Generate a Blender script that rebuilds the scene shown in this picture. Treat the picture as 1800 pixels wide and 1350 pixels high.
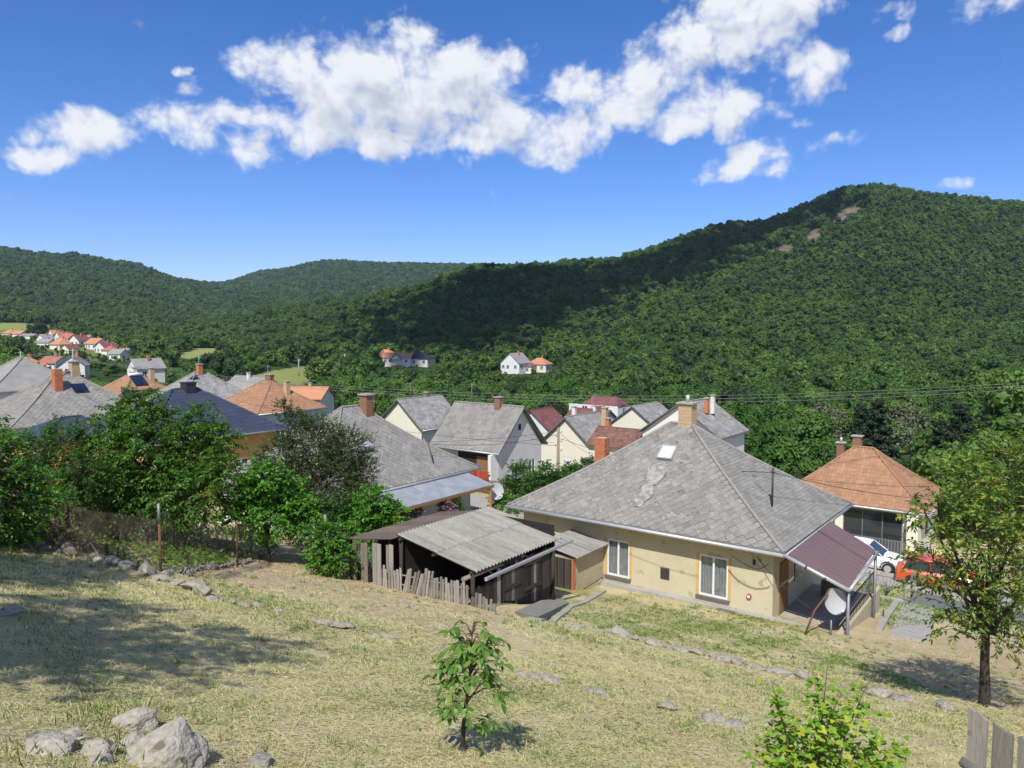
import bpy, bmesh, math, random
import numpy as np
from mathutils import Vector, Matrix, noise as mnoise

# ------------------------------------------------------------------ clean
for o in list(bpy.data.objects):
    bpy.data.objects.remove(o, do_unlink=True)
scene = bpy.context.scene
COL = scene.collection
R = math.radians

# ------------------------------------------------------------------ camera
PITCH = math.atan(100 / 1350)
cam_d = bpy.data.cameras.new('camera')
cam = bpy.data.objects.new('camera', cam_d)
COL.objects.link(cam)
cam.location = (0, 0, 0)
cam.rotation_euler = (math.pi / 2 - PITCH, 0, 0)
cam_d.sensor_width = 36.0
cam_d.lens = 27.0
cam_d.clip_start = 0.1
cam_d.clip_end = 20000
scene.camera = cam

# ------------------------------------------------------------------ exposure
vs = scene.view_settings
vs.view_transform = 'Standard'
vs.look = 'None'
vs.exposure = 0.2
vs.gamma = 1.0
vs.use_curve_mapping = False

# ------------------------------------------------------------------ sun
SUN_EL = R(51.0)
SUN_H = Vector((-0.24, -0.97, 0)).normalized()          # horizontal direction towards the sun
TO_SUN = Vector((SUN_H.x * math.cos(SUN_EL), SUN_H.y * math.cos(SUN_EL), math.sin(SUN_EL)))
sd = bpy.data.lights.new('sun', 'SUN')
sd.energy = 4.8
sd.angle = R(0.53)
sd.color = (1.0, 0.955, 0.88)
sun = bpy.data.objects.new('sun', sd)
COL.objects.link(sun)
sun.rotation_euler = TO_SUN.to_track_quat('Z', 'Y').to_euler()
sun.location = (0, 0, 50)

# ------------------------------------------------------------------ world: Nishita sky with cumulus clouds
world = bpy.data.worlds.new('World')
scene.world = world
world.use_nodes = True
wn, wl = world.node_tree.nodes, world.node_tree.links
wn.clear()

def nd(nt, typ, **kw):
    n = nt.nodes.new(typ)
    for k, v in kw.items():
        setattr(n, k, v)
    return n

def math_n(nt, op, a, b=None, c=None, clamp=False):
    n = nt.nodes.new('ShaderNodeMath')
    n.operation = op
    n.use_clamp = clamp
    for i, x in enumerate((a, b, c)):
        if x is None:
            continue
        if isinstance(x, (int, float)):
            n.inputs[i].default_value = x
        else:
            nt.links.new(x, n.inputs[i])
    return n.outputs[0]

def azel(u, v):
    cx, cy = (u - 900) / 1350, (675 - v) / 1350
    y = math.cos(PITCH) + math.sin(PITCH) * cy
    z = -math.sin(PITCH) + math.cos(PITCH) * cy
    return math.atan2(cx, y), math.atan2(z, math.hypot(cx, y))

# cumulus banks: centre and half-extent (photo pixels, turned into azimuth / elevation), weight
BANKS = [(690, 165, 240, 88, 1.1), (722, 85, 75, 62, .95), (530, 125, 85, 75, .95), (850, 125, 85, 72, .9),
         (690, 225, 270, 50, 1.0), (540, 225, 120, 45, .95), (890, 235, 130, 58, 1.0), (950, 272, 75, 30, .85),
         (150, 232, 112, 44, .92), (58, 272, 62, 30, .85), (215, 245, 60, 34, .8), (310, 215, 88, 48, .92), (388, 196, 34, 32, .8),
         (440, 265, 75, 38, .82), (380, 250, 70, 34, .75), (1060, 175, 130, 60, 1.0), (1000, 230, 110, 48, .9), (1170, 140, 130, 66, 1.0), (1270, 75, 150, 95, 1.0),
         (1330, 15, 150, 62, .95), (1400, 120, 90, 58, .85), (1290, 185, 110, 48, .85), (1450, 140, 46, 22, .72),
         (1110, 85, 52, 24, .72), (1195, 216, 62, 24, .8), (1325, 280, 105, 42, .95), (1262, 312, 46, 18, .75),
         (1490, 236, 56, 20, .75), (1745, 4, 80, 30, .85), (1572, 30, 56, 24, .7), (1578, 66, 36, 16, .66), (1672, 338, 34, 13, .8),
         (1398, 207, 22, 12, .64), (1275, 232, 42, 20, .62), (325, 126, 22, 10, .58), (350, 163, 34, 12, .6)]

def cloud_group(banks, det):
    g = bpy.data.node_groups.new('cloud_density', 'ShaderNodeTree')
    g.interface.new_socket('Vector', in_out='INPUT', socket_type='NodeSocketVector')
    g.interface.new_socket('Density', in_out='OUTPUT', socket_type='NodeSocketFloat')
    gi, go = g.nodes.new('NodeGroupInput'), g.nodes.new('NodeGroupOutput')
    # domain warp
    wv = nd(g, 'ShaderNodeTexNoise', noise_dimensions='2D'); wv.inputs['Scale'].default_value = 9; wv.inputs['Detail'].default_value = 5
    g.links.new(gi.outputs[0], wv.inputs['Vector'])
    sub = nd(g, 'ShaderNodeVectorMath', operation='SUBTRACT'); g.links.new(wv.outputs['Color'], sub.inputs[0]); sub.inputs[1].default_value = (.5, .5, .5)
    scl = nd(g, 'ShaderNodeVectorMath', operation='MULTIPLY'); g.links.new(sub.outputs[0], scl.inputs[0]); scl.inputs[1].default_value = (.07, .045, 0)
    add = nd(g, 'ShaderNodeVectorMath', operation='ADD'); g.links.new(gi.outputs[0], add.inputs[0]); g.links.new(scl.outputs[0], add.inputs[1])
    sep = nd(g, 'ShaderNodeSeparateXYZ'); g.links.new(add.outputs[0], sep.inputs[0])
    best = None
    for (u, v, rx, ry, w) in banks:
        a, e = azel(u, v)
        a2, _ = azel(u + rx, v)
        _, e2 = azel(u, v - ry)
        sx, sy = 1 / max(abs(a2 - a), 1e-4), 1 / max(abs(e2 - e), 1e-4)
        dx = math_n(g, 'MULTIPLY', math_n(g, 'SUBTRACT', sep.outputs[0], a), sx)
        dy = math_n(g, 'MULTIPLY', math_n(g, 'SUBTRACT', sep.outputs[1], e), sy)
        d2 = math_n(g, 'MULTIPLY_ADD', dx, dx, math_n(g, 'MULTIPLY', dy, dy))
        k = math_n(g, 'MULTIPLY_ADD', d2, -.5 * w, w)       # w at the centre, w/2 on the rim
        best = k if best is None else math_n(g, 'SMOOTH_MAX', best, k, .12)
    # scattered fair-weather clouds over the rest of the sky (behind and beside the view)
    n0 = nd(g, 'ShaderNodeTexNoise', noise_dimensions='2D'); n0.inputs['Scale'].default_value = 2.4; n0.inputs['Detail'].default_value = 2
    g.links.new(gi.outputs[0], n0.inputs['Vector'])
    away = math_n(g, 'MULTIPLY_ADD', math_n(g, 'ABSOLUTE', sep.outputs[0]), 2.2, -1.7, clamp=True)
    rest = math_n(g, 'MULTIPLY', math_n(g, 'MULTIPLY_ADD', n0.outputs[0], 2.2, -.62), away)
    best = math_n(g, 'MAXIMUM', best, rest)
    mp = nd(g, 'ShaderNodeVectorMath', operation='MULTIPLY'); mp.inputs[1].default_value = (1, 1.35, 1)
    g.links.new(gi.outputs[0], mp.inputs[0])
    n1 = nd(g, 'ShaderNodeTexNoise', noise_dimensions='2D'); n1.inputs['Scale'].default_value = 13; n1.inputs['Detail'].default_value = det; n1.inputs['Roughness'].default_value = .6; n1.inputs['Distortion'].default_value = .25
    g.links.new(mp.outputs[0], n1.inputs['Vector'])
    vo = nd(g, 'ShaderNodeTexVoronoi', feature='F1', voronoi_dimensions='2D'); vo.inputs['Scale'].default_value = 20; vo.inputs['Detail'].default_value = 2.0; vo.inputs['Roughness'].default_value = .55; vo.inputs['Lacunarity'].default_value = 2.3
    wv2 = nd(g, 'ShaderNodeVectorMath', operation='MULTIPLY_ADD'); g.links.new(sub.outputs[0], wv2.inputs[0]); wv2.inputs[1].default_value = (.05, .05, .05); g.links.new(gi.outputs[0], wv2.inputs[2])
    g.links.new(wv2.outputs[0], vo.inputs['Vector'])
    f = math_n(g, 'MULTIPLY_ADD', n1.outputs[0], 1.5, -.67)
    puff = math_n(g, 'MULTIPLY_ADD', vo.outputs['Distance'], -.5, .27)
    out = math_n(g, 'ADD', math_n(g, 'ADD', math_n(g, 'MAXIMUM', best, -1.0), f), puff)
    g.links.new(out, go.inputs[0])
    return g

def build_world():
    nt = world.node_tree
    tc = nd(nt, 'ShaderNodeTexCoord')
    sky = nd(nt, 'ShaderNodeTexSky', sky_type='NISHITA')
    sky.sun_disc = False
    sky.sun_elevation = SUN_EL
    sky.sun_rotation = math.atan2(SUN_H.x, SUN_H.y)
    sky.altitude = 300
    sky.air_density = 0.8
    sky.dust_density = 0.0
    sky.ozone_density = 5.0
    hs = nd(nt, 'ShaderNodeHueSaturation')
    hs.inputs['Saturation'].default_value = 1.22
    nt.links.new(sky.outputs[0], hs.inputs['Color'])
    sx = nd(nt, 'ShaderNodeSeparateXYZ'); nt.links.new(tc.outputs['Generated'], sx.inputs[0])
    az = math_n(nt, 'ARCTAN2', sx.outputs[0], sx.outputs[1])
    el = math_n(nt, 'ARCSINE', sx.outputs[2])
    cb = nd(nt, 'ShaderNodeCombineXYZ'); nt.links.new(az, cb.inputs[0]); nt.links.new(el, cb.inputs[1])
    g = cloud_group(BANKS, 8)
    g2 = cloud_group([b for b in BANKS if b[2] * b[3] > 4600], 3)
    d0 = nd(nt, 'ShaderNodeGroup'); d0.node_tree = g
    nt.links.new(cb.outputs[0], d0.inputs[0])
    up = nd(nt, 'ShaderNodeVectorMath', operation='ADD'); up.inputs[1].default_value = (-.012, .030, 0)
    nt.links.new(cb.outputs[0], up.inputs[0])
    d1 = nd(nt, 'ShaderNodeGroup'); d1.node_tree = g2
    nt.links.new(up.outputs[0], d1.inputs[0])
    al = nd(nt, 'ShaderNodeMapRange', interpolation_type='SMOOTHSTEP')
    al.inputs['From Min'].default_value = .34; al.inputs['From Max'].default_value = .98
    nt.links.new(d0.outputs[0], al.inputs['Value'])
    # thick cloud above a point keeps the sun off it: grey bases, white tops
    occ = nd(nt, 'ShaderNodeMapRange', interpolation_type='SMOOTHSTEP')
    occ.inputs['From Min'].default_value = .55; occ.inputs['From Max'].default_value = 1.5
    nt.links.new(d1.outputs[0], occ.inputs['Value'])
    cr = nd(nt, 'ShaderNodeMixRGB'); cr.inputs['Color1'].default_value = (8.5, 8.65, 9.0, 1); cr.inputs['Color2'].default_value = (4.5, 5.05, 6.2, 1)
    nt.links.new(occ.outputs[0], cr.inputs['Fac'])
    mx = nd(nt, 'ShaderNodeMixRGB')
    nt.links.new(math_n(nt, 'MULTIPLY', al.outputs[0], .96), mx.inputs['Fac'])
    tint = nd(nt, 'ShaderNodeMixRGB', blend_type='MULTIPLY'); tint.inputs[0].default_value = 1; tint.inputs[2].default_value = (1.46, 1.24, 1.43, 1)
    nt.links.new(hs.outputs[0], tint.inputs[1])
    nt.links.new(tint.outputs[0], mx.inputs['Color1']); nt.links.new(cr.outputs[0], mx.inputs['Color2'])
    bg = nd(nt, 'ShaderNodeBackground'); bg.inputs['Strength'].default_value = 0.097
    nt.links.new(mx.outputs[0], bg.inputs['Color'])
    out = nd(nt, 'ShaderNodeOutputWorld')
    nt.links.new(bg.outputs[0], out.inputs['Surface'])
build_world()
world.cycles.sampling_method = 'MANUAL'
world.cycles.sample_map_resolution = 512
scene.render.engine = 'CYCLES'
scene.cycles.max_bounces = 5
scene.cycles.diffuse_bounces = 3
scene.cycles.glossy_bounces = 2
scene.cycles.transmission_bounces = 3
scene.cycles.transparent_max_bounces = 8
scene.cycles.volume_bounces = 0
scene.cycles.use_denoising = True

# ------------------------------------------------------------------ helpers
def P(u, v, Y):
    cx, cy = (u - 900) / 1350, (675 - v) / 1350
    y = math.cos(PITCH) + math.sin(PITCH) * cy
    z = -math.sin(PITCH) + math.cos(PITCH) * cy
    return Vector((cx / y * Y, Y, z / y * Y))

def tag(o, label=None, cat=None, group=None, kind=None):
    if label: o['label'] = label
    if cat: o['category'] = cat
    if group: o['group'] = group
    if kind: o['kind'] = kind
    return o

def link(name, data, parent=None, loc=(0, 0, 0), rot=(0, 0, 0), scale=None):
    o = bpy.data.objects.new(name, data)
    COL.objects.link(o)
    o.parent = parent
    o.location = loc
    o.rotation_euler = rot
    if scale is not None:
        o.scale = scale if hasattr(scale, '__len__') else (scale,) * 3
    return o

def empty(name, loc=(0, 0, 0), rz=0.0, parent=None):
    o = link(name, None, parent, loc, (0, 0, rz))
    o.empty_display_size = .2
    return o

class MB:
    """collects polygons with a tone per face, builds one mesh"""
    def __init__(s):
        s.v, s.f, s.t, s.sm = [], [], [], []
    def poly(s, pts, tone=.5, smooth=False):
        i = len(s.v)
        s.v.extend([tuple(p) for p in pts])
        s.f.append(tuple(range(i, i + len(pts)))); s.t.append(tone); s.sm.append(smooth)
    def box(s, c, size, M=None, tone=.5):
        hx, hy, hz = size[0] / 2, size[1] / 2, size[2] / 2
        pts = [Vector((sx * hx, sy * hy, sz * hz)) for sz in (-1, 1) for sy in (-1, 1) for sx in (-1, 1)]
        if M is not None:
            pts = [M @ p for p in pts]
        i = len(s.v)
        s.v.extend([(p.x + c[0], p.y + c[1], p.z + c[2]) for p in pts])
        for f in ((0, 2, 3, 1), (4, 5, 7, 6), (0, 1, 5, 4), (2, 6, 7, 3), (0, 4, 6, 2), (1, 3, 7, 5)):
            s.f.append(tuple(i + k for k in f)); s.t.append(tone); s.sm.append(False)
        return s
    def bb(s, x0, x1, y0, y1, z0, z1, tone=.5):
        return s.box(((x0 + x1) / 2, (y0 + y1) / 2, (z0 + z1) / 2), (x1 - x0, y1 - y0, z1 - z0), None, tone)
    def tube(s, pts, rad, n=6, tone=.5, smooth=True, cap=True):
        pts = [Vector(p) for p in pts]
        if not hasattr(rad, '__len__'):
            rad = [rad] * len(pts)
        base = len(s.v)
        up = Vector((0, 0, 1))
        for k, p in enumerate(pts):
            d = (pts[min(k + 1, len(pts) - 1)] - pts[max(k - 1, 0)])
            d = d.normalized() if d.length > 1e-9 else Vector((0, 0, 1))
            ref = up if abs(d.z) < .95 else Vector((1, 0, 0))
            a = d.cross(ref).normalized(); b = d.cross(a).normalized()
            for j in range(n):
                t = 2 * math.pi * j / n
                q = p + a * (math.cos(t) * rad[k]) + b * (math.sin(t) * rad[k])
                s.v.append((q.x, q.y, q.z))
        for k in range(len(pts) - 1):
            for j in range(n):
                s.f.append((base + k * n + j, base + k * n + (j + 1) % n, base + (k + 1) * n + (j + 1) % n, base + (k + 1) * n + j))
                s.t.append(tone); s.sm.append(smooth)
        if cap:
            s.f.append(tuple(base + j for j in range(n))); s.t.append(tone); s.sm.append(False)
            s.f.append(tuple(base + (len(pts) - 1) * n + j for j in reversed(range(n)))); s.t.append(tone); s.sm.append(False)
        return s
    def mesh(s, name):
        me = bpy.data.meshes.new(name)
        me.from_pydata(s.v, [], s.f)
        at = me.attributes.new('tone', 'FLOAT', 'FACE')
        at.data.foreach_set('value', s.t)
        me.polygons.foreach_set('use_smooth', s.sm)
        return me
    def build(s, name, mat, parent=None, loc=(0, 0, 0), rot=(0, 0, 0), fix=True):
        me = s.mesh(name)
        if fix:
            bm = bmesh.new(); bm.from_mesh(me)
            bmesh.ops.recalc_face_normals(bm, faces=bm.faces)
            bm.to_mesh(me); bm.free()
        if mat: me.materials.append(mat)
        return link(name, me, parent, loc, rot)

def mesh_np(name, V, F, tone, mat, smooth=False):
    """big mesh from arrays: V (n,3), F (m,k), tone (m)"""
    me = bpy.data.meshes.new(name)
    V = np.ascontiguousarray(V, dtype=np.float32); F = np.ascontiguousarray(F, dtype=np.int32)
    m, k = F.shape
    me.vertices.add(len(V)); me.vertices.foreach_set('co', V.ravel())
    me.loops.add(m * k); me.loops.foreach_set('vertex_index', F.ravel())
    me.polygons.add(m); me.polygons.foreach_set('loop_start', np.arange(0, m * k, k, dtype=np.int32))
    if smooth:
        me.polygons.foreach_set('use_smooth', np.ones(m, dtype=bool))
    me.update(calc_edges=True)
    at = me.attributes.new('tone', 'FLOAT', 'FACE')
    at.data.foreach_set('value', np.asarray(tone, dtype=np.float32))
    if mat: me.materials.append(mat)
    return me

# ------------------------------------------------------------------ materials
def new_mat(name):
    m = bpy.data.materials.new(name); m.use_nodes = True
    nt = m.node_tree; nt.nodes.clear()
    out = nd(nt, 'ShaderNodeOutputMaterial')
    return m, nt, out

def ramp(nt, fac, stops):
    n = nd(nt, 'ShaderNodeValToRGB')
    el = n.color_ramp.elements
    while len(el) < len(stops): el.new(.5)
    for e, (p, c) in zip(el, stops):
        e.position = p; e.color = (*c, 1)
    if fac is not None: nt.links.new(fac, n.inputs[0])
    return n.outputs[0]

def noise_n(nt, scale, detail=4, rough=.55, coord='Object', dist=0.0, stretch=None):
    tc = nd(nt, 'ShaderNodeTexCoord')
    n = nd(nt, 'ShaderNodeTexNoise')
    n.inputs['Scale'].default_value = scale; n.inputs['Detail'].default_value = detail
    n.inputs['Roughness'].default_value = rough; n.inputs['Distortion'].default_value = dist
    src = tc.outputs[coord]
    if coord == 'Object':           # alike pieces must not repeat the same marks
        oi = nd(nt, 'ShaderNodeObjectInfo'); of = nd(nt, 'ShaderNodeVectorMath', operation='SCALE'); of.inputs[0].default_value = (31.7, 47.3, 23.9)
        nt.links.new(oi.outputs['Random'], of.inputs['Scale'])
        ad = nd(nt, 'ShaderNodeVectorMath', operation='ADD'); nt.links.new(src, ad.inputs[0]); nt.links.new(of.outputs[0], ad.inputs[1]); src = ad.outputs[0]
    if stretch:
        m = nd(nt, 'ShaderNodeVectorMath', operation='MULTIPLY'); m.inputs[1].default_value = stretch
        nt.links.new(src, m.inputs[0]); src = m.outputs[0]
    nt.links.new(src, n.inputs['Vector'])
    return n.outputs[0]

def mixc(nt, fac, a, b, typ='MIX'):
    n = nd(nt, 'ShaderNodeMixRGB', blend_type=typ)
    for i, x in enumerate((fac, a, b)):
        if isinstance(x, (int, float)): n.inputs[i].default_value = x
        elif isinstance(x, tuple): n.inputs[i].default_value = (*x[:3], 1)
        else: nt.links.new(x, n.inputs[i])
    return n.outputs[0]

def attr(nt, name='tone'):
    a = nd(nt, 'ShaderNodeAttribute'); a.attribute_name = name
    return a.outputs['Fac']

def principled(nt, out, col, rough=.8, bump=None, bump_s=.3, bump_d=.02, metal=0.0, spec=.35):
    b = nd(nt, 'ShaderNodeBsdfPrincipled')
    if isinstance(col, tuple): b.inputs['Base Color'].default_value = (*col[:3], 1)
    else: nt.links.new(col, b.inputs['Base Color'])
    if isinstance(rough, (int, float)): b.inputs['Roughness'].default_value = rough
    else: nt.links.new(rough, b.inputs['Roughness'])
    b.inputs['Metallic'].default_value = metal
    b.inputs['Specular IOR Level'].default_value = spec
    if bump is not None:
        bn = nd(nt, 'ShaderNodeBump'); bn.inputs['Strength'].default_value = bump_s; bn.inputs['Distance'].default_value = bump_d
        nt.links.new(bump, bn.inputs['Height']); nt.links.new(bn.outputs[0], b.inputs['Normal'])
    nt.links.new(b.outputs[0], out.inputs['Surface'])
    return b

def M_rough(name, c0, c1, scale=6, c_spot=None, spot_scale=25, spot=.62, rough=.85, bump_s=.25, bump_d=.02, tone_amt=.35, stretch=None, coord='Object', metal=0.0, spec=.3, fine=60):
    """weathered surface: two-colour mottling, optional spots, tone attribute shifts brightness per piece"""
    m, nt, out = new_mat(name)
    n1 = noise_n(nt, scale, 5, .6, coord, .4, stretch)
    c = ramp(nt, n1, [(.3, c0), (.7, c1)])
    n2 = noise_n(nt, fine, 3, .6, coord, 0, stretch)
    c = mixc(nt, .35, c, ramp(nt, n2, [(.25, tuple(x * .55 for x in c0)), (.75, tuple(min(1, x * 1.35) for x in c1))]))
    if c_spot is not None:
        n3 = noise_n(nt, spot_scale, 3, .5, coord)
        c = mixc(nt, ramp(nt, n3, [(spot, (0, 0, 0)), (spot + .06, (1, 1, 1))]), c, c_spot)
    if tone_amt:
        t = attr(nt)
        f = math_n(nt, 'MULTIPLY_ADD', t, 2 * tone_amt, 1 - tone_amt)
        cb = nd(nt, 'ShaderNodeCombineXYZ')
        for i in range(3): nt.links.new(f, cb.inputs[i])
        c = mixc(nt, 1.0, c, cb.outputs[0], 'MULTIPLY')
    principled(nt, out, c, rough, n2, bump_s, bump_d, metal, spec)
    return m

def M_leaf(name, cols, transl=.3, rough=.45, by_object=False, amount=.25):
    """foliage: colour from the tone attribute through a ramp; translucent"""
    m, nt, out = new_mat(name)
    t = attr(nt)
    if by_object:
        oi = nd(nt, 'ShaderNodeObjectInfo')
        pn = nd(nt, 'ShaderNodeTexNoise'); pn.inputs['Scale'].default_value = .022; pn.inputs['Detail'].default_value = 3
        nt.links.new(oi.outputs['Location'], pn.inputs['Vector'])
        t = math_n(nt, 'ADD', t, math_n(nt, 'MULTIPLY_ADD', pn.outputs[0], 1.5, -.75))
        t = math_n(nt, 'ADD', math_n(nt, 'MULTIPLY', t, 1 - amount), math_n(nt, 'MULTIPLY', oi.outputs['Random'], amount))
    k = len(cols)
    c = ramp(nt, t, [(i / (k - 1), cc) for i, cc in enumerate(cols)])
    b = nd(nt, 'ShaderNodeBsdfPrincipled'); nt.links.new(c, b.inputs['Base Color'])
    b.inputs['Roughness'].default_value = rough; b.inputs['Specular IOR Level'].default_value = .35
    tr = nd(nt, 'ShaderNodeBsdfTranslucent')
    nt.links.new(mixc(nt, .5, c, (.28, .42, .03)), tr.inputs['Color'])
    mx = nd(nt, 'ShaderNodeMixShader'); mx.inputs[0].default_value = transl
    nt.links.new(b.outputs[0], mx.inputs[1]); nt.links.new(tr.outputs[0], mx.inputs[2])
    nt.links.new(mx.outputs[0], out.inputs['Surface'])
    return m

MAT = {}
def mats():
    MAT['slate'] = M_rough('slate_roof', (.165, .158, .146), (.285, .275, .252), 1.1, (.47, .44, .37), 13, .655, .9, .3, .02, .17, fine=22)
    MAT['slate_dark'] = M_rough('slate_underlay', (.13, .127, .12), (.2, .195, .185), 2, None, rough=.95, tone_amt=0)
    MAT['slate_far'] = M_rough('slate_far', (.20, .196, .186), (.31, .303, .285), .8, (.48, .47, .43), 6, .7, .9, .2, .02, .3, fine=12)
    MAT['cap'] = M_rough('ridge_cap', (.21, .20, .185), (.31, .30, .275), 5, rough=.9, tone_amt=.2)
    MAT['orange'] = M_rough('clay_tile', (.27, .140, .078), (.385, .215, .125), 1.2, (.22, .15, .10), 14, .66, .8, .2, .02, .16, fine=30)
    MAT['orange_far'] = M_rough('clay_tile_far', (.42, .185, .095), (.52, .255, .145), .5, None, rough=.85, tone_amt=.25)
    MAT['red_far'] = M_rough('red_tile_far', (.30, .11, .08), (.40, .17, .12), .5, None, rough=.85, tone_amt=.25)
    MAT['brown'] = M_rough('brown_tile', (.14, .075, .055), (.22, .12, .09), 1.5, None, rough=.75, tone_amt=.35)
    MAT['burgundy'] = M_rough('burgundy_tile', (.15, .06, .058), (.22, .09, .085), .8, None, rough=.7, tone_amt=.3)
    MAT['blue'] = M_rough('blue_metal_tile', (.055, .068, .105), (.075, .09, .13), 1.0, None, rough=.38, bump_s=.05, tone_amt=.12, metal=.25, spec=.5)
    MAT['anthracite'] = M_rough('anthracite_metal', (.03, .033, .04), (.05, .055, .065), 3, None, rough=.45, tone_amt=.1, metal=.3)
    MAT['asbestos'] = M_rough('corrugated_sheet', (.16, .15, .132), (.33, .315, .285), 1.0, None, rough=.92, bump_s=.3, bump_d=.01, tone_amt=.5, fine=16, stretch=(3.2, .25, 1))
    MAT['yellow_wall'] = M_rough('yellow_plaster', (.50, .44, .295), (.61, .55, .385), .9, (.42, .36, .24), 2.2, .62, .95, .5, .012, 0, fine=28)
    MAT['trim_orange'] = M_rough('ochre_band', (.56, .36, .11), (.63, .43, .16), 3, None, rough=.9, tone_amt=0)
    MAT['beige_wall'] = M_rough('beige_plaster', (.40, .34, .23), (.50, .43, .30), 1.5, (.33, .28, .2), 4, .64, .95, .35, .012, 0, fine=30)
    MAT['white_wall'] = M_rough('white_plaster', (.66, .65, .62), (.74, .73, .70), .9, None, rough=.95, bump_s=.15, tone_amt=0)
    MAT['grey_wall'] = M_rough('grey_plaster', (.50, .50, .49), (.58, .58, .565), .7, (.44, .44, .43), 3, .68, .95, .2, .02, 0)
    MAT['cream_wall'] = M_rough('cream_plaster', (.72, .66, .52), (.78, .73, .60), .8, (.62, .56, .42), 3, .70, .95, .15, .02, 0)
    MAT['tan_wall'] = M_rough('tan_plaster', (.55, .30, .10), (.62, .36, .14), .8, None, rough=.95, tone_amt=0)
    MAT['concrete'] = M_rough('concrete', (.30, .285, .25), (.42, .40, .36), 2.2, (.22, .2, .17), 7, .64, .95, .35, .02, .3)
    MAT['asphalt'] = M_rough('road_surface', (.30, .275, .235), (.40, .37, .32), 1.2, (.24, .22, .18), 3, .66, .95, .2, .02, 0)
    MAT['stone'] = M_rough('field_stone', (.25, .23, .19), (.42, .39, .33), 2.4, (.15, .135, .105), 6, .58, .95, .6, .03, .3, fine=24)
    MAT['stone_dark'] = M_rough('dark_stone', (.16, .155, .14), (.30, .29, .26), 4, None, rough=.95, bump_s=.5, tone_amt=.4)
    MAT['grey_wood'] = M_rough('weathered_board', (.17, .155, .135), (.30, .28, .245), 3.0, (.13, .115, .10), 6, .68, .92, .4, .01, .45, stretch=(7, 7, .55), fine=26)
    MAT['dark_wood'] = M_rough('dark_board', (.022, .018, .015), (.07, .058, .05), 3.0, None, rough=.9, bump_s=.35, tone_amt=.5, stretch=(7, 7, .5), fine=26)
    MAT['brown_wood'] = M_rough('brown_board', (.20, .105, .045), (.30, .17, .08), 3.0, None, rough=.85, tone_amt=.3, stretch=(6, 6, .5))
    MAT['orange_wood'] = M_rough('varnished_post', (.42, .19, .05), (.52, .26, .08), 3.0, None, rough=.6, tone_amt=.2, stretch=(6, 6, .5))
    MAT['red_wood'] = M_rough('red_painted_wood', (.34, .055, .03), (.44, .085, .045), 2.0, None, rough=.7, tone_amt=.3)
    MAT['maroon_wood'] = M_rough('maroon_picket', (.12, .035, .022), (.19, .06, .04), 2.0, None, rough=.8, tone_amt=.45)
    MAT['rust'] = M_rough('rusty_iron', (.10, .05, .03), (.19, .09, .05), 9, None, rough=.85, tone_amt=.3)
    MAT['old_tin'] = M_rough('weathered_tin', (.11, .085, .068), (.18, .14, .115), 1.5, (.2, .1, .06), 4, .6, .85, .2, .01, .2)
    MAT['pole_wood'] = M_rough('pole_timber', (.20, .15, .11), (.30, .24, .18), 3, None, rough=.9, tone_amt=.2, stretch=(6, 6, .4))
    MAT['gutter'] = M_rough('zinc_gutter', (.46, .47, .48), (.58, .59, .60), 3, (.32, .3, .27), 7, .68, .45, .1, .01, .15, metal=.45)
    MAT['steel'] = M_rough('grey_steel', (.19, .20, .22), (.27, .28, .30), 4, None, rough=.5, tone_amt=.2, metal=.4)
    MAT['dark_steel'] = M_rough('dark_steel', (.045, .045, .05), (.08, .08, .085), 4, None, rough=.55, tone_amt=.2, metal=.3)
    MAT['porch_sheet'] = M_rough('burgundy_sheet', (.165, .105, .10), (.205, .13, .125), .7, None, rough=.5, bump_s=.08, tone_amt=.12, metal=.1, spec=.5)
    MAT['white_paint'] = M_rough('white_frame', (.74, .745, .75), (.80, .80, .80), 3, None, rough=.5, bump_s=.05, tone_amt=.1)
    MAT['grey_paint'] = M_rough('grey_sill', (.11, .11, .115), (.16, .16, .165), 4, None, rough=.7, tone_amt=.15)
    MAT['red_brick'] = M_rough('red_brick', (.42, .135, .055), (.56, .215, .10), 6, (.3, .12, .06), 14, .66, .92, .5, .01, .45)
    MAT['buff_brick'] = M_rough('buff_brick', (.42, .30, .17), (.56, .41, .25), 6, (.36, .2, .11), 10, .66, .92, .5, .01, .45)
    MAT['brown_brick'] = M_rough('brown_brick', (.22, .11, .07), (.32, .17, .11), 6, None, rough=.92, bump_s=.4, tone_amt=.45)
    MAT['vent'] = M_rough('vent_iron', (.06, .045, .042), (.09, .07, .065), 6, None, rough=.8, tone_amt=.3)
    MAT['mortar'] = M_rough('mortar', (.34, .31, .26), (.44, .41, .35), 9, None, rough=.95, tone_amt=0)
    MAT['bark'] = M_rough('bark', (.04, .032, .025), (.09, .072, .058), 6, (.14, .13, .11), 10, .7, .95, .7, .03, .2, stretch=(1, 1, .35))
    MAT['twig'] = M_rough('twig', (.10, .07, .045), (.18, .13, .085), 6, None, rough=.9, tone_amt=.3)
    MAT['wire'] = M_rough('cable', (.16, .16, .165), (.22, .22, .225), 2, None, rough=.5, tone_amt=0, metal=.5)
    MAT['dark_wire'] = M_rough('dark_cable', (.03, .03, .03), (.05, .05, .05), 2, None, rough=.6, tone_amt=0)
    MAT['white_wire'] = M_rough('pale_cable', (.3, .28, .25), (.4, .38, .34), 2, None, rough=.6, tone_amt=0)
    MAT['dish'] = M_rough('dish_paint', (.38, .39, .41), (.45, .46, .48), 3, None, rough=.45, bump_s=.02, tone_amt=0)
    MAT['net'] = M_rough('wire_net', (.055, .045, .035), (.12, .095, .07), 6, None, rough=.9, tone_amt=.3)
    MAT['dark'] = M_rough('dark_inside', (.02, .018, .016), (.035, .03, .028), 4, None, rough=.95, tone_amt=0)
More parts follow.
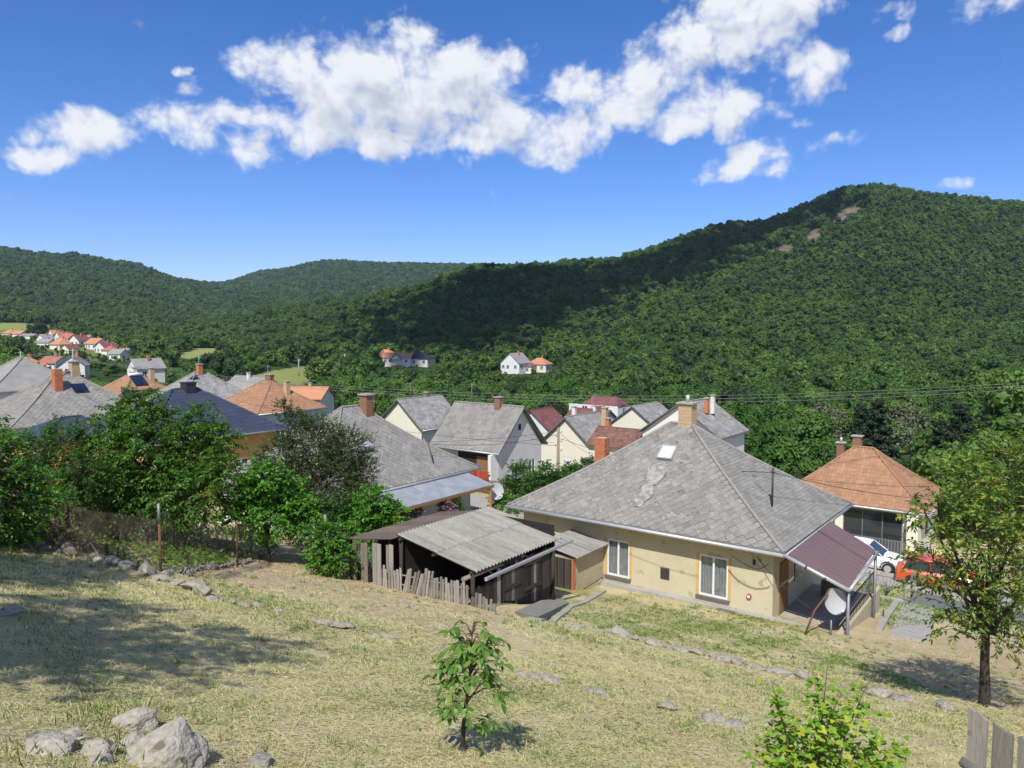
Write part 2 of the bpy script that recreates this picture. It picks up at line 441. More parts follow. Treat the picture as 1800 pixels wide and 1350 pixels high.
    MAT['solar'] = M_rough('solar_panel', (.010, .016, .04), (.016, .024, .055), 2, None, rough=.15, bump_s=0, tone_amt=.2, spec=.6)
    MAT['rubber'] = M_rough('tyre_rubber', (.015, .015, .015), (.03, .03, .03), 6, None, rough=.9, tone_amt=0)
    MAT['car_white'] = M_rough('white_car_paint', (.74, .75, .77), (.78, .79, .80), 1, None, rough=.22, bump_s=0, tone_amt=0, spec=.6)
    MAT['car_red'] = M_rough('red_car_paint', (.56, .095, .022), (.60, .11, .03), 1, None, rough=.22, bump_s=0, tone_amt=0, spec=.6)
    MAT['car_black'] = M_rough('black_trim', (.015, .015, .017), (.02, .02, .022), 3, None, rough=.4, bump_s=0, tone_amt=0, spec=.5)
    MAT['lamp_glass'] = M_rough('lamp_lens', (.55, .57, .6), (.66, .68, .7), 3, None, rough=.1, bump_s=0, tone_amt=0, spec=.7)
    MAT['dark_glass'] = M_rough('window_glass', (.025, .03, .038), (.05, .058, .07), .8, None, rough=.08, bump_s=0, tone_amt=.4, spec=.6)
    # clear pane: mostly see-through, mirror-like at a glance
    m, nt, out = new_mat('clear_pane')
    tr = nd(nt, 'ShaderNodeBsdfTransparent'); tr.inputs[0].default_value = (.86, .88, .9, 1)
    gl = nd(nt, 'ShaderNodeBsdfGlossy'); gl.inputs['Roughness'].default_value = .03
    mx = nd(nt, 'ShaderNodeMixShader'); mx.inputs[0].default_value = .1; nt.links.new(tr.outputs[0], mx.inputs[1]); nt.links.new(gl.outputs[0], mx.inputs[2])
    nt.links.new(mx.outputs[0], out.inputs['Surface']); MAT['pane'] = m
    # translucent ribbed plastic roofing
    m, nt, out = new_mat('plastic_roofing')
    c = ramp(nt, noise_n(nt, 1.2, 4), [(.3, (.36, .39, .43)), (.7, (.50, .53, .57))])
    b = principled(nt, out, c, .35, noise_n(nt, 14, 2, .5, 'Object', 0, (1, .1, 1)), .15, .01, 0, .5)
    tl = nd(nt, 'ShaderNodeBsdfTranslucent'); nt.links.new(c, tl.inputs[0])
    mx = nd(nt, 'ShaderNodeMixShader'); mx.inputs[0].default_value = .35
    nt.links.new(b.outputs[0], mx.inputs[1]); nt.links.new(tl.outputs[0], mx.inputs[2]); nt.links.new(mx.outputs[0], out.inputs['Surface'])
    MAT['plastic'] = m
    # net curtain: vertical folds of white lace with open pattern
    m, nt, out = new_mat('lace_curtain')
    fold = noise_n(nt, 10, 2, .5, 'Object', 0, (6, 6, .25))
    lace = noise_n(nt, 60, 2, .5)
    c = ramp(nt, fold, [(.3, (.33, .34, .36)), (.7, (.72, .72, .72))])
    c = mixc(nt, ramp(nt, lace, [(.46, (0, 0, 0)), (.56, (1, 1, 1))]), mixc(nt, .6, c, (.16, .17, .19)), c)
    principled(nt, out, c, .95, fold, .6, .03); MAT['curtain'] = m
    L = M_leaf
    MAT['leaf_cherry'] = L('cherry_leaf', [(.020, .06, .008), (.045, .13, .015), (.095, .225, .028), (.18, .34, .05)], .32, .36)
    MAT['leaf_plum'] = L('plum_leaf', [(.026, .045, .012), (.045, .08, .02), (.075, .11, .034), (.12, .16, .05)], .28, .5)
    MAT['leaf_bright'] = L('elder_leaf', [(.03, .10, .012), (.06, .19, .018), (.10, .29, .025), (.16, .38, .04)], .3, .45)
    MAT['leaf_mid'] = L('garden_leaf', [(.016, .05, .010), (.032, .10, .016), (.06, .16, .025), (.10, .23, .04)], .28, .5)
    MAT['leaf_right'] = L('fruit_leaf', [(.03, .075, .014), (.07, .15, .024), (.13, .23, .034), (.22, .30, .045), (.36, .29, .05)], .33, .45)
    MAT['leaf_bush'] = L('currant_leaf', [(.05, .14, .012), (.12, .27, .02), (.22, .38, .03), (.40, .45, .04), (.55, .45, .06)], .35, .45)
    MAT['leaf_walnut'] = L('walnut_leaf', [(.05, .12, .022), (.10, .22, .036), (.16, .30, .05), (.27, .33, .09)], .38, .42)
    MAT['leaf_lilac'] = L('purple_flower', [(.05, .08, .04), (.16, .09, .12), (.28, .16, .22), (.36, .24, .30)], .2, .6)
    MAT['crown_a'] = L('broadleaf_crown', [(.024, .066, .012), (.05, .125, .018), (.085, .18, .028), (.13, .24, .045)], .25, .6, True, .4)
    MAT['crown_b'] = L('pale_crown', [(.05, .105, .018), (.085, .17, .026), (.12, .22, .036), (.17, .27, .055)], .28, .6, True, .35)
    MAT['crown_dark'] = L('dark_crown', [(.014, .038, .012), (.024, .06, .016), (.038, .085, .022), (.06, .115, .034)], .2, .6, True, .35)
    MAT['crown_pine'] = L('pine_crown', [(.010, .022, .013), (.018, .036, .018), (.030, .052, .024), (.05, .075, .035)], .12, .7, True, .3)
    MAT['crown_grey'] = L('dry_crown', [(.08, .075, .06), (.12, .11, .085), (.17, .15, .12), (.22, .20, .16)], .15, .8)
    MAT['crown_far'] = L('hill_wood_crown', [(.016, .042, .012), (.048, .102, .018), (.092, .165, .025), (.175, .26, .04)], .25, .65, True, .5)
    MAT['grass'] = L('grass_blade', [(.06, .14, .014), (.17, .27, .035), (.50, .49, .19), (.75, .66, .36), (.51, .39, .22)], .2, .6)
    MAT['weed'] = L('garden_weed', [(.03, .09, .012), (.08, .18, .02), (.16, .30, .03), (.27, .40, .05)], .3, .5)
mats()
# ------------------------------------------------------------------ terrain
DS = np.array((.47, .88))                     # downhill direction of the garden slope
_ps = [(-60, 6.), (-25, 5.), (-8, 1.0), (0, -1.85), (6, -4.03), (10.7, -5.65), (12.1, -6.1), (19.8, -8.7), (23, -9.6), (26.5, -10.5), (30, -11.15), (34, -11.75), (38, -12.25), (46, -13.1), (50, -13.5), (60, -14.6), (80, -16.), (140, -18.)]
PS, PZ = np.array([a for a, b in _ps]), np.array([b for a, b in _ps])

FAR_Y = np.array([60, 120, 200, 300, 400, 500, 600, 700, 800, 1000, 1300, 1600, 2000, 2400, 3000, 5200.])
FAR = {   # photo column: ground height (m) at the distances above
    -1200: [-10, -10, -10, -8, -2, 8, 20, 36, 52, 90, 150, 200, 220, 220, 210, 190],
    -500: [-11, -11, -11, -10, -6, 0, 8, 18, 34, 72, 130, 175, 190, 190, 180, 170],
    0:    [-12, -12, -12.5, -12, -8.5, -5, 2, 6.5, 14, 42, 100, 152, 150, 140, 130, 130],
    120:  [-12.5, -12.5, -13, -13, -10, -6.5, -1, 5, 11, 34, 84, 138, 146, 130, 130, 130],
    225:  [-13, -13, -14, -14.5, -11.5, -8.5, -5, 1, 7, 28, 72, 122, 128, 125, 125, 130],
    330:  [-13.5, -14, -15, -15, -12, -10, -7, -3, 2, 14, 50, 82, 108, 110, 110, 120],
    385:  [-14, -15, -15.5, -14.5, -12, -10, -8, -3, 1, 10, 35, 66, 98, 122, 110, 120],
    480:  [-14, -16, -17, -14, -13, -10, -3, 7, 4, 2, 36, 62, 112, 165, 140, 120],
    580:  [-14.5, -17, -19, -17, -14, -8, 4, 17, 12, 6, 30, 60, 118, 192, 150, 120],
    700:  [-14.5, -17.5, -20, -18.5, -13.5, -4, 11, 29, 26, 14, 26, 60, 118, 186, 170, 120],
    850:  [-14.5, -18, -21, -19, -13, 0, 22, 50, 50, 28, 26, 60, 120, 182, 200, 120],
    1050: [-15, -18.5, -21, -19.5, -12, 2, 24, 53, 62, 44, 30, 40, 80, 100, 100, 100],
    1300: [-15.5, -19.5, -22, -19, -9, 12, 42, 76, 100, 84, 50, 40, 50, 60, 60, 60],
    1510: [-15.5, -20, -22, -19.5, -10, 14, 49, 92, 139, 128, 80, 50, 50, 50, 50, 50],
    1650: [-15.5, -20, -22, -19.5, -11, 12, 46, 88, 130, 130, 90, 60, 50, 50, 50, 50],
    1800: [-15.5, -20, -22, -19.5, -12, 9, 44, 82, 122, 128, 100, 70, 50, 50, 50, 50],
    2300: [-16, -20, -22, -19, -10, 10, 40, 75, 110, 130, 110, 80, 60, 50, 50, 50],
    3200: [-16, -19, -20, -15, -5, 12, 36, 64, 90, 110, 100, 80, 60, 50, 50, 50],
}
FU = np.array(sorted(FAR)); FR = (FU - 900) / 1350.0
FZ = np.array([FAR[u] for u in FU], dtype=float)
LY = np.log(FAR_Y)

def sstep(a, b, x):
    t = np.clip((x - a) / (b - a), 0, 1)
    return t * t * (3 - 2 * t)

def far_z(x, y):
    yy = np.clip(y, 60, 5200)
    r = np.clip(x / yy, FR[0], FR[-1])
    i = np.clip(np.searchsorted(FR, r) - 1, 0, len(FR) - 2)
    ly = np.log(yy)
    j = np.clip(np.searchsorted(LY, ly) - 1, 0, len(LY) - 2)
    a = (r - FR[i]) / (FR[i + 1] - FR[i]); a = a * a * (3 - 2 * a)
    b = (ly - LY[j]) / (LY[j + 1] - LY[j])
    # Catmull-Rom along the distance keeps the hill profiles round
    def col(k):
        p0, p1, p2, p3 = FZ[k, np.maximum(j - 1, 0)], FZ[k, j], FZ[k, j + 1], FZ[k, np.minimum(j + 2, len(LY) - 1)]
        return p1 + .5 * b * (p2 - p0 + b * (2 * p0 - 5 * p1 + 4 * p2 - p3 + b * (3 * (p1 - p2) + p3 - p0)))
    return col(i) * (1 - a) + col(i + 1) * a

def wob(x, y, f, ph=0.0):
    return (np.sin(x * f + 1.3 + ph) * np.cos(y * f * 1.13 + .7 * ph) + .5 * np.sin(x * f * 2.3 + y * f * 1.7 + ph) + .3 * np.cos(x * f * 4.1 - y * f * 3.3 + 2 * ph)) / 1.8

STEPS = [(12.1, -30, -.6, .42, .14), (10.75, .1, 4.2, .26, .10), (19.75, .6, 16, .32, .12)]   # s of the terrace edge, x range, drop, width

def near_z(x, y):
    s = DS[0] * x + DS[1] * y
    t = DS[1] * x - DS[0] * y
    z = np.interp(s, PS, PZ)
    z = z - .05 * (np.clip(t, -75, 20) + 14) * sstep(32, 44, s)
    for s0, xa, xb, h, w in STEPS:
        m = sstep(xa - .8, xa, x) * (1 - sstep(xb, xb + .8, x))
        z = z - m * h * (sstep(s0 - w, s0 + w, s) - .5) * np.exp(-((s - s0) / 2.2) ** 2)
    g = 1 - sstep(24, 28, s)
    z = z + g * (.05 * wob(x, y, .9) + .02 * wob(x, y, 2.7, 2.)) + (1 - g) * sstep(50, 90, y) * .25 * wob(x, y, .2)
    # level garden strip in front of the yellow house and the flattened plot left of the shed
    return z

def ground_np(x, y):
    x, y = np.asarray(x, float), np.asarray(y, float)
    w = sstep(62, 120, y)
    zn = near_z(x, np.minimum(y, 140))
    zf = far_z(x, y) + sstep(150, 500, y) * (3.2 * wob(x, y, .012) + 1.4 * wob(x, y, .04, 1.))
    return zn * (1 - w) + zf * w

def G(x, y):
    return float(ground_np(np.array([x]), np.array([y]))[0])

def on_ground(u, v, lo=3.0, hi=3000.0, lift=0.0):
    """ground point met by the line of sight through a photo pixel"""
    Y = np.exp(np.linspace(math.log(lo), math.log(hi), 4000))
    d = P(u, v, 1.0)
    zr = d.z * Y; zg = ground_np(d.x * Y, Y)
    hit = zr < zg + lift
    k = int(np.argmax(hit)) if hit.any() else int(np.argmin((zr - zg - lift) / Y))
    return Vector((d.x * Y[k], Y[k], float(zg[k])))

def in_poly(x, y, poly):
    c = np.zeros(np.shape(x), bool)
    n = len(poly)
    for i in range(n):
        x0, y0 = poly[i]; x1, y1 = poly[(i + 1) % n]
        cond = ((y0 > y) != (y1 > y)) & (x < (x1 - x0) * (y - y0) / ((y1 - y0) if y1 != y0 else 1e-9) + x0)
        c ^= cond
    return c

def uv_of(x, y, z):
    """photo pixel of a point (used to keep meadows, lanes and yards free of trees)"""
    d = math.cos(PITCH) * y - math.sin(PITCH) * z
    up = math.sin(PITCH) * y + math.cos(PITCH) * z
    return 900 + 1350 * x / d, 675 - 1350 * up / d

# meadows and bare places of the far valley, as plan polygons built from their place on the ground
def plan_poly(pts):
    return [tuple(on_ground(u, v, 60)[:2]) for u, v in pts]
MEADOWS = [plan_poly(p) for p in (
    [(-60, 590), (-60, 568), (60, 570), (140, 572), (150, 585), (90, 584), (60, 592)],
    [(310, 628), (330, 618), (385, 610), (400, 617), (380, 622), (340, 632)],
    [(395, 672), (470, 655), (555, 643), (556, 668), (520, 676), (440, 682)])]
VILLAGE = plan_poly([(-60, 640), (-60, 580), (60, 582), (160, 592), (230, 620), (225, 634), (100, 640)])
SCREE = [plan_poly(p) for p in (
    [(1455, 392), (1490, 360), (1520, 368), (1500, 385), (1470, 398)], [(1415, 430), (1430, 395), (1448, 410), (1435, 432)],
    [(1345, 440), (1395, 428), (1400, 447), (1360, 452)], [(1530, 425), (1555, 420), (1552, 432), (1532, 434)])]

def build_ground():
    ang = list(np.arange(-46, 46.01, .3))
    a = 46.3; st = .6
    while a < 180:
        ang.append(a); ang.insert(0, -a); a += st; st = min(st * 1.25, 8)
    ang = np.radians(np.array([-180] + ang + [180]))
    rr = [0.4]
    while rr[-1] < 5000:
        r = rr[-1]
        rr.append(r + (.12 if r < 6 else r * (.0165 if r < 40 else .02)))
    rr = np.array(rr)
    A, Rr = np.meshgrid(ang, rr, indexing='ij')
    X, Y = Rr * np.sin(A), Rr * np.cos(A)
    Z = ground_np(X, np.where(Y < -60, -60, Y)) if False else ground_np(X, np.maximum(Y, -60))
    na, nr = A.shape
    V = np.stack([X, Y, Z], -1).reshape(-1, 3)
    idx = np.arange(na * nr).reshape(na, nr)
    F = np.stack([idx[:-1, :-1], idx[1:, :-1], idx[1:, 1:], idx[:-1, 1:]], -1).reshape(-1, 4)[:, ::-1]
    x, y = V[:, 0], V[:, 1]
    s = DS[0] * x + DS[1] * y
    n1 = wob(x, y, .55) ; n2 = wob(x, y, 1.7, 3.)
    green = np.clip(.26 + .4 * n1 + .3 * n2, 0, 1)
    green = np.where((s > 19.8) & (s < 30.5) & (x > .5), np.clip(.55 + .5 * n1 + .4 * n2, 0, 1), green)      # lawn below the yellow house
    green = np.where((s > 12.1) & (s < 21) & (x < 1), np.clip(.08 + .22 * n1 + .15 * n2, 0, 1), green)
    green = np.where(s > 31, np.clip(.55 + .4 * n1, 0, 1), green)
    soil = np.clip(.15 + .5 * wob(x, y, .8, 5.), 0, 1)
    soil = np.where((s > 12.2) & (s < 23) & (x < 0), np.clip(.95 + .35 * n1 - .06 * (x + 4), .15, 1), soil)
    soil = np.where((s > 19) & (s < 34) & (x > 11), np.clip(.8 + .3 * n1, 0, 1), soil)
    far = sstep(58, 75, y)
    for poly in MEADOWS:
        far = np.where(in_poly(x, y, poly), 0.0, far)
        green = np.where(in_poly(x, y, poly), .95, green)
        soil = np.where(in_poly(x, y, poly), .1 + .2 * np.clip(n1, 0, 1), soil)
    far = np.where(in_poly(x, y, VILLAGE), .5, far); green = np.where(in_poly(x, y, VILLAGE), .9, green); soil = np.where(in_poly(x, y, VILLAGE), .0, soil)
    scree = np.zeros(len(x))
    for poly in SCREE:
        scree = np.where(in_poly(x, y, poly), 1.0, scree)
    me = mesh_np('ground', V, F, np.zeros(len(F)), None, smooth=True)
    ca = me.color_attributes.new('zone', 'FLOAT_COLOR', 'POINT')
    ca.data.foreach_set('color', np.stack([green, soil, far, scree], -1).astype(np.float32).ravel())
    m, nt, out = new_mat('garden_ground')
    at = nd(nt, 'ShaderNodeAttribute'); at.attribute_name = 'zone'
    sp = nd(nt, 'ShaderNodeSeparateColor'); nt.links.new(at.outputs['Color'], sp.inputs[0])
    nbig = noise_n(nt, 1.1, 6, .65); nfine = noise_n(nt, 20, 8, .78); nmid = noise_n(nt, 4.5, 7, .72)
    straw = ramp(nt, nfine, [(.28, (.30, .24, .14)), (.42, (.57, .48, .275)), (.6, (.71, .62, .375)), (.76, (.80, .72, .46))])
    grass = ramp(nt, nfine, [(.28, (.10, .13, .03)), (.5, (.21, .25, .06)), (.72, (.38, .39, .13))])
    soilc = ramp(nt, nfine, [(.28, (.30, .21, .12)), (.5, (.54, .41, .26)), (.75, (.68, .55, .37))])
    gm = math_n(nt, 'ADD', math_n(nt, 'MULTIPLY', sp.outputs[0], .75), math_n(nt, 'MULTIPLY_ADD', nmid, 1.1, -.62))
    c = mixc(nt, ramp(nt, gm, [(.12, (0, 0, 0)), (.62, (1, 1, 1))]), straw, grass)
    sm = math_n(nt, 'ADD', math_n(nt, 'MULTIPLY', sp.outputs[1], .85), math_n(nt, 'MULTIPLY_ADD', nbig, 1.2, -.72))
    c = mixc(nt, ramp(nt, sm, [(.15, (0, 0, 0)), (.75, (1, 1, 1))]), c, soilc)
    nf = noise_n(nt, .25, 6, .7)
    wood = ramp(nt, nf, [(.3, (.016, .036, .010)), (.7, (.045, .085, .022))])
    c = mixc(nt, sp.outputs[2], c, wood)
    c = mixc(nt, at.outputs['Alpha'], c, ramp(nt, nf, [(.3, (.10, .085, .055)), (.7, (.20, .165, .115))]))
    nclod = noise_n(nt, 2.2, 6, .7)
    c = mixc(nt, ramp(nt, nclod, [(.58, (0, 0, 0)), (.68, (.75, .75, .75))]), c, mixc(nt, sp.outputs[2], (.30, .225, .125), c))
    principled(nt, out, c, .95, nfine, .8, .08, spec=.15)
    me.materials.append(m)
    tag(link('ground', me), 'grassy hillside garden falling away to the wooded valley and hills', None, None, 'structure')
build_ground()

def strip(name, path, w, h, mat, parent=None, lift=.05, kind=None, label=None, seg=1.0):
    """ribbon with real thickness draped over the ground along a plan path"""
    pts = []
    for a, b in zip(path[:-1], path[1:]):
        a, b = Vector(a), Vector(b)
        n = max(1, int((b - a).length / seg))
        pts += [a.lerp(b, k / n) for k in range(n)]
    pts.append(Vector(path[-1]))
    mb = MB(); rows = []
    for k, p in enumerate(pts):
        d = (pts[min(k + 1, len(pts) - 1)] - pts[max(k - 1, 0)]).normalized()
        nrm = Vector((-d.y, d.x))
        zc = G(p.x, p.y)
        l, r = p + nrm * w / 2, p - nrm * w / 2
        zl, zr = max(G(l.x, l.y), zc - .1), max(G(r.x, r.y), zc - .1)
        rows.append((Vector((l.x, l.y, zl + lift)), Vector((r.x, r.y, zr + lift))))
    for (a, b), (c, d) in zip(rows[:-1], rows[1:]):
        dn = Vector((0, 0, -h))
        mb.poly((a, b, d, c)); mb.poly((a + dn, c + dn, d + dn, b + dn))
        mb.poly((a, c, c + dn, a + dn)); mb.poly((b, b + dn, d + dn, d))
    a, b = rows[0]; mb.poly((a, a + dn, b + dn, b)); a, b = rows[-1]; mb.poly((a, b, b + dn, a + dn))
    o = mb.build(name, mat, parent)
    if kind: tag(o, label, None, None, kind)
    return o

E_C = Vector((-.88, .47))                       # along the contour, to the left
road_mid = Vector((8.8, 47.6))
strip('road', [road_mid - E_C * 70, road_mid - E_C * 30, road_mid, road_mid + E_C * 40, road_mid + E_C * 90], 4.6, .25, MAT['asphalt'], None, .07, 'structure', 'pale village road running past the houses', 1.5)
# ------------------------------------------------------------------ building kit
RZ = R(-36.87)                                  # the street grid: local x = right-front, local y = right-back
EX, EY = Vector((.8, -.6, 0)), Vector((.6, .8, 0))
rnd = random.Random(7)

def wall_rect(mb, O, U, w, z0, z1, holes, N, depth=.14, tone=.5):
    """upright wall from plan point O along unit U (width w), with openings and their reveals; N outward"""
    xs = sorted({0., w, *[h[0] for h in holes], *[h[1] for h in holes]})
    zs = sorted({z0, z1, *[h[2] for h in holes], *[h[3] for h in holes]})
    pt = lambda x, z, d=0: Vector((O.x + U.x * x - N.x * d, O.y + U.y * x - N.y * d, z))
    for xa, xb in zip(xs[:-1], xs[1:]):
        for za, zb in zip(zs[:-1], zs[1:]):
            cx, cz = (xa + xb) / 2, (za + zb) / 2
            if any(h[0] < cx < h[1] and h[2] < cz < h[3] for h in holes):
                continue
            mb.poly((pt(xa, za), pt(xb, za), pt(xb, zb), pt(xa, zb)), tone)
    for a, b, c, d in holes:
        mb.poly((pt(a, c), pt(a, d), pt(a, d, depth), pt(a, c, depth)), tone)
        mb.poly((pt(b, c), pt(b, c, depth), pt(b, d, depth), pt(b, d)), tone)
        mb.poly((pt(a, c), pt(a, c, depth), pt(b, c, depth), pt(b, c)), tone)
        mb.poly((pt(a, d), pt(b, d), pt(b, d, depth), pt(a, d, depth)), tone)

def window(house, O, U, N, h, frame_mat, style='dark', sill=True, bars=1):
    """frame, mullion, pane(s), sill set into an opening"""
    a, b, c, d = h
    w, ht = b - a, d - c
    pos = Vector((O.x + U.x * (a + b) / 2, O.y + U.y * (a + b) / 2, c))
    ang = math.atan2(U.y, U.x)
    fm = MB(); t = min(.07, w * .09); dep = .09
    y0, y1 = dep, .02      # local -y is outwards; the frame sits inside the reveal
    fm.bb(-w / 2 + .003, -w / 2 + t, y1, y0, .003, ht - .003); fm.bb(w / 2 - t, w / 2 - .003, y1, y0, .003, ht - .003)
    fm.bb(-w / 2 + t, w / 2 - t, y1, y0, .003, t); fm.bb(-w / 2 + t, w / 2 - t, y1, y0, ht - t, ht - .003)
    for k in range(bars):
        x = -w / 2 + w * (k + 1) / (bars + 1)
        fm.bb(x - t * .55, x + t * .55, y1 - .008, y0, t, ht - t)
    f = fm.build('window', frame_mat, house, pos, (0, 0, ang))
    pm = MB(); pm.bb(-w / 2 + t, w / 2 - t, .055, .062, t, ht - t, rnd.random())
    pm.build('pane', MAT['pane'] if style == 'lace' else MAT['dark_glass'], f)
    if style == 'lace':
        cm = MB(); n = 44
        for k in range(n):
            xa, xb = -w / 2 + .01 + (w - .02) * k / n, -w / 2 + .01 + (w - .02) * (k + 1) / n
            ya, yb = .14 + .018 * math.sin(k * 1.4) + .01 * math.sin(k * .5), .14 + .018 * math.sin((k + 1) * 1.4) + .01 * math.sin((k + 1) * .5)
            cm.poly(((xa, ya, .02), (xb, yb, .02), (xb, yb, ht - .03), (xa, ya, ht - .03)), .5, True)
        cm.build('curtain', MAT['curtain'], f, fix=False)
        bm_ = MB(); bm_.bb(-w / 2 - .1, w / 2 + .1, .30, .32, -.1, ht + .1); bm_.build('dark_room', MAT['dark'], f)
    if style == 'shutter':
        sm = MB(); n = max(6, int(ht / .07))
        for k in range(n):
            z = t + (ht - 2 * t) * k / n
            sm.bb(-w / 2 + t, w / 2 - t, .028, .052, z + .004, z + (ht - 2 * t) / n, rnd.random())
        sm.build('shutter', MAT['white_paint'], f)
    if sill:
        s = MB(); s.bb(-w / 2 - .1, w / 2 + .1, -.11, .03, -.075, -.004); s.build('sill', MAT['grey_paint'], f)
    return f

def roof_faces(kind, x0, x1, y0, y1, ze, rise, rl, flare=.0):
    """roof planes as polygons (local); each: (points, eave direction, kind). flare: lower part laid flatter"""
    cx, cy = (x0 + x1) / 2, (y0 + y1) / 2
    zr = ze + rise
    out = []
    if kind == 'hip':
        if (x1 - x0) >= (y1 - y0) or rl == 0:
            ra, rb = Vector((cx - rl, cy, zr)), Vector((cx + rl, cy, zr))
            A, B, C, D = Vector((x0, y0, ze)), Vector((x1, y0, ze)), Vector((x1, y1, ze)), Vector((x0, y1, ze))
            out = [[A, B, rb, ra], [B, C, rb], [C, D, ra, rb], [D, A, ra]]
        else:
            ra, rb = Vector((cx, cy - rl, zr)), Vector((cx, cy + rl, zr))
            A, B, C, D = Vector((x0, y0, ze)), Vector((x1, y0, ze)), Vector((x1, y1, ze)), Vector((x0, y1, ze))
            out = [[A, B, ra], [B, C, rb, ra], [C, D, rb], [D, A, ra, rb]]
    elif kind == 'gx':
        ra, rb = Vector((x0, cy, zr)), Vector((x1, cy, zr))
        out = [[Vector((x0, y0, ze)), Vector((x1, y0, ze)), rb, ra], [Vector((x1, y1, ze)), Vector((x0, y1, ze)), ra, rb]]
    else:
        ra, rb = Vector((cx, y0, zr)), Vector((cx, y1, zr))
        out = [[Vector((x1, y0, ze)), Vector((x1, y1, ze)), rb, ra], [Vector((x0, y1, ze)), Vector((x0, y0, ze)), ra, rb]]
    return out

def flared(pt, ze, rise, flare):
    """drop applied to roof points so that the foot of the roof lies flatter"""
    if not flare: return pt
    h = (pt.z - ze) / rise
    return Vector((pt.x, pt.y, pt.z - flare * math.sin(math.pi * min(1, max(0, h))) ** 1.0))

def tile_plates(face, su, sw, pattern, ze, rise, flare, seed, lift=.02, jit=.012, th=.016, miss=0.0):
    """plates laid on a roof plane. returns list of (corner points, tone, centre). pattern: diamond | rect | pan"""
    rg = random.Random(seed)
    A, B = face[0], face[1]
    U = (B - A).normalized(); N = U.cross(face[2] - B).normalized()
    if N.z < 0: N = -N
    W = N.cross(U).normalized()
    if W.z < 0: W = -W
    loc = [((p - A).dot(U), (p - A).dot(W)) for p in face]
    wmax = max(l[1] for l in loc); umin = min(l[0] for l in loc); umax = max(l[0] for l in loc)
    def inside(u, w, m=.0):
        n = len(loc); c = True
        for i in range(n):
            (ua, wa), (ub, wb) = loc[i], loc[(i + 1) % n]
            if (ub - ua) * (w - wa) - (wb - wa) * (u - ua) < m * math.hypot(ub - ua, wb - wa): c = False
        return c
    res = []
    rows = int(wmax / sw) + 2
    for r in range(rows):
        off = (r % 2) * su / 2 if pattern != 'pan' else 0
        n = int((umax - umin) / su) + 2
        for k in range(-1, n):
            uc = umin + k * su + off + su / 2; wc = r * sw + sw * .5
            if pattern == 'diamond':
                hw, hh = su / 2, sw
                q = [(uc, wc - hh), (uc + hw, wc), (uc, wc + hh), (uc - hw, wc)]
            else:
                hw, hh = su / 2 * .97, sw * .5
                q = [(uc - hw, wc - hh), (uc + hw, wc - hh), (uc + hw, wc + hh * 1.15), (uc - hw, wc + hh * 1.15)]
            # trim the plate to the roof plane
            q2 = []
            if not inside(uc, wc): 
                if sum(inside(*p) for p in q) < 2: continue
            ok = [inside(*p, .0) for p in q]
            for p, f in zip(q, ok):
                if f: q2.append(p)
                else:
                    c = (uc, wc) if inside(uc, wc) else None
                    if c is None: break
                    lo, hi = 0., 1.
                    for _ in range(7):
                        m = (lo + hi) / 2
                        if inside(c[0] + (p[0] - c[0]) * m, c[1] + (p[1] - c[1]) * m): lo = m
                        else: hi = m
                    q2.append((c[0] + (p[0] - c[0]) * lo, c[1] + (p[1] - c[1]) * lo))
            if len(q2) != 4: continue
            if rg.random() < miss: continue
            tilt = lift * .55; j = rg.uniform(-jit, jit); rz = rg.uniform(-.02, .02)
            if pattern == 'diamond' and rg.random() < .13: j *= 2.6; rz *= 3; wc0 = rg.uniform(-.03, 0)
            else: wc0 = 0
            pts = []
            for (u, w) in q2:
                du, dw = u - uc, w - wc
                u2, w2 = uc + du - dw * rz, wc + dw + du * rz + wc0
                h = lift + tilt * (-(dw) / (sw)) + j * (dw / sw) * .6 + rg.uniform(-.002, .002)
                if pattern == 'pan': h += .012 * math.cos((u - umin) / su * 2 * math.pi)
                p = A + U * u2 + W * w2
                pts.append(flared(p, ze, rise, flare) + N * h)
            res.append((pts, min(1, max(0, rg.gauss(.5, .2))), N, th))
    return res

def plate_mb(mb, pts, N, th, tone):
    th = min(th, .009)
    lo = [p - N * th for p in pts]
    mb.poly(pts, tone)
    n = len(pts)
    for i in range(n):
        mb.poly((pts[i], lo[i], lo[(i + 1) % n], pts[(i + 1) % n]), tone * .8)

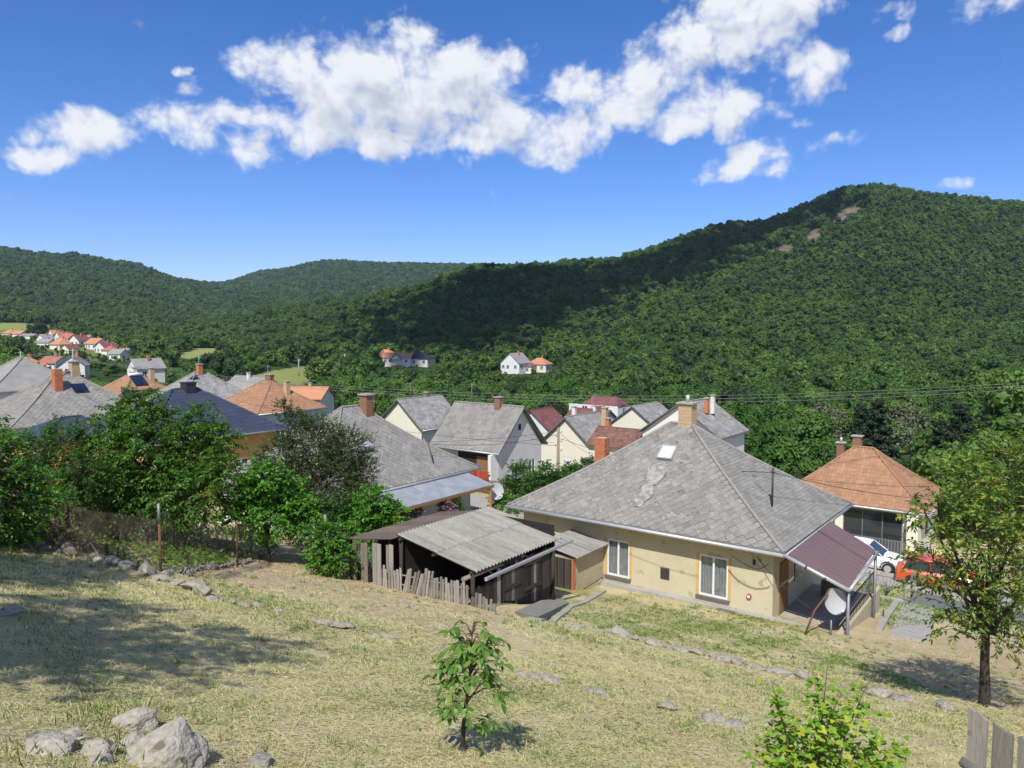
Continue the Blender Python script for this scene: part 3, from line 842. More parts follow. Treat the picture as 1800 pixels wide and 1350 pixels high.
def chimney(house, x, y, z0, z1, w, d, mat, cap='slab', pot=False, brick_h=.075, brick_l=.25, ragged=0.0):
    """brick stack: mortar core with each brick laid proud of it"""
    core = MB(); core.bb(-w / 2 + .012, w / 2 - .012, -d / 2 + .012, d / 2 - .012, 0, z1 - z0 - .01)
    ch = core.build('chimney', MAT['mortar'], house, (x, y, z0))
    H = z1 - z0
    rows = int(H / brick_h)
    cache = {}
    def brick(l, along):
        key = (round(l, 2), along)
        if key not in cache:
            b = MB(); b.box((0, 0, 0), ((l - .012, .06, brick_h - .012) if along == 'x' else (.06, l - .012, brick_h - .012)))
            me = b.mesh('brick'); me.materials.append(mat)
            cache[key] = me
        return cache[key]
    big = brick_l > .2
    for r in range(rows):
        z = (r + .5) * brick_h
        for side, span, dep in (('x', w, d), ('y', d, w)):
            n = max(1, round(span / brick_l))
            l = span / n
            for sg in (-1, 1):
                if sg == 1 and side == 'y' and False: continue
                off = (r % 2) * l / 2
                k = 0; pos = -span / 2 - off
                while pos < span / 2 - 1e-3:
                    a, b = max(pos, -span / 2), min(pos + l, span / 2)
                    pos += l
                    if b - a < .03: continue
                    c = (a + b) / 2
                    jz = rnd.uniform(-ragged, ragged)
                    me = brick(b - a, side)
                    lc = (c, sg * (dep / 2 - .026 + jz), z) if side == 'x' else (sg * (dep / 2 - .026 + jz), c, z)
                    link('brick', me, ch, lc)
    if cap == 'slab':
        c = MB(); c.bb(-w / 2 - .09, w / 2 + .09, -d / 2 - .09, d / 2 + .09, H - .005, H + .07); c.build('cap_slab', MAT['concrete'], ch)
    if pot:
        c = MB(); c.tube([(0, 0, H + .06), (0, 0, H + .4)], .09, 10); c.build('flue_pipe', MAT['gutter'], ch)
    return ch

def plain_chimney(house, x, y, z0, z1, w, d, mat, cap=True):
    b = MB(); b.bb(-w / 2, w / 2, -d / 2, d / 2, 0, z1 - z0)
    ch = b.build('chimney', mat, house, (x, y, z0))
    if cap:
        c = MB(); c.bb(-w / 2 - .06, w / 2 + .06, -d / 2 - .06, d / 2 + .06, z1 - z0 - .005, z1 - z0 + .08); c.build('cap_slab', MAT['concrete'], ch)
    return ch

def house(name, label, E, L, W, zb, rise, kind='hip', ov=.45, rl=.5, wall='white_wall', roof='slate', tiles=None, flare=.0,
          wins_f=(), wins_r=(), rz=RZ, frame='white_paint', gutter=False, group=None, cat='house', caps=True, under='slate_dark'):
    """E: near eave corner. The roof covers x in [-L, 0], y in [0, W] from there; walls sit ov inside. wins: (from corner, width, above base, height, style)"""
    ze = E.z
    root = empty(name, (E.x, E.y, zb), rz)
    tag(root, label, cat, group)
    e = ze - zb
    x0, x1, y0, y1 = -L + ov, -ov, ov, W - ov
    mb = MB()
    U, N = Vector((1, 0, 0)), Vector((0, -1, 0))
    wl, wd = x1 - x0, y1 - y0
    hf = [(wl - c - w, wl - c, z, z + h) for (c, w, z, h, *_) in wins_f]
    wall_rect(mb, Vector((x0, y0, 0)), U, wl, -1.6, e, hf, N)
    hr = [(c, c + w, z, z + h) for (c, w, z, h, *_) in wins_r]
    wall_rect(mb, Vector((x1, y0, 0)), Vector((0, 1, 0)), wd, -1.6, e, hr, Vector((1, 0, 0)))
    mb.poly(((x0, y1, -1.6), (x1, y1, -1.6), (x1, y1, e), (x0, y1, e)))
    mb.poly(((x0, y0, -1.6), (x0, y1, -1.6), (x0, y1, e), (x0, y0, e)))
    slope = rise / (W / 2 if kind == 'gx' else L / 2)
    if kind == 'gx':
        for x in (x0, x1):
            mb.poly(((x, y0, e), (x, y1, e), (x, (y0 + y1) / 2, e + rise - .02)))
    elif kind == 'gy':
        for y in (y0, y1):
            mb.poly(((x0, y, e), (x1, y, e), ((x0 + x1) / 2, y, e + rise - .02)))
    wo = mb.build('wall', MAT[wall], root)
    for i, wi in enumerate(wins_f):
        window(root, Vector((x0, y0, 0)), U, N, hf[i], MAT[frame], wi[4] if len(wi) > 4 else 'dark', bars=wi[5] if len(wi) > 5 else 1)
    for i, wi in enumerate(wins_r):
        window(root, Vector((x1, y0, 0)), Vector((0, 1, 0)), Vector((1, 0, 0)), hr[i], MAT[frame], wi[4] if len(wi) > 4 else 'dark', bars=wi[5] if len(wi) > 5 else 1)
    # roof: slab planes, subdivided up the slope when flared
    faces = roof_faces(kind, -L, 0, 0, W, e, rise, rl)
    rb = MB(); n = 7 if flare else 1
    for f in faces:
        A, B = f[0], f[1]
        T1, T0 = f[2], f[-1]
        top = [[], []]
        for k in range(n):
            qa = [A.lerp(T0, k / n), B.lerp(T1, k / n), B.lerp(T1, (k + 1) / n), A.lerp(T0, (k + 1) / n)]
            qa = [flared(p, e, rise, flare) for p in qa]
            if (qa[2] - qa[3]).length < 1e-4: qa = qa[:3]
            rb.poly(qa); rb.poly([p - Vector((0, 0, .1)) for p in reversed(qa)])
        rb.poly((A, A - Vector((0, 0, .1)), B - Vector((0, 0, .1)), B))
        if kind in ('gx', 'gy'):
            for a, b in ((A, T0), (B, T1)):
                rb.poly((a, b, b - Vector((0, 0, .1)), a - Vector((0, 0, .1))))
    ro = rb.build('roof', MAT[under if tiles else roof], root, fix=False)
    if tiles:
        pat, su, sw, which = tiles
        tb = MB()
        for i, f in enumerate(faces):
            if i not in which: continue
            for pts, tone, Nn, th in tile_plates(f, su, sw, pat, e, rise, flare, 11 + i):
                plate_mb(tb, pts, Nn, th, tone)
        to = tb.build('tiling', MAT[roof], ro, fix=False); to['kind'] = 'stuff'
    if caps:
        cb = MB()
        for f in faces:
            pass
        apex = sorted({tuple(round(c, 4) for c in p) for f in faces for p in f if p.z > e + rise * .9})
        apex = [Vector(a) for a in apex]
        def capline(a, b):
            m = 8
            cb.tube([flared(a.lerp(b, k / m), e, rise, flare) + Vector((0, 0, .015)) for k in range(m + 1)], .075, 6)
        if len(apex) == 2: capline(apex[0], apex[1])
        if kind == 'hip':
            for c in (Vector((-L, 0, e)), Vector((0, 0, e)), Vector((0, W, e)), Vector((-L, W, e))):
                capline(c, min(apex, key=lambda a: (a - c).length))
        cb.build('ridge_cap', MAT['cap' if 'slate' in roof else roof], ro)
    if gutter:
        gb = MB()
        for a, b in ((Vector((-L, -.06, e - .07)), Vector((.06, -.06, e - .07))), (Vector((.06, -.06, e - .07)), Vector((.06, W, e - .07)))):
            gb.tube([a, b], .07, 8)
        gb.build('gutter', MAT['gutter'], root)
    root['_'] = 0
    del root['_']
    return root, ro, e

def patio_dish(name, label, loc, r, az, tilt):
    """offset satellite dish with rim, arm and LNB"""
    o = empty(name, loc, az); tag(o, label, 'satellite dish')
    mb = MB(); n, m = 24, 5
    ring = []
    for k in range(m + 1):
        rr = r * k / m
        ring.append([Vector((rr * math.cos(2 * math.pi * j / n), -.22 * r * (1 - (rr / r) ** 2) * -1, rr * 1.1 * math.sin(2 * math.pi * j / n))) for j in range(n)])
    for k in range(m):
        for j in range(n):
            mb.poly((ring[k][j], ring[k][(j + 1) % n], ring[k + 1][(j + 1) % n], ring[k + 1][j]) if k else (ring[0][0], ring[1][(j + 1) % n], ring[1][j]), .5, True)
    d = mb.build('reflector', MAT['dish'], o, (0, 0, 0), (tilt, 0, 0), fix=False)
    rm = MB(); rm.tube([Vector((r * math.cos(2 * math.pi * j / n), 0, r * 1.1 * math.sin(2 * math.pi * j / n))) for j in range(n + 1)], .012, 5, cap=False); rm.build('rim', MAT['steel'], d)
    am = MB(); am.tube([(0, 0, -r * 1.08), (0, -r * 1.0, -r * .75)], .014, 6); am.build('feed_arm', MAT['steel'], d)
    ln = MB(); ln.tube([(0, -r * 1.0, -r * .75), (0, -r * .9, -r * .62)], .04, 8); ln.build('receiver', MAT['white_paint'], d)
    return o
# ------------------------------------------------------------------ the yellow house
def on_front(E, off, u, v):
    """local x and world z of the front-facade point seen at a photo pixel (facade plane y = off in the house frame)"""
    d = P(u, v, 1.0); r = d.x
    x = (r * (E.y + .8 * off) - E.x - .6 * off) / (.8 + .6 * r)
    y = E.y - .6 * x + .8 * off
    return x, d.z * y

def on_side(E, off, u, v):
    """local y and world z on a plane x = off"""
    d = P(u, v, 1.0); r = d.x
    yl = (r * (E.y - .6 * off) - E.x - .8 * off) / (.6 - .8 * r)
    y = E.y - .6 * off + .8 * yl
    return yl, d.z * y

def build_main():
    E = P(1378, 972, 28.0)
    ov, L, W, zb, rise = .55, 12.9, 10.0, -11.15, 3.85
    wins = []
    for (ua, va, ub, vb) in ((1228, 973, 1279, 1044), (1067, 946, 1106, 1009)):
        xa, za = on_front(E, ov, ua, vb); xb, zb_ = on_front(E, ov, ub, vb); _, zt = on_front(E, ov, ua, va)
        c = (-ov) - xb
        wins.append((c, xb - xa, za - zb, zt - za, 'lace'))
    flare = .16
    root, ro, e = house('yellow_house', 'yellow plastered house with grey diamond slate hip roof and two white windows', E, L, W, zb, rise, 'hip', ov, .5,
                        'yellow_wall', 'slate', None, flare, wins, (), under='slate_dark', caps=True)
    ro.data.materials[0] = MAT['slate_dark']
    faces = roof_faces('hip', -L, 0, 0, W, e, rise, .5)
    pl = tile_plates(faces[0], .43, .225, 'diamond', e, rise, flare, 5, .018, .010, .008, .004)
    pl.sort(key=lambda t: sum(p.z for p in t[0]))
    rest = MB()
    for k, (pts, tone, N, th) in enumerate(pl):
        if k < 300:
            m = MB(); c = sum(pts, Vector()) / 4
            plate_mb(m, [p - c for p in pts], N, th, tone)
            m.build('tile', MAT['slate'], ro, c, fix=False)
        else:
            plate_mb(rest, pts, N, th, tone)
    for pts, tone, N, th in tile_plates(faces[1], .40, .17, 'rect', e, rise, flare, 9, .022, .012, .012, .004):
        plate_mb(rest, pts, N, th, tone)
    for f, sd_ in ((faces[2], 3), (faces[3], 4)):
        for pts, tone, N, th in tile_plates(f, .43, .225, 'diamond', e, rise, flare, sd_, .03, .016, .014, 0):
            plate_mb(rest, pts, N, th, tone)
    o = rest.build('tiling', MAT['slate'], ro, fix=False); o['kind'] = 'stuff'
    # gutters and downpipe
    g = MB(); g.tube([(-L, -.09, e - .05), (.02, -.09, e - .09)], .075, 10); g.build('gutter', MAT['gutter'], root)
    g = MB(); g.tube([(.09, -.05, e - .09), (.09, W, e - .02)], .06, 8); g.build('gutter', MAT['gutter'], root)
    for (c_, w_, z_, h_, *_) in wins:
        xr = -ov - c_; xl = xr - w_
        for xa, xb in ((xl - .13, xl - .012), (xr + .012, xr + .13)):
            t = MB(); t.bb(xa, xb, ov - .006, ov - .002, z_ - .02, z_ + h_ + .05); t.build('painted_band', MAT['trim_orange'], root)
    # soffit board
    sb = MB(); sb.bb(-L + .02, -.02, .02, ov - .004, e - .14, e - .115); sb.bb(-ov + .004, -.02, ov + .004, W - .02, e - .14, e - .115); sb.build('soffit', MAT['brown_wood'], root)
    # plinth kerb round the foot of the wall
    pk = MB(); pk.bb(-L + ov - .2, .9, ov - .42, ov - .004, -1.2, .08); pk.build('plinth', MAT['concrete'], root)
    # stacks
    def roofz(x, y):
        h = min(max(0, 1 - abs(y - W / 2) / (W / 2)), max(0, 1 - max(0, abs(x + L / 2) - .5) / (L / 2 - .5)))
        return e + rise * h
    chimney(root, -L / 2 + .25, W / 2 + .15, e + rise - .45, e + rise + .95, .66, .6, MAT['buff_brick'], 'slab', True, .155, .33, .004)
    # red stack stands on the far-left slope
    chimney(root, -10.7, 5.0, e + .95, e + 2.82, .58, .5, MAT['red_brick'], None, False, .085, .24, .014)
    # roof window on the front slope
    def on_roof(x, y, up=.05):
        h = y / (W / 2)
        p = flared(Vector((x, y, e + rise * h)), e, rise, flare)
        return p + Vector((0, -.61, .79)) * up
    ang = math.atan2(rise, W / 2)
    sk = empty('skylight_frame', on_roof(-L / 2 + .03, 3.55, .09), 0, root); sk.rotation_euler = (ang, 0, 0)
    sk.name = 'roof_window'
    b = MB(); w2, h2 = .36, .42
    for x0, x1, y0, y1 in ((-w2, -w2 + .06, -h2, h2), (w2 - .06, w2, -h2, h2), (-w2 + .06, w2 - .06, -h2, -h2 + .06), (-w2 + .06, w2 - .06, h2 - .06, h2)):
        b.bb(x0, x1, y0, y1, -.06, .07)
    b.build('frame', MAT['gutter'], sk)
    b = MB(); b.bb(-w2 + .06, w2 - .06, -h2 + .06, h2 - .06, .03, .045)
    m, nt, out = new_mat('opal_pane'); principled(nt, out, (.60, .66, .74), .12, spec=.6); b.build('pane', m, sk)
    # lime streak under the roof window: bare cement patch with its own ragged outline
    rg = random.Random(3); st = MB(); cols = []
    xs0 = -L / 2 + .02
    rows = 16; prev = None
    for k in range(rows + 1):
        y = 3.05 - 2.15 * k / rows
        w = .40 * (1 - .55 * k / rows) * (1 + .35 * rg.uniform(-1, 1))
        cx = xs0 - .12 * k / rows + .08 * rg.uniform(-1, 1)
        cur = (on_roof(cx - w, y, .068), on_roof(cx - w * .2, y, .074), on_roof(cx + w * .4, y, .074), on_roof(cx + w, y, .068))
        if prev:
            for a in range(3): st.poly((cur[a], cur[a + 1], prev[a + 1], prev[a]), rg.random())
        prev = cur
    st.build('cement_patch', M_rough('cement_wash', (.26, .252, .238), (.35, .337, .312), 3, (.23, .222, .21), 5, .5, .95, .4, .02, .15), ro, fix=False)
    # moss in the joints and pale lichen rosettes on the old slates
    rr = random.Random(77); mo, li = MB(), MB()
    for k in range(430):
        y = rr.uniform(.1, 4.4); hw = (1 - y / 5.0) * L * .47; x = -L / 2 + rr.uniform(-hw, hw)
        row = round((y * 1.26) / .225); y = row * .225 / 1.26 - .02
        if y < .05: continue
        if k % 3:
            c = on_roof(x, y, .035); s_ = rr.uniform(.010, .028); a = rr.uniform(0, 6.28)
            tx = Vector((math.cos(a), math.sin(a) * .79, math.sin(a) * .61)); ty = Vector((-math.sin(a), math.cos(a) * .79, math.cos(a) * .61)); up = Vector((0, -.61, .79))
            mo.poly((c - tx * s_ * 1.6, c + ty * s_ * .6 + up * s_ * .5, c + tx * s_ * 1.6), rr.random()); mo.poly((c - tx * s_ * 1.6, c + tx * s_ * 1.6, c - ty * s_ * .6 + up * s_ * .4), rr.random())
        elif k % 2:
            c = on_roof(x, y + .08, .045); s_ = rr.uniform(.02, .055); n_ = 9
            rim = [c + Vector((math.cos(t), math.sin(t) * .79, math.sin(t) * .61)) * s_ * rr.uniform(.7, 1.15) for t in [6.283 * i / n_ for i in range(n_)]]
            top = c + Vector((0, -.61, .79)) * .012
            for i in range(n_): li.poly((top, rim[i], rim[(i + 1) % n_]), rr.random())
    o = mo.build('moss', M_rough('roof_moss', (.05, .047, .038), (.09, .085, .065), 9, None, rough=.95, tone_amt=.3), ro, fix=False); o['kind'] = 'stuff'
    o = li.build('lichen', M_rough('roof_lichen', (.32, .31, .28), (.42, .41, .37), 9, None, rough=.95, tone_amt=.2), ro, fix=False); o['kind'] = 'stuff'
    # thin mast on the right slope, with bracket
    yl, zt = 4.4, 0
    hx = -1.55
    zz = e + rise * (1 - (abs(hx + L / 2) - .5) / (L / 2 - .5))
    mm = MB(); mm.tube([(hx, 3.3, zz - .2), (hx, 3.3, zz + 1.55)], .045, 8, .4); mm.box((hx, 3.3, zz + 1.35), (.16, .1, .05))
    mm.build('service_mast', MAT['dark_steel'], root)
    # facade fittings
    x, z = on_front(E, ov, 1169, 1008)
    v = MB(); v.bb(x - .2, x + .2, ov - .03, ov - .004, z - zb - .24, z - zb + .24)
    for k in range(6): v.bb(x - .17, x + .17, ov - .045, ov - .03, z - zb - .2 + k * .07, z - zb - .16 + k * .07, .3)
    v.build('vent_grille', MAT['vent'], root)
    x, z = on_front(E, ov, 1317, 1048)
    v = MB(); v.tube([(x, ov - .004, z - zb), (x, ov - .07, z - zb)], .1, 14); h = v.build('bell_housing', MAT['red_wood'], root)
    v = MB(); v.tube([(x, ov - .07, z - zb), (x, ov - .1, z - zb)], .06, 12); v.build('bell_cap', MAT['white_paint'], h)
    x, z = on_front(E, ov, 1326, 988)
    v = MB(); v.box((x, ov - .03, z - zb), (.1, .05, .2)); v.box((x + .22, ov - .02, z - zb + .12), (.06, .03, .06)); v.build('cable_bracket', MAT['dark_steel'], root)
    # hatch box on the kerb and a leaning board by the corner
    x, z = on_front(E, ov - .3, 1279, 1077)
    v = MB(); v.bb(x - .35, x + .35, ov - .62, ov - .424, -.02, .1); v.build('cellar_hatch', MAT['grey_paint'], root)
    # lead-in cables across the facade
    c = MB()
    def cable(pts, r=.011, sag=.0, n=10):
        out = []
        for (a, b) in zip(pts[:-1], pts[1:]):
            for k in range(n):
                t = k / n; p = a.lerp(b, t); p.z -= sag * 4 * t * (1 - t); out.append(p)
        out.append(pts[-1]); c.tube(out, r, 4, cap=False)
    def fp(u, v, off=.05):
        x, z = on_front(E, ov, u, v); return Vector((x, ov - off, z - zb))
    cable([fp(1285, 975), fp(1330, 1000), fp(1352, 990)], .010, .05)
    cable([fp(1281, 1000), fp(1300, 1020), fp(1328, 1033), fp(1354, 1030)], .012, .04)
    cable([fp(1106, 972), fp(1170, 997), fp(1228, 1012)], .005, .01)
    c.build('facade_cable', MAT['dark_wire'], root)
    # ---- porch on the right side
    px1 = 2.25
    zs = e - .02
    A, B_, C, D = Vector((.12, .05, zs - .02)), Vector((px1, .05, zs - .86)), Vector((px1, 4.5, zs - .55)), Vector((.12, 5.9, zs + .02))
    N = (B_ - A).cross(D - A).normalized()
    pr = MB(); n = 26
    # ribbed sheets, seam a third from the far edge
    for k in range(n):
        t0, t1 = k / n, (k + 1) / n
        a0, a1 = A.lerp(D, t0), A.lerp(D, t1); b0, b1 = B_.lerp(C, t0), B_.lerp(C, t1)
        up = N * (.012 if k % 2 else 0)
        tone = .45 + .1 * rg.random()
        pr.poly((a0 + up, b0 + up, b1 + up, a1 + up), tone)
        pr.poly((a0 + N * .0, b0, b0 + N * .012, a0 + N * .012), .4)
    for q in ((A, B_, C, D),):
        pr.poly([p - N * .035 for p in reversed(q)], .4)
    pr.poly((A, A - N * .035, B_ - N * .035, B_), .4); pr.poly((C, C - N * .035, D - N * .035, D), .4); pr.poly((B_, B_ - N * .035, C - N * .035, C), .4)
    pr.build('porch_roof', MAT['porch_sheet'], root, fix=False)
    sm = MB(); a, b = A.lerp(D, .68) + N * .02, B_.lerp(C, .68) + N * .02
    sm.tube([a, b], .018, 4); sm.build('porch_roof_seam', MAT['dark_steel'], root)
    g = MB(); g.tube([A + Vector((-.1, -.09, -.03)), B_ + Vector((.08, -.09, -.06))], .07, 10); g.build('porch_gutter', MAT['gutter'], root)
    for t in (.33, .66):
        p = A.lerp(B_, t) + Vector((-.01, -.09, -.05)); s = MB(); s.tube([p + Vector((-.03, 0, 0)), p + Vector((.03, 0, -.03))], .085, 10); s.build('gutter_bracket', MAT['dark_steel'], root)
    g = MB(); g.tube([B_ + Vector((.07, -.05, -.05)), C + Vector((.07, .05, -.05))], .055, 8); g.build('porch_gutter', MAT['gutter'], root)
    # porch floor, steps, low parapet with rail, posts
    f = MB(); f.bb(-ov + .004, px1 - .35, .9, 6.0, -1.4, -.12); f.build('porch_floor', MAT['concrete'], root)
    f = MB(); f.bb(.2, px1 - .6, .2, .896, -1.4, -.42); f.bb(.55, px1 - .75, 1.3, 2.1, -.116, -.02); f.build('porch_step', MAT['concrete'], root)
    f = MB(); f.bb(px1 - .34, px1 - .12, -.35, 6.2, -1.5, .18); f.build('porch_parapet', MAT['beige_wall'], root)
    f = MB()
    for k in range(22):
        f.tube([(px1 - .22, .9 + k * .23, .17), (px1 - .22, .9 + k * .23, 1.05)], .014, 5)
    f.tube([(px1 - .22, .8, 1.06), (px1 - .22, 6.0, 1.06)], .025, 6)
    f.build('porch_railing', MAT['dark_steel'], root)
    for y in (.12, 4.4):
        f = MB(); f.tube([(px1 + .02, y, -1.7), (px1 + .02, y, zs - .85 + .07 * y)], .055, 8); f.build('porch_post', MAT['steel'], root)
    f = MB(); f.bb(-ov + .002, -ov + .05, 1.3, 2.3, -.1, 1.95); f.build('side_door', MAT['brown_wood'], root)
    f = MB(); f.bb(-ov + .002, -ov + .05, 3.2, 4.2, .75, 1.95); f.build('side_window', MAT['dark_glass'], root)
    f = MB(); f.box((.5, 4.9, .2), (.7, .5, .65)); f.box((.5, 4.64, .2), (.5, .02, .45), None, .9); f.build('porch_cupboard', MAT['grey_paint'], root)
    return E, root, e, zb
MAIN_E, MAIN, MAIN_e, MAIN_zb = build_main()
def main_pt(x, y, z):
    return Vector((MAIN_E.x, MAIN_E.y, MAIN_zb)) + EX * x + EY * y + Vector((0, 0, z))

# dish on a bent pole beside the porch
dp = P(1469, 1057, 26.9)
patio_dish('satellite_dish', 'white satellite dish hanging under the burgundy porch roof corner', dp, .43, R(8), R(-14))
pb = P(1411, 1108, 26.2)
m = MB(); m.tube([(pb.x, pb.y, G(pb.x, pb.y) - .2), tuple(P(1432, 1073, 26.3)), tuple(P(1452, 1047, 26.6)), tuple(P(1458, 1035, 26.75))], .035, 7)
tag(m.build('leaning_pole', MAT['rust']), 'rusty bent pole leaning up against the porch roof beside the satellite dish', 'pole')

# ------------------------------------------------------------------ neighbours along the street
EG = Vector((-9.5, 38.0, -8.86))
h, ro, e = house('grey_roofed_house', 'long grey slate hip-roofed house with brick chimney and clear plastic porch', EG, 10, 12.6, -12.1, 4.1, 'hip', .5, .7, 'grey_wall', 'slate',
      ('diamond', .46, .24, (0, 1)), .26, (), [(4.2, .7, 1.0, 1.0), (8.8, .5, 1.5, .5)])
chimney(h, -4.6, 7.2, e + 3.3, e + 4.75, .62, .55, MAT['brown_brick'], 'slab', False, .10, .27, .008)
# open roof hatch
q = MB(); q.bb(-.3, .3, -.4, .4, -.02, .12); q.bb(-.24, .24, -.5, .3, .12, .2)
q.build('roof_hatch', MAT['gutter'], h, (-2.55, 5.2, e + 2.05), (0, R(37), 0))
q = MB(); q.tube([(-.9, 9.2, e + .5), (-1.2, 9.0, e + 1.9)], .04, 6); q.build('service_mast', MAT['rust'], h)
q = MB(); q.tube([(.08, 0, e - .05), (.08, 12.6, e - .02)], .06, 8); q.build('gutter', MAT['gutter'], h)
# plastic porch roof on the right side: sheets on a frame
y0, y1, za, zc, xo = 3.1, 11.2, e - .12, e - .6, 2.1
for k in range(8):
    ya, yb = y0 + (y1 - y0) * k / 8, y0 + (y1 - y0) * (k + 1) / 8
    for j in range(2):
        xa, xb = .05 + (xo - .05) * j / 2, .05 + (xo - .05) * (j + 1) / 2
        z_a, z_b = za + (zc - za) * j / 2, za + (zc - za) * (j + 1) / 2
        q = MB()
        t = Vector((0, 0, .015 + .004 * ((k + j) % 2)))
        pts = [Vector((xa, ya + .015, z_a)), Vector((xb - .01, ya + .015, z_b)), Vector((xb - .01, yb - .015, z_b)), Vector((xa, yb - .015, z_a))]
        q.poly([p + t for p in pts], rnd.random()); q.poly([p for p in reversed(pts)])
        for i in range(4): q.poly((pts[i], pts[(i + 1) % 4], pts[(i + 1) % 4] + t, pts[i] + t))
        q.build('roof_sheet', MAT['plastic'], h, fix=False)
q = MB(); q.bb(xo - .05, xo + .05, y0, y1, zc - .16, zc - .03)
for k in range(9): 
    yy = y0 + (y1 - y0) * k / 8
    q.tube([(.05, yy, za - .04), (xo, yy, zc - .04)], .03, 4)
q.build('porch_beam', MAT['brown_wood'], h)
for yy in (y0 + .1, y0 + 3.9, y1 - .3):
    q = MB(); q.bb(xo - .09, xo + .05, yy - .07, yy + .07, -1.4, zc - .16); q.build('porch_post', MAT['orange_wood'], h)
for yd in (5.3, 10.3):
    q = MB(); q.bb(-.49, -.43, yd, yd + .85, -.2, 1.9); q.build('side_door', MAT['brown_wood'], h)
dd = Vector((EG.x, EG.y, -12.1)) + EX * 1.9 + EY * 11.7 + Vector((0, 0, e - 1.1))
patio_dish('satellite_dish', 'white satellite dish at the end of the clear plastic porch', dd, .5, R(25), R(-18))

EB = Vector((-22.5, 46.4, -7.25))
h, ro, e = house('blue_roofed_house', 'house with dark blue metal tile hip roof and square anthracite chimney', EB, 8.2, 10.4, -11.2, 3.0, 'hip', .45, .9, 'tan_wall', 'blue',
      ('pan', .30, .36, (0, 1, 2)), 0, [(1.5, 1.2, .9, 1.3)], [(2, 1.2, .9, 1.3), (6, 1.2, .9, 1.3)], under='anthracite')
q = MB(); q.bb(-.4, .4, -.36, .36, 0, 1.0); ch = q.build('chimney', MAT['anthracite'], h, (-4.0, 5.4, e + 2.4))
q = MB(); q.bb(-.45, .45, -.41, .41, .995, 1.06); q.build('chimney_cap', MAT['anthracite'], ch)
# lower wing of the same roof, towards the left house
ew = Vector((-31.2, 49.6, -7.6))
hw, row, _ = house('blue_roofed_annex', 'low annex with blue metal tile roof between the grey-roofed house and the blue one', ew, 5.0, 7.0, -11.2, 1.3, 'hip', .3, .6, 'tan_wall', 'blue', ('pan', .30, .36, (0, 1)), 0, cat='annex', under='anthracite')

EL = P(15, 755, 56)
h, ro, e = house('grey_pyramid_house', 'large grey slate pyramid-roofed house with two brick chimneys and a wire mast', EL, 10.4, 12.2, -11.0, 3.75, 'hip', .5, .5, 'beige_wall', 'slate',
      ('diamond', .46, .24, (0, 1)), .2, [(2, 1.2, 1, 1.4)], [(2, 1.2, 1, 1.4), (6, 1.2, 1, 1.4)])
chimney(h, -3.7, 5.0, e + 2.2, e + 4.15, .62, .6, MAT['red_brick'], None, False, .10, .30, .008)
chimney(h, -5.0, 6.9, e + 3.1, e + 4.6, .66, .62, MAT['buff_brick'], 'slab', False, .15, .33, .005)
q = MB(); q.bb(-.4, .4, -.55, .55, 0, .08); q.build('roof_window', MAT['solar'], h, (-3.35, 6.5, e + 2.55), (0, R(36), 0))
q = MB(); q.tube([(-4.6, 5.3, e + 2.6), (-4.6, 5.3, e + 5.5)], .045, 6); q.box((-4.6, 5.3, e + 5.4), (.5, .06, .06)); q.box((-4.6, 5.3, e + 5.1), (.5, .06, .06)); q.build('wire_mast', MAT['steel'], h)
q = MB(); q.poly(((.05, 1, e - .1), (1.7, 1, e - .65), (1.7, 11, e - .65), (.05, 11, e - .1))); q.poly(((.05, 1, e - .13), (.05, 11, e - .13), (1.7, 11, e - .68), (1.7, 1, e - .68)))
for k in range(26): q.tube([(.05, 1 + k * .4, e - .095), (1.7, 1 + k * .4, e - .645)], .02, 4)
q.build('lean_to_sheet', MAT['steel'], h, fix=False)
for yy in (1.2, 10.8):
    q = MB(); q.tube([(1.6, yy, -1.2), (1.6, yy, e - .66)], .06, 6); q.build('lean_to_post', MAT['steel'], h)

EW = P(877, 798, 60)
h, ro, e = house('white_gabled_house', 'pale grey rendered gabled house with red balcony and slate roof beside the road', EW, 7.6, 6.9, -14.2, 3.45, 'gx', .42, 0, 'grey_wall', 'slate',
      ('diamond', .46, .24, (0,)), .1, (), [(1.8, .95, 1.75, 1.35), (4.2, .95, 1.75, 1.35)])
chimney(h, -2.6, 3.3, e + 2.6, e + 4.1, .55, .5, MAT['brown_brick'], 'slab', False, .12, .27, .006)
q = MB(); q.bb(-.418, -.40, 3.15, 3.5, e + 1.5, e + 2.0); q.build('attic_vent', MAT['dark'], h)
# balcony on the left of the gable: floor, red slatted rail, dark sheet painting in recess shade
q = MB(); q.bb(-4.6, -.9, .405, .416, 1.2, e - .25); q.build('balcony_shade_sheet', MAT['dark'], h)
q = MB(); q.bb(-4.8, -.5, -.75, .40, 1.75, 1.9); q.build('balcony_floor', MAT['concrete'], h)
for k in range(20):
    q = MB(); q.bb(-4.7 + k * .21, -4.55 + k * .21, -.75, -.71, 1.93, 2.8, rnd.random()); q.build('balcony_slat', MAT['red_wood'], h)
q = MB(); q.bb(-4.8, -.45, -.70, -.64, 2.74, 2.84); q.bb(-4.8, -.45, -.70, -.64, 1.92, 2.0); q.build('balcony_rail', MAT['red_wood'], h)
q = MB(); q.bb(-.75, -.46, -.45, .40, -1.2, e - .12); q.build('balcony_pillar', MAT['white_wall'], h)
q = MB(); q.bb(-4.6, -.6, -.9, .4, 1.1, 1.2); q.build('basement_awning', MAT['asbestos'], h)
q = MB(); q.bb(-2.6, -1.4, .39, .404, 1.95, 3.75); q.bb(-4.2, -3.2, .39, .404, -.4, .8); q.build('balcony_door', MAT['brown_wood'], h)
q = MB(); rg = random.Random(5)
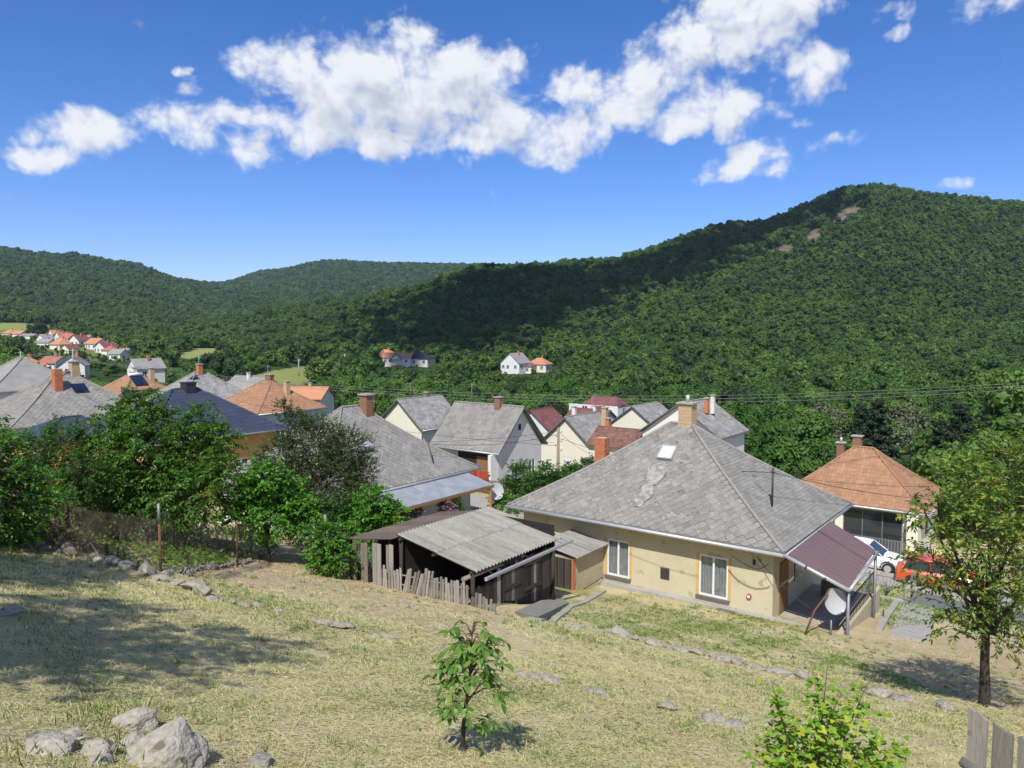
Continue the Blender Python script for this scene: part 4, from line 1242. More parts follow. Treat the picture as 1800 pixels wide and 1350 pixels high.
for i in range(8):
    for k in range(4):
        q.box((-.40 + rg.uniform(-.02, .03), .7 + i * .72 + rg.uniform(-.1, .1), -1.1 + k * .36 + rg.uniform(-.05, .05)), (.16, .6, .3), Matrix.Rotation(rg.uniform(-.1, .1), 3, 'X'), rg.random())
o = q.build('stone_plinth', MAT['stone_dark'], h); o['kind'] = 'stuff'

EO = P(1632, 904, 47)
h, ro, e = house('orange_tiled_house', 'cream house with orange clay tile hip roof and open balcony beyond the parked cars', EO, 9.4, 8.0, -14.6, 3.25, 'hip', .5, .6, 'cream_wall', 'orange',
      ('pan', .24, .33, (0, 1, 2, 3)), .12, [(5.6, 1.25, 1.0, 1.55, 'shutter'), (1.0, 3.6, .2, 2.5, 'dark', 2)], [(2, 1.0, 1.2, 1.2)], under='brown', gutter=True, frame='grey_paint')
chimney(h, -5.2, 4.3, e + 2.9, e + 3.95, .55, .5, MAT['brown_brick'], 'slab', False, .10, .27, .006)
chimney(h, -6.6, 5.6, e + 1.9, e + 3.2, .5, .5, MAT['brown_brick'], 'slab', True, .10, .27, .006)
q = MB(); q.bb(-4.9, -1.2, -.2, .49, -.1, .15); q.build('balcony_floor', MAT['concrete'], h)
for k in range(20):
    q = MB(); q.bb(-4.75 + k * .18, -4.63 + k * .18, -.16, -.13, .2, 1.05, rnd.random()); q.build('balcony_slat', MAT['grey_paint'], h)
q = MB(); q.bb(-4.85, -1.1, -.13, -.08, .98, 1.06); q.build('balcony_rail', MAT['grey_paint'], h)
q = MB(); q.bb(-1.15, -.5, -.25, .498, -1.5, e - .15); q.build('corner_pillar', MAT['cream_wall'], h)

EO2 = P(452, 729, 75)
h, ro, e = house('orange_hip_house', 'orange clay-tiled hip-roofed house behind the blue roof, with two low chimneys', EO2, 9, 8.8, -13.5, 2.9, 'hip', .5, .8, 'white_wall', 'orange', ('pan', .28, .40, (0, 1)), .1,
      [(2, 1.1, 2.2, 1.2), (5, 1.1, 2.2, 1.2)], [(2, 1.1, 2.2, 1.2), (5.5, 1.1, 2.2, 1.2)], under='brown')
plain_chimney(h, -4.7, 4.9, e + 2.5, e + 3.5, .9, .5, MAT['brown_brick']); plain_chimney(h, -2.2, 5.2, e + 1.2, e + 2.9, .5, .5, MAT['buff_brick'])
h, ro, e = house('grey_ridge_house', 'grey slate-roofed house showing its ridge above the orange hip roof', P(436, 703, 95), 8, 7, -13.8, 2.6, 'gx', .4, 0, 'white_wall', 'slate_far', None, 0, [(1.5, 1, 1.2, 1.2)], [(2, 1, 1.2, 1.2)])
plain_chimney(h, -4.2, 3, e + 1.8, e + 3.1, .35, .35, MAT['white_wall'])
h, ro, e = house('solar_roof_house', 'orange-roofed house carrying solar collectors and a white tank', P(212, 694, 85), 6.6, 6.4, -13.2, 2.2, 'hip', .4, .3, 'cream_wall', 'orange', ('pan', .3, .42, (0, 1)), .05, [(1.5, 1, 1.2, 1.1)], [(1.5, 1, 1.2, 1.1)], under='brown')
plain_chimney(h, -1.9, 4.6, e + .8, e + 2.7, .5, .5, MAT['buff_brick']); plain_chimney(h, -3.9, 3.6, e + 1.7, e + 2.7, .35, .35, MAT['cream_wall'])
q = MB(); q.bb(-.9, .9, -.75, .75, 0, .07); c = q.build('solar_collector', MAT['solar'], h, (-1.75, 3.0, e + 1.35), (0, R(34), R(0)))
q = MB(); q.tube([(-.95, -.8, .2), (-.95, .8, .2)], .18, 10); q.build('water_tank', MAT['white_paint'], c)
for k in range(4):
    q = MB(); q.bb(-.45, .45, -.7, .7, 0, .06); q.build('solar_panel', MAT['solar'], h, (.25, .8 + k * 1.5, e + .2), (0, R(20), 0))
h, ro, e = house('grey_hip_house', 'grey slate hip-roofed house with red chimney just behind the blue roof', P(322, 713, 80), 9.4, 9.6, -13.0, 3.2, 'hip', .4, .5, 'cream_wall', 'slate_far', ('diamond', .5, .26, (0, 1)), .1, [(2, 1, 1.2, 1.1)], [(2, 1, 1.2, 1.1)])
plain_chimney(h, -4.4, 4.6, e + 2.7, e + 4.0, .55, .5, MAT['red_brick']); q = MB(); q.bb(-.4, .4, -.4, .4, 0, .07); q.build('roof_window', MAT['solar'], h, (-3.9, 3.6, e + 2.6), (R(33), 0, 0))

h, ro, e = house('cream_gable_cottage', 'cream gabled cottage with plain grey slate roof left of the red-balcony house', P(742, 757, 78), 7.2, 7.0, -14.8, 3.0, 'gy', .35, 0, 'cream_wall', 'slate_far', ('diamond', .5, .26, (0,)), .05, (), [(2.2, .9, 1.2, 1.1), (4.6, .9, 1.2, 1.1)])
plain_chimney(h, -3.7, 4.6, e + 2.5, e + 3.4, .4, .35, MAT['brown_brick'])
h, ro, e = house('red_brown_gable_house', 'small white house with red-brown tiled gable roof right behind the pale gabled house', P(967, 758, 95), 6.2, 5.2, -15, 2.4, 'gy', .3, 0, 'white_wall', 'burgundy', ('pan', .3, .4, (0,)), 0, (), [(1.5, .9, 1, 1.1)], under='brown')
h, ro, e = house('cream_chimney_house', 'cream gabled house with a tall buff chimney on its grey roof, behind the utility pole', P(1045, 793, 70), 6.6, 6.4, -15.0, 2.9, 'gy', .3, 0, 'cream_wall', 'slate_far', ('diamond', .5, .26, (0,)), .05, [(2.3, 1.0, 1.6, 1.1, 'shutter')], [(1.3, .8, 1.2, 1.4), (3.4, .8, 1.2, 1.4)])
plain_chimney(h, -1.6, 4.6, e + 1.2, e + 3.5, .5, .45, MAT['buff_brick']); plain_chimney(h, -3.5, 2.0, e + 2.4, e + 3.7, .35, .3, MAT['white_wall'])
h, ro, e = house('brown_low_house', 'low house with brown tiled roof peeking over the slate eaves', P(1118, 791, 64), 5.0, 4.4, -15, 1.4, 'gx', .3, 0, 'white_wall', 'brown', ('pan', .28, .36, (0,)), 0, (), [(1.2, .8, .9, 1)], under='brown')
plain_chimney(h, -4.2, 2.6, e + .6, e + 2.1, .4, .4, MAT['red_brick'])
h, ro, e = house('cream_plain_gable_house', 'cream house with blank gable wall and grey roof left of the main chimney', P(1162, 760, 85), 7.4, 6.8, -15.6, 2.7, 'gy', .3, 0, 'cream_wall', 'slate_far', ('diamond', .5, .26, (0,)), .0, (), [(2, .9, 1.2, 1.1)])
q = MB(); q.bb(-.3, .3, -.4, .4, 0, .1); q.build('roof_window', MAT['gutter'], h, (-2.0, 4.0, e + 1.6), (0, R(36), 0))
h, ro, e = house('burgundy_roof_villa', 'two-storey white villa with burgundy half-hip roof at the edge of the wood', P(1088, 742, 112), 9.5, 8.6, -16.5, 3.2, 'hip', .5, 2.0, 'white_wall', 'burgundy', ('pan', .34, .42, (0, 1)), 0, [(2.0, 1.3, 3.2, 1.6), (5.2, 1.0, 3.4, 1.2), (2.0, 1.4, .6, 1.4), (5, 1.4, .6, 1.4)], [(1.5, 1.1, 3.2, 1.3), (4.8, 1.1, 3.2, 1.3), (2, 1.2, .6, 1.4)], under='brown')
q = MB(); x, y = -3.6, 0
q.poly(((x - 1.9, -.62, e - .35), (x + 1.9, -.62, e - .35), (x, -.62, e + 1.9))); q.poly(((x - 1.9, -.62, 0), (x + 1.9, -.62, 0), (x + 1.9, -.62, e - .35), (x - 1.9, -.62, e - .35)))
q.poly(((x - 1.9, -.62, -1), (x - 1.9, .5, -1), (x - 1.9, .5, e - .35), (x - 1.9, -.62, e - .35))); q.poly(((x + 1.9, -.62, -1), (x + 1.9, -.62, e - .35), (x + 1.9, .5, e - .35), (x + 1.9, .5, -1)))
q.build('front_gable', MAT['white_wall'], h, fix=False)
q = MB()
for sg in (-1, 1):
    a, b, c, d = Vector((x + sg * 2.3, -.95, e - .6)), Vector((x, -.95, e + 2.15)), Vector((x, 3.6, e + 2.15)), Vector((x + sg * 2.3, .5, e - .6))
    q.poly((a, b, c, d)); q.poly([p - Vector((0, 0, .12)) for p in (d, c, b, a)]); q.poly((a, b, b - Vector((0, 0, .12)), a - Vector((0, 0, .12))))
q.build('gable_roof', MAT['burgundy'], h, fix=False)
q = MB(); q.bb(x - .8, x + .8, -1.3, -.65, e - 1.5, e - 1.35); q.bb(x - .8, x + .8, -1.3, -1.25, e - 1.35, e - .5); q.build('balcony', MAT['brown_wood'], h)
q = MB(); q.bb(x - .55, x + .55, -.66, -.625, e - 1.3, e + .55); q.build('balcony_door', MAT['brown_wood'], h)
q = MB(); q.bb(-.35, .35, -.5, .5, 0, .1); q.build('roof_window', MAT['dark_glass'], h, (-1.3, 3.8, e + 1.9), (0, R(40), 0))
h, ro, e = house('burgundy_side_building', 'low outbuilding with dull red roof beside the burgundy villa', P(1058, 743, 106), 6.5, 5, -16.5, 1.5, 'gx', .3, 0, 'white_wall', 'burgundy', ('pan', .34, .42, (0,)), 0, (), [(1.5, .9, 1, 1)], under='brown', cat='outbuilding')
plain_chimney(h, -2.5, 2.2, e + 1.0, e + 2.0, .35, .3, MAT['white_wall'])
h, ro, e = house('grey_gable_house', 'grey-roofed house half hidden behind the buff main chimney', P(1268, 772, 60), 7.4, 6.4, -15.2, 2.6, 'gy', .35, 0, 'white_wall', 'slate_far', ('diamond', .5, .26, (0,)), .05, (), [(2, .9, 1.2, 1.1)])
plain_chimney(h, -2.3, 2.5, e + 1.7, e + 2.9, .3, .3, MAT['red_brick']); plain_chimney(h, -2.1, 3.3, e + 1.6, e + 3.1, .3, .3, MAT['white_wall'])
h, ro, e = house('pink_roof_cottage', 'small cottage with pale orange roof among the shrubs right of the orange hip house', P(565, 702, 110), 8.5, 5.2, -15.6, 1.6, 'gx', .35, 0, 'cream_wall', 'orange_far', None, 0, [(2, 1, .8, 1)], (), rz=R(-12))
plain_chimney(h, -3.0, 2.6, e + 1.0, e + 2.1, .4, .4, MAT['buff_brick'])
h, ro, e = house('slate_roofed_house', 'grey slate roof cut by the left picture edge', P(-20, 690, 70), 9, 9, -12, 3, 'hip', .4, .4, 'white_wall', 'slate_far', None, .1, (), ())

def aerial(h, x, y, z, hh=1.8):
    q = MB(); q.tube([(x, y, z - .6), (x, y, z + hh)], .022, 5); q.tube([(x - .5, y, z + hh - .1), (x + .5, y, z + hh - .1)], .012, 4)
    for k in range(6): q.tube([(x - .45 + k * .18, y - .28, z + hh - .1), (x - .45 + k * .18, y + .28, z + hh - .1)], .007, 3)
    q.build('television_aerial', MAT['steel'], h)
for nm, x, y, dz in (('white_gabled_house', -5.6, 3.4, 3.4), ('cream_gable_cottage', -3.6, 2.0, 2.9), ('orange_hip_house', -4.0, 4.2, 2.8), ('cream_chimney_house', -3.3, 5.0, 2.8), ('grey_hip_house', -5.2, 5.0, 3.0), ('burgundy_roof_villa', -6.5, 4.3, 3.1)):
    h = bpy.data.objects[nm]; rf = [c for c in h.children if c.name.startswith('roof') and 'window' not in c.name][0]
    aerial(h, x, y, max(v.co.z for v in rf.data.vertices) - .1)
for nm, L_, W_, kind in (('white_gabled_house', 7.6, 6.9, 'gx'), ('cream_gable_cottage', 7.2, 7.0, 'gy'), ('cream_chimney_house', 6.6, 6.4, 'gy'), ('orange_hip_house', 9, 8.8, 'hip'), ('blue_roofed_house', 8.2, 10.4, 'hip'), ('cream_plain_gable_house', 7.4, 6.8, 'gy')):
    h = bpy.data.objects[nm]; rf = [c for c in h.children if c.name.startswith('roof') and 'window' not in c.name][0]
    e_ = min(v.co.z for v in rf.data.vertices) + .06
    q = MB()
    if kind in ('gx', 'hip'): q.tube([(-L_, -.06, e_), (.02, -.06, e_)], .06, 6)
    if kind in ('gy', 'hip'): q.tube([(.06, 0, e_), (.06, W_, e_)], .06, 6); q.tube([(.06, .15, e_), (-.3, .3, e_ - .4), (-.3, .3, -1)], .045, 5)
    q.build('gutter', MAT['gutter'], h)

# ------------------------------------------------------------------ far houses: (pixel of the near eave corner, distance, length, width, wall height, rise, kind, wall, roof, yaw, label)
FARH = [
    (722, 628, 330, 17, 9, 4.2, 2.2, 'gx', 'white_wall', 'orange_far', -8, 'long white hillside house with bright orange roof and gabled porch', 1),
    (686, 626, 345, 12, 9, 3, 3.2, 'hip', 'cream_wall', 'orange_far', -30, 'pale orange roof peeping up behind the long hillside house', 0),
    (752, 630, 335, 12, 9, 4, 2.6, 'hip', 'cream_wall', 'anthracite', -20, 'cream hillside house with dark green-grey hip roof beside the orange one', 1),
    (913, 640, 330, 9.5, 10, 4.6, 4.2, 'gy', 'white_wall', 'slate_far', -32, 'tall white gabled house with grey roof on the wooded hillside', 1),
    (935, 644, 325, 7.5, 7, 3.2, 2, 'hip', 'cream_wall', 'brown', -20, 'small cream house with dark brown roof between two hillside houses', 1),
    (960, 641, 335, 9, 8, 3.6, 2.6, 'hip', 'cream_wall', 'orange_far', -25, 'cream hillside house with pale orange hip roof, at the end of its row', 1),
    (38, 642, 200, 7.5, 7, 2.6, 2.2, 'hip', 'cream_wall', 'orange_far', -30, 'bright orange hip-roofed cottage below the wire mast, left of it', 0),
    (95, 637, 215, 8, 6, 2.6, 2, 'gx', 'cream_wall', 'red_far', -25, 'dull red-roofed cottage just behind the two brick chimneys', 0),
    (152, 645, 240, 7, 8, 3.2, 2.8, 'gy', 'white_wall', 'slate_far', 20, 'white gabled house with grey roof alone in the valley trees', 1),
    (240, 652, 240, 6.5, 8, 3.4, 2.6, 'gy', 'white_wall', 'slate_far', -40, 'white two-storey gabled house in the trees above the solar roof', 1),
    (272, 656, 225, 7, 6, 2.4, 1.8, 'gx', 'cream_wall', 'red_far', -10, 'red roof in the trees right of the white two-storey gable', 0),
    (62, 652, 190, 6, 5, 2.2, 1.4, 'gx', 'cream_wall', 'red_far', -20, 'low brown-red roof beside the wire mast foot', 0),
    # the row climbing the far slope
    (16, 586, 520, 13, 10, 4, 3.5, 'hip', 'cream_wall', 'orange_far', -30, 'topmost orange roof of the far hill row at the picture edge', 0),
    (36, 587, 515, 11, 9, 4, 3, 'gx', 'cream_wall', 'orange_far', -20, 'orange-roofed far house second in the hill row', 0),
    (58, 590, 500, 13, 8, 3, 1.6, 'gx', 'white_wall', 'slate_far', -10, 'flat grey-roofed white building in the far hill row', 0),
    (76, 596, 480, 10, 9, 4, 3.5, 'gy', 'white_wall', 'slate_far', -30, 'white gabled far house with grey roof below the dark trees', 1),
    (92, 588, 505, 9, 9, 4, 3.6, 'gy', 'white_wall', 'orange_far', -35, 'pale orange gabled far house right of the dark trees', 0),
    (104, 592, 495, 9, 9, 4, 3.6, 'gy', 'white_wall', 'red_far', -35, 'white far gable under a dull red roof, third from the dark trees', 0),
    (120, 596, 480, 12, 10, 4.4, 4, 'gx', 'white_wall', 'red_far', -25, 'broad red-roofed far house with white walls in mid row', 1),
    (138, 600, 470, 11, 10, 4.4, 4, 'gy', 'white_wall', 'burgundy', -25, 'white far house with mauve-grey roof and tall gable in the row', 1),
    (152, 597, 485, 10, 9, 4, 3, 'gx', 'cream_wall', 'orange_far', -25, 'salmon far roof behind the mauve-roofed gable', 0),
    (104, 607, 440, 12, 10, 3.6, 4, 'hip', 'cream_wall', 'orange_far', -30, 'large bright orange hip roof at the front of the far row', 0),
    (85, 603, 455, 11, 8, 3.6, 2.5, 'gx', 'white_wall', 'slate_far', -15, 'grey-roofed white far house left of the large orange hip roof', 0),
    (120, 614, 420, 9, 8, 3, 2.6, 'gy', 'cream_wall', 'burgundy', -30, 'dark mauve roof in front of the large orange hip roof', 0),
    (168, 606, 450, 13, 10, 4.2, 3.6, 'gx', 'white_wall', 'orange_far', -30, 'white far house with long pale orange roof lower in the row', 1),
    (183, 612, 430, 11, 10, 4, 3.4, 'gy', 'white_wall', 'burgundy', -30, 'mauve-roofed far house with dark gable near the row end', 1),
    (194, 617, 410, 9, 8, 3.4, 2.6, 'hip', 'cream_wall', 'red_far', -25, 'brown-red far roof last but one in the row', 0),
    (211, 624, 390, 10, 8, 3.4, 2.8, 'gx', 'white_wall', 'slate_far', -20, 'grey-roofed white house at the lower end of the far row', 1),
    (226, 616, 430, 6, 5, 2.6, 1.2, 'gx', 'white_wall', 'slate_far', 0, 'tiny white shed at the wood edge past the far row', 0),
]
for (u, v, Y, L, W, hh, rise, kind, wl_, rf, yaw, lab, nw) in FARH:
    if u < 240 and v < 626: L, W, hh, rise = L * .74, W * .74, hh * .8, rise * .74
    gq = on_ground(u, v + hh * 1350 / Y, 150, 900)
    if abs(gq.y - Y) < 160: E = Vector((gq.x, gq.y, gq.z + hh - .2)); Y = gq.y
    else: E = P(u, v, Y)
    zb = E.z - hh
    wf = [(1.2, 1.2, hh - 1.9, 1.2), (L * .5, 1.2, hh - 1.9, 1.2), (L * .5 + 2.2, 1.2, hh - 1.9, 1.2)] if nw and L > 7 else [(1.2, 1.2, hh - 1.9, 1.2)]
    if kind == 'gy' and L < 8: wf = [(1.0, 1.2, hh - 1.9, 1.2), (3.4, 1.2, hh - 1.9, 1.2)]
    wr = [(1.3, 1.2, hh - 1.9, 1.2)]
    hobj, ro, e = house('hillside_house' if Y > 300 and u > 600 else 'village_house', lab, E, L, W, zb, rise, kind, .4, min(L, W) * .15, wl_, rf, None, 0, wf, wr, rz=R(yaw), caps=False, group='houses far across the valley')
    plain_chimney(hobj, -L * .4, W * .55, e + rise * .6, e + rise + .8, .6, .6, MAT['red_brick'], False)
    # foot of the house meets the ground
    fb = MB(); fb.bb(-L + .41, -.41, .41, W - .41, -6, -1.55); fb.build('foundation', MAT['concrete'], hobj)
    if lab.startswith('long white'):
        q = MB(); xx = -6.5
        q.poly(((xx - 2.2, -.9, e - .6), (xx + 2.2, -.9, e - .6), (xx, -.9, e + 1.5))); q.build('porch_gable', MAT['white_wall'], hobj, fix=False)
        q = MB()
        for sg in (-1, 1):
            pts = (Vector((xx + sg * 2.7, -1.3, e - .8)), Vector((xx, -1.3, e + 1.9)), Vector((xx, 3.2, e + 1.9)), Vector((xx + sg * 2.7, .2, e - .8)))
            q.poly(pts); q.poly([p - Vector((0, 0, .15)) for p in reversed(pts)])
        q.build('porch_roof', MAT['orange_far'], hobj, fix=False)
        q = MB(); q.bb(xx - 2.2, xx + 2.2, -1.0, .4, -.2, .1); q.bb(xx - 2.2, xx + 2.2, -1.0, -.8, .1, 1.0); q.build('veranda', MAT['brown_wood'], hobj)
# ------------------------------------------------------------------ shed beside the yellow house
def sheet_mesh(w, l, pitch=.177, amp=.036, th=.007, sub=7):
    """corrugated sheet: waves across x (width w), length l down y"""
    mb = MB(); n = int(round(w / pitch)) * sub
    pr = [(w * k / n, amp * math.cos(2 * math.pi * k / sub)) for k in range(n + 1)]
    for (xa, za), (xb, zb) in zip(pr[:-1], pr[1:]):
        tone = .5
        mb.poly(((xa, 0, za), (xb, 0, zb), (xb, l, zb), (xa, l, za)), tone, True)
        mb.poly(((xa, 0, za - th), (xa, l, za - th), (xb, l, zb - th), (xb, 0, zb - th)), .3, True)
        mb.poly(((xa, 0, za), (xa, 0, za - th), (xb, 0, zb - th), (xb, 0, zb)), .3); mb.poly(((xa, l, za), (xb, l, zb), (xb, l, zb - th), (xa, l, za - th)), .3)
    return mb

S4 = P(833, 1007, 24.0)                         # low front corner of the shed roof
S1 = S4 - EX * 3.55; S1.z = P(697, 942, S1.y).z # high front corner
SLEN = 4.956                                    # along EY

def board(parent, a, b, z0a, z1a, th, N, mat, tone, lean=0.0, name='board'):
    """upright plank between plan points a and b"""
    mb = MB(); n = N * th
    d = Vector((b[0] - a[0], b[1] - a[1], 0)); l = d.normalized() * lean
    q0 = [Vector((a[0], a[1], z0a)), Vector((b[0], b[1], z0a)), Vector((b[0], b[1], z1a)) + l, Vector((a[0], a[1], z1a)) + l]
    q0[2].z += rnd.uniform(-.02, .02); 
    q1 = [p + n for p in q0]
    mb.poly(q1, tone); mb.poly(list(reversed(q0)), tone)
    for i in range(4): mb.poly((q0[i], q0[(i + 1) % 4], q1[(i + 1) % 4], q1[i]), tone)
    o = mb.build(name, mat, parent)
    return o

def build_shed():
    rg = random.Random(21)
    root = empty('garden_shed', (S4.x, S4.y, G(S4.x, S4.y)), 0); tag(root, 'old dark timber shed under a grey corrugated sheet roof beside the yellow house', 'shed')
    off = Vector(root.location)
    # roof sheets: five across, two down the slope
    span = (S4 - S1)
    ln = span.length; dn = span.normalized()
    nrm = EY.cross(-dn).normalized()
    if nrm.z < 0: nrm = -nrm
    cols, wS = 4, SLEN / 4
    for row in range(2):
        for c in range(cols):
            w = 8 * .177; l = ln / 2 + .1
            mb = sheet_mesh(w, l)
            tn = rg.uniform(-.07, .07)
            mb.t = [min(1, max(0, t + tn)) for t in mb.t]
            o = mb.build('roof_sheet', MAT['asbestos'], root, fix=False)
            base = S1 + EY * (c * wS) + dn * (row * (ln / 2 - .06)) + nrm * (.03 + (.02 if row == 0 else 0) + .002 * (c % 2)) - off
            M = Matrix((EY, dn, -EY.cross(dn) if EY.cross(dn).z < 0 else EY.cross(dn))).transposed().to_4x4()
            sl = rg.uniform(-.0015, .0015)
            o.matrix_local = Matrix.Translation(base) @ M @ Matrix.Rotation(sl, 4, 'Z')
    # purlins, posts
    q = MB()
    for t in (.06, .5, .96):
        a = S1 + dn * (ln * t) - nrm * .06 - off; q.tube([a, a + EY * SLEN], .05, 6)
    q.build('purlin', MAT['dark_wood'], root)
    S3 = S4 + EY * SLEN; S2 = S1 + EY * SLEN
    for p, dz in ((S4 + EY * .12 - EX * .15, 0), (S1 + EY * .15 + EX * .15, 0), (S3 - EY * .2 - EX * .15, 0), (S2 - EY * .2 + EX * .15, 0)):
        b = p - off; q = MB(); q.tube([(b.x, b.y, G(p.x, p.y) - .5 - off.z), (b.x, b.y, b.z - .08)], .07, 8); q.build('post', MAT['rust' if p is S4 else 'dark_wood'], root)
    # log end poking out under the eave
    lg = S4 - EX * .25 - Vector((0, 0, .2)) - off; q = MB(); q.tube([lg - EY * .25, lg + EY * 3], .075, 9); q.build('wall_plate', MAT['pole_wood'], root)
    # right side: dark upright boards and two plank doors
    N = EX; y = .15; k = 0
    while y < SLEN - .05:
        w = rg.uniform(.12, .19)
        a = S4 - EX * .22 + EY * y; b = S4 - EX * .22 + EY * min(y + w - .012, SLEN)
        zt = S4.z - rg.uniform(.22, .30)
        if 1.5 < y < 2.0: zt -= .0
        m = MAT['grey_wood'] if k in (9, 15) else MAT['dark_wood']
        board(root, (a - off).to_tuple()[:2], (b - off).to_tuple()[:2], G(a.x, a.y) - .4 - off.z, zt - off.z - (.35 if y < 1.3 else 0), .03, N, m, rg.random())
        y += w; k += 1
    # door boards, proud of the wall
    for (ya, yb) in ((1.75, 2.75), (2.9, 4.0)):
        d = empty('door', (0, 0, 0), 0, root)
        y = ya
        while y < yb:
            w = .16
            a = S4 - EX * .18 + EY * y; b = S4 - EX * .18 + EY * (y + w - .014)
            board(d, (a - off).to_tuple()[:2], (b - off).to_tuple()[:2], G(a.x, a.y) + .08 - off.z, S4.z - .38 - off.z, .028, N, MAT['grey_wood'] if rg.random() < .14 else MAT['dark_wood'], rg.random(), name='plank')
            y += w
        for hz in (.45, 1.35):
            a = S4 - EX * .145 + EY * (ya + .03); b = S4 - EX * .145 + EY * (yb - .03)
            zz = G(a.x, a.y) + hz - off.z
            board(d, (a - off).to_tuple()[:2], (b - off).to_tuple()[:2], zz, zz + .12, .03, N, MAT['dark_wood'], .5, name='ledge')
    # back and left inner walls keep the inside dark
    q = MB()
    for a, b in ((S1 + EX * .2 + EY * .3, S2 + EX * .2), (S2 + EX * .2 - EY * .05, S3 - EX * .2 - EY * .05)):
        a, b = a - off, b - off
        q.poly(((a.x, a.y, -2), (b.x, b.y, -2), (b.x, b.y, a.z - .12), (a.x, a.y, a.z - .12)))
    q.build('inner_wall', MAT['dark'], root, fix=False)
    # hanging gutter on the low side
    q = MB(); a = S4 + EX * .34 + EY * .1 - Vector((0, 0, .17)) - off; b = a + EY * (SLEN + .1) + Vector((0, 0, .10))
    pr = [Vector((.0, 0, .05)), Vector((.02, 0, -.02)), Vector((.07, 0, -.05)), Vector((.12, 0, -.02)), Vector((.14, 0, .06))]
    for p, r_ in zip(pr[:-1], pr[1:]):
        pa, pb = EX * p.x + Vector((0, 0, p.z)), EX * r_.x + Vector((0, 0, r_.z))
        q.poly((a + pa, b + pa, b + pb, a + pb), .6); t = Vector((0, 0, -.006)); q.poly((a + pa + t, a + pb + t, b + pb + t, b + pa + t), .5)
    q.build('gutter', MAT['gutter'], root, fix=False)
    for t in (.1, .5, .9):
        c = a.lerp(b, t); q = MB(); q.tube([c + Vector((0, 0, .03)), c - EX * .35 + Vector((0, 0, .1))], .012, 4); q.build('gutter_hook', MAT['dark_steel'], root)
    return root
build_shed()

# picket fence closing the front of the shed: every picket its own board
def pickets():
    rg = random.Random(4)
    root = empty('picket_fence', (S4.x, S4.y, G(S4.x, S4.y)), 0); tag(root, 'ragged grey picket fence along the front of the dark shed', 'fence')
    off = Vector(root.location)
    A = S4 - EX * .05 - EY * .22; B = S1 - EX * .55 - EY * .22
    L = (B - A).length; d = (B - A).normalized(); x = 0.0
    N = -EY
    while x < L:
        w = rg.uniform(.085, .125)
        a, b = A + d * x, A + d * (x + w)
        h = rg.uniform(.62, .80)
        lean = rg.uniform(-.05, .05)
        if L * .38 < x < L * .72: h = rg.uniform(.75, 1.0); lean = rg.uniform(-.32, -.14)
        z0 = G(a.x, a.y)
        board(root, (a - off).to_tuple()[:2], (b - off).to_tuple()[:2], z0 - .12 - off.z, z0 + h - off.z, .022, N, MAT['grey_wood'], rg.uniform(.2, 1), lean, 'picket')
        x += w + rg.uniform(.012, .05)
    for hz in (.22, .55):
        q = MB(); pts = [A + d * (L * t / 8) for t in range(9)]
        q.tube([Vector((p.x, p.y, G(p.x, p.y) + hz)) - off + EY * .03 for p in pts], .03, 4); q.build('rail', MAT['grey_wood'], root)
    # second run: along the right side, low tips in the shade
    A = S4 + EX * .02 - EY * .2; x = .02
    while x < 1.0:
        w = rg.uniform(.09, .13); a, b = A + EX * x, A + EX * (x + w)
        z0 = G(a.x, a.y); board(root, (a - off).to_tuple()[:2], (b - off).to_tuple()[:2], z0 - .15 - off.z, z0 + rg.uniform(.25, .5) - off.z, .022, N, MAT['grey_wood'], rg.random(), rg.uniform(-.04, .04), 'picket')
        x += w + .04
pickets()

# annex between shed and house: beige wall with a narrow corrugated lean-to roof
def annex():
    ov = .55
    xf, _ = on_front(MAIN_E, ov, 1061, 1000)                 # where its right wall meets the facade
    yn, _ = on_side(MAIN_E, xf, 1007, 1010)                  # its near end
    A = MAIN_E + EX * xf + EY * yn
    Lw = ov - yn
    root = empty('lean_to_annex', (A.x, A.y, G(A.x, A.y)), RZ); tag(root, 'narrow beige lean-to with corrugated roof joining shed and yellow house', 'annex')
    h = P(1007, 978, A.y).z - root.location.z
    q = MB(); q.bb(-2.4, 0, 0, Lw - .004, -1.8, h - .06); q.build('wall', MAT['beige_wall'], root)
    for k in range(6):
        q = MB(); q.bb(-.16 - k * .17, -.02 - k * .17, -.05, -.02, -.6, h - .15, rnd.random()); q.build('plank', MAT['dark_wood'], root)
    q = MB(); q.bb(-.03, .03, -.06, .14, -.8, h - .1); q.build('brick_jamb', MAT['red_brick'], root)
    n = max(2, int(Lw / 1.05))
    for k in range(n):
        mb = sheet_mesh(round(Lw / n / .177 + .6) * .177, 2.0); o = mb.build('roof_sheet', MAT['asbestos'], root, fix=False)
        M = Matrix((Vector((0, 1, 0)), Vector((1, 0, -.16)).normalized(), Vector((0.16, 0, 1)).normalized())).transposed().to_4x4()
        o.matrix_local = Matrix.Translation((-1.72, k * Lw / n - .15, h + .3 + .004 * k)) @ M
    q = MB(); q.tube([(.15, .4, -.1), (.15, Lw - .3, -.02)], .02, 5); q.tube([(.15, Lw - .3, -.02), (.15, Lw - .3, -.5)], .02, 5); q.build('pipe', MAT['rust'], root)
annex()

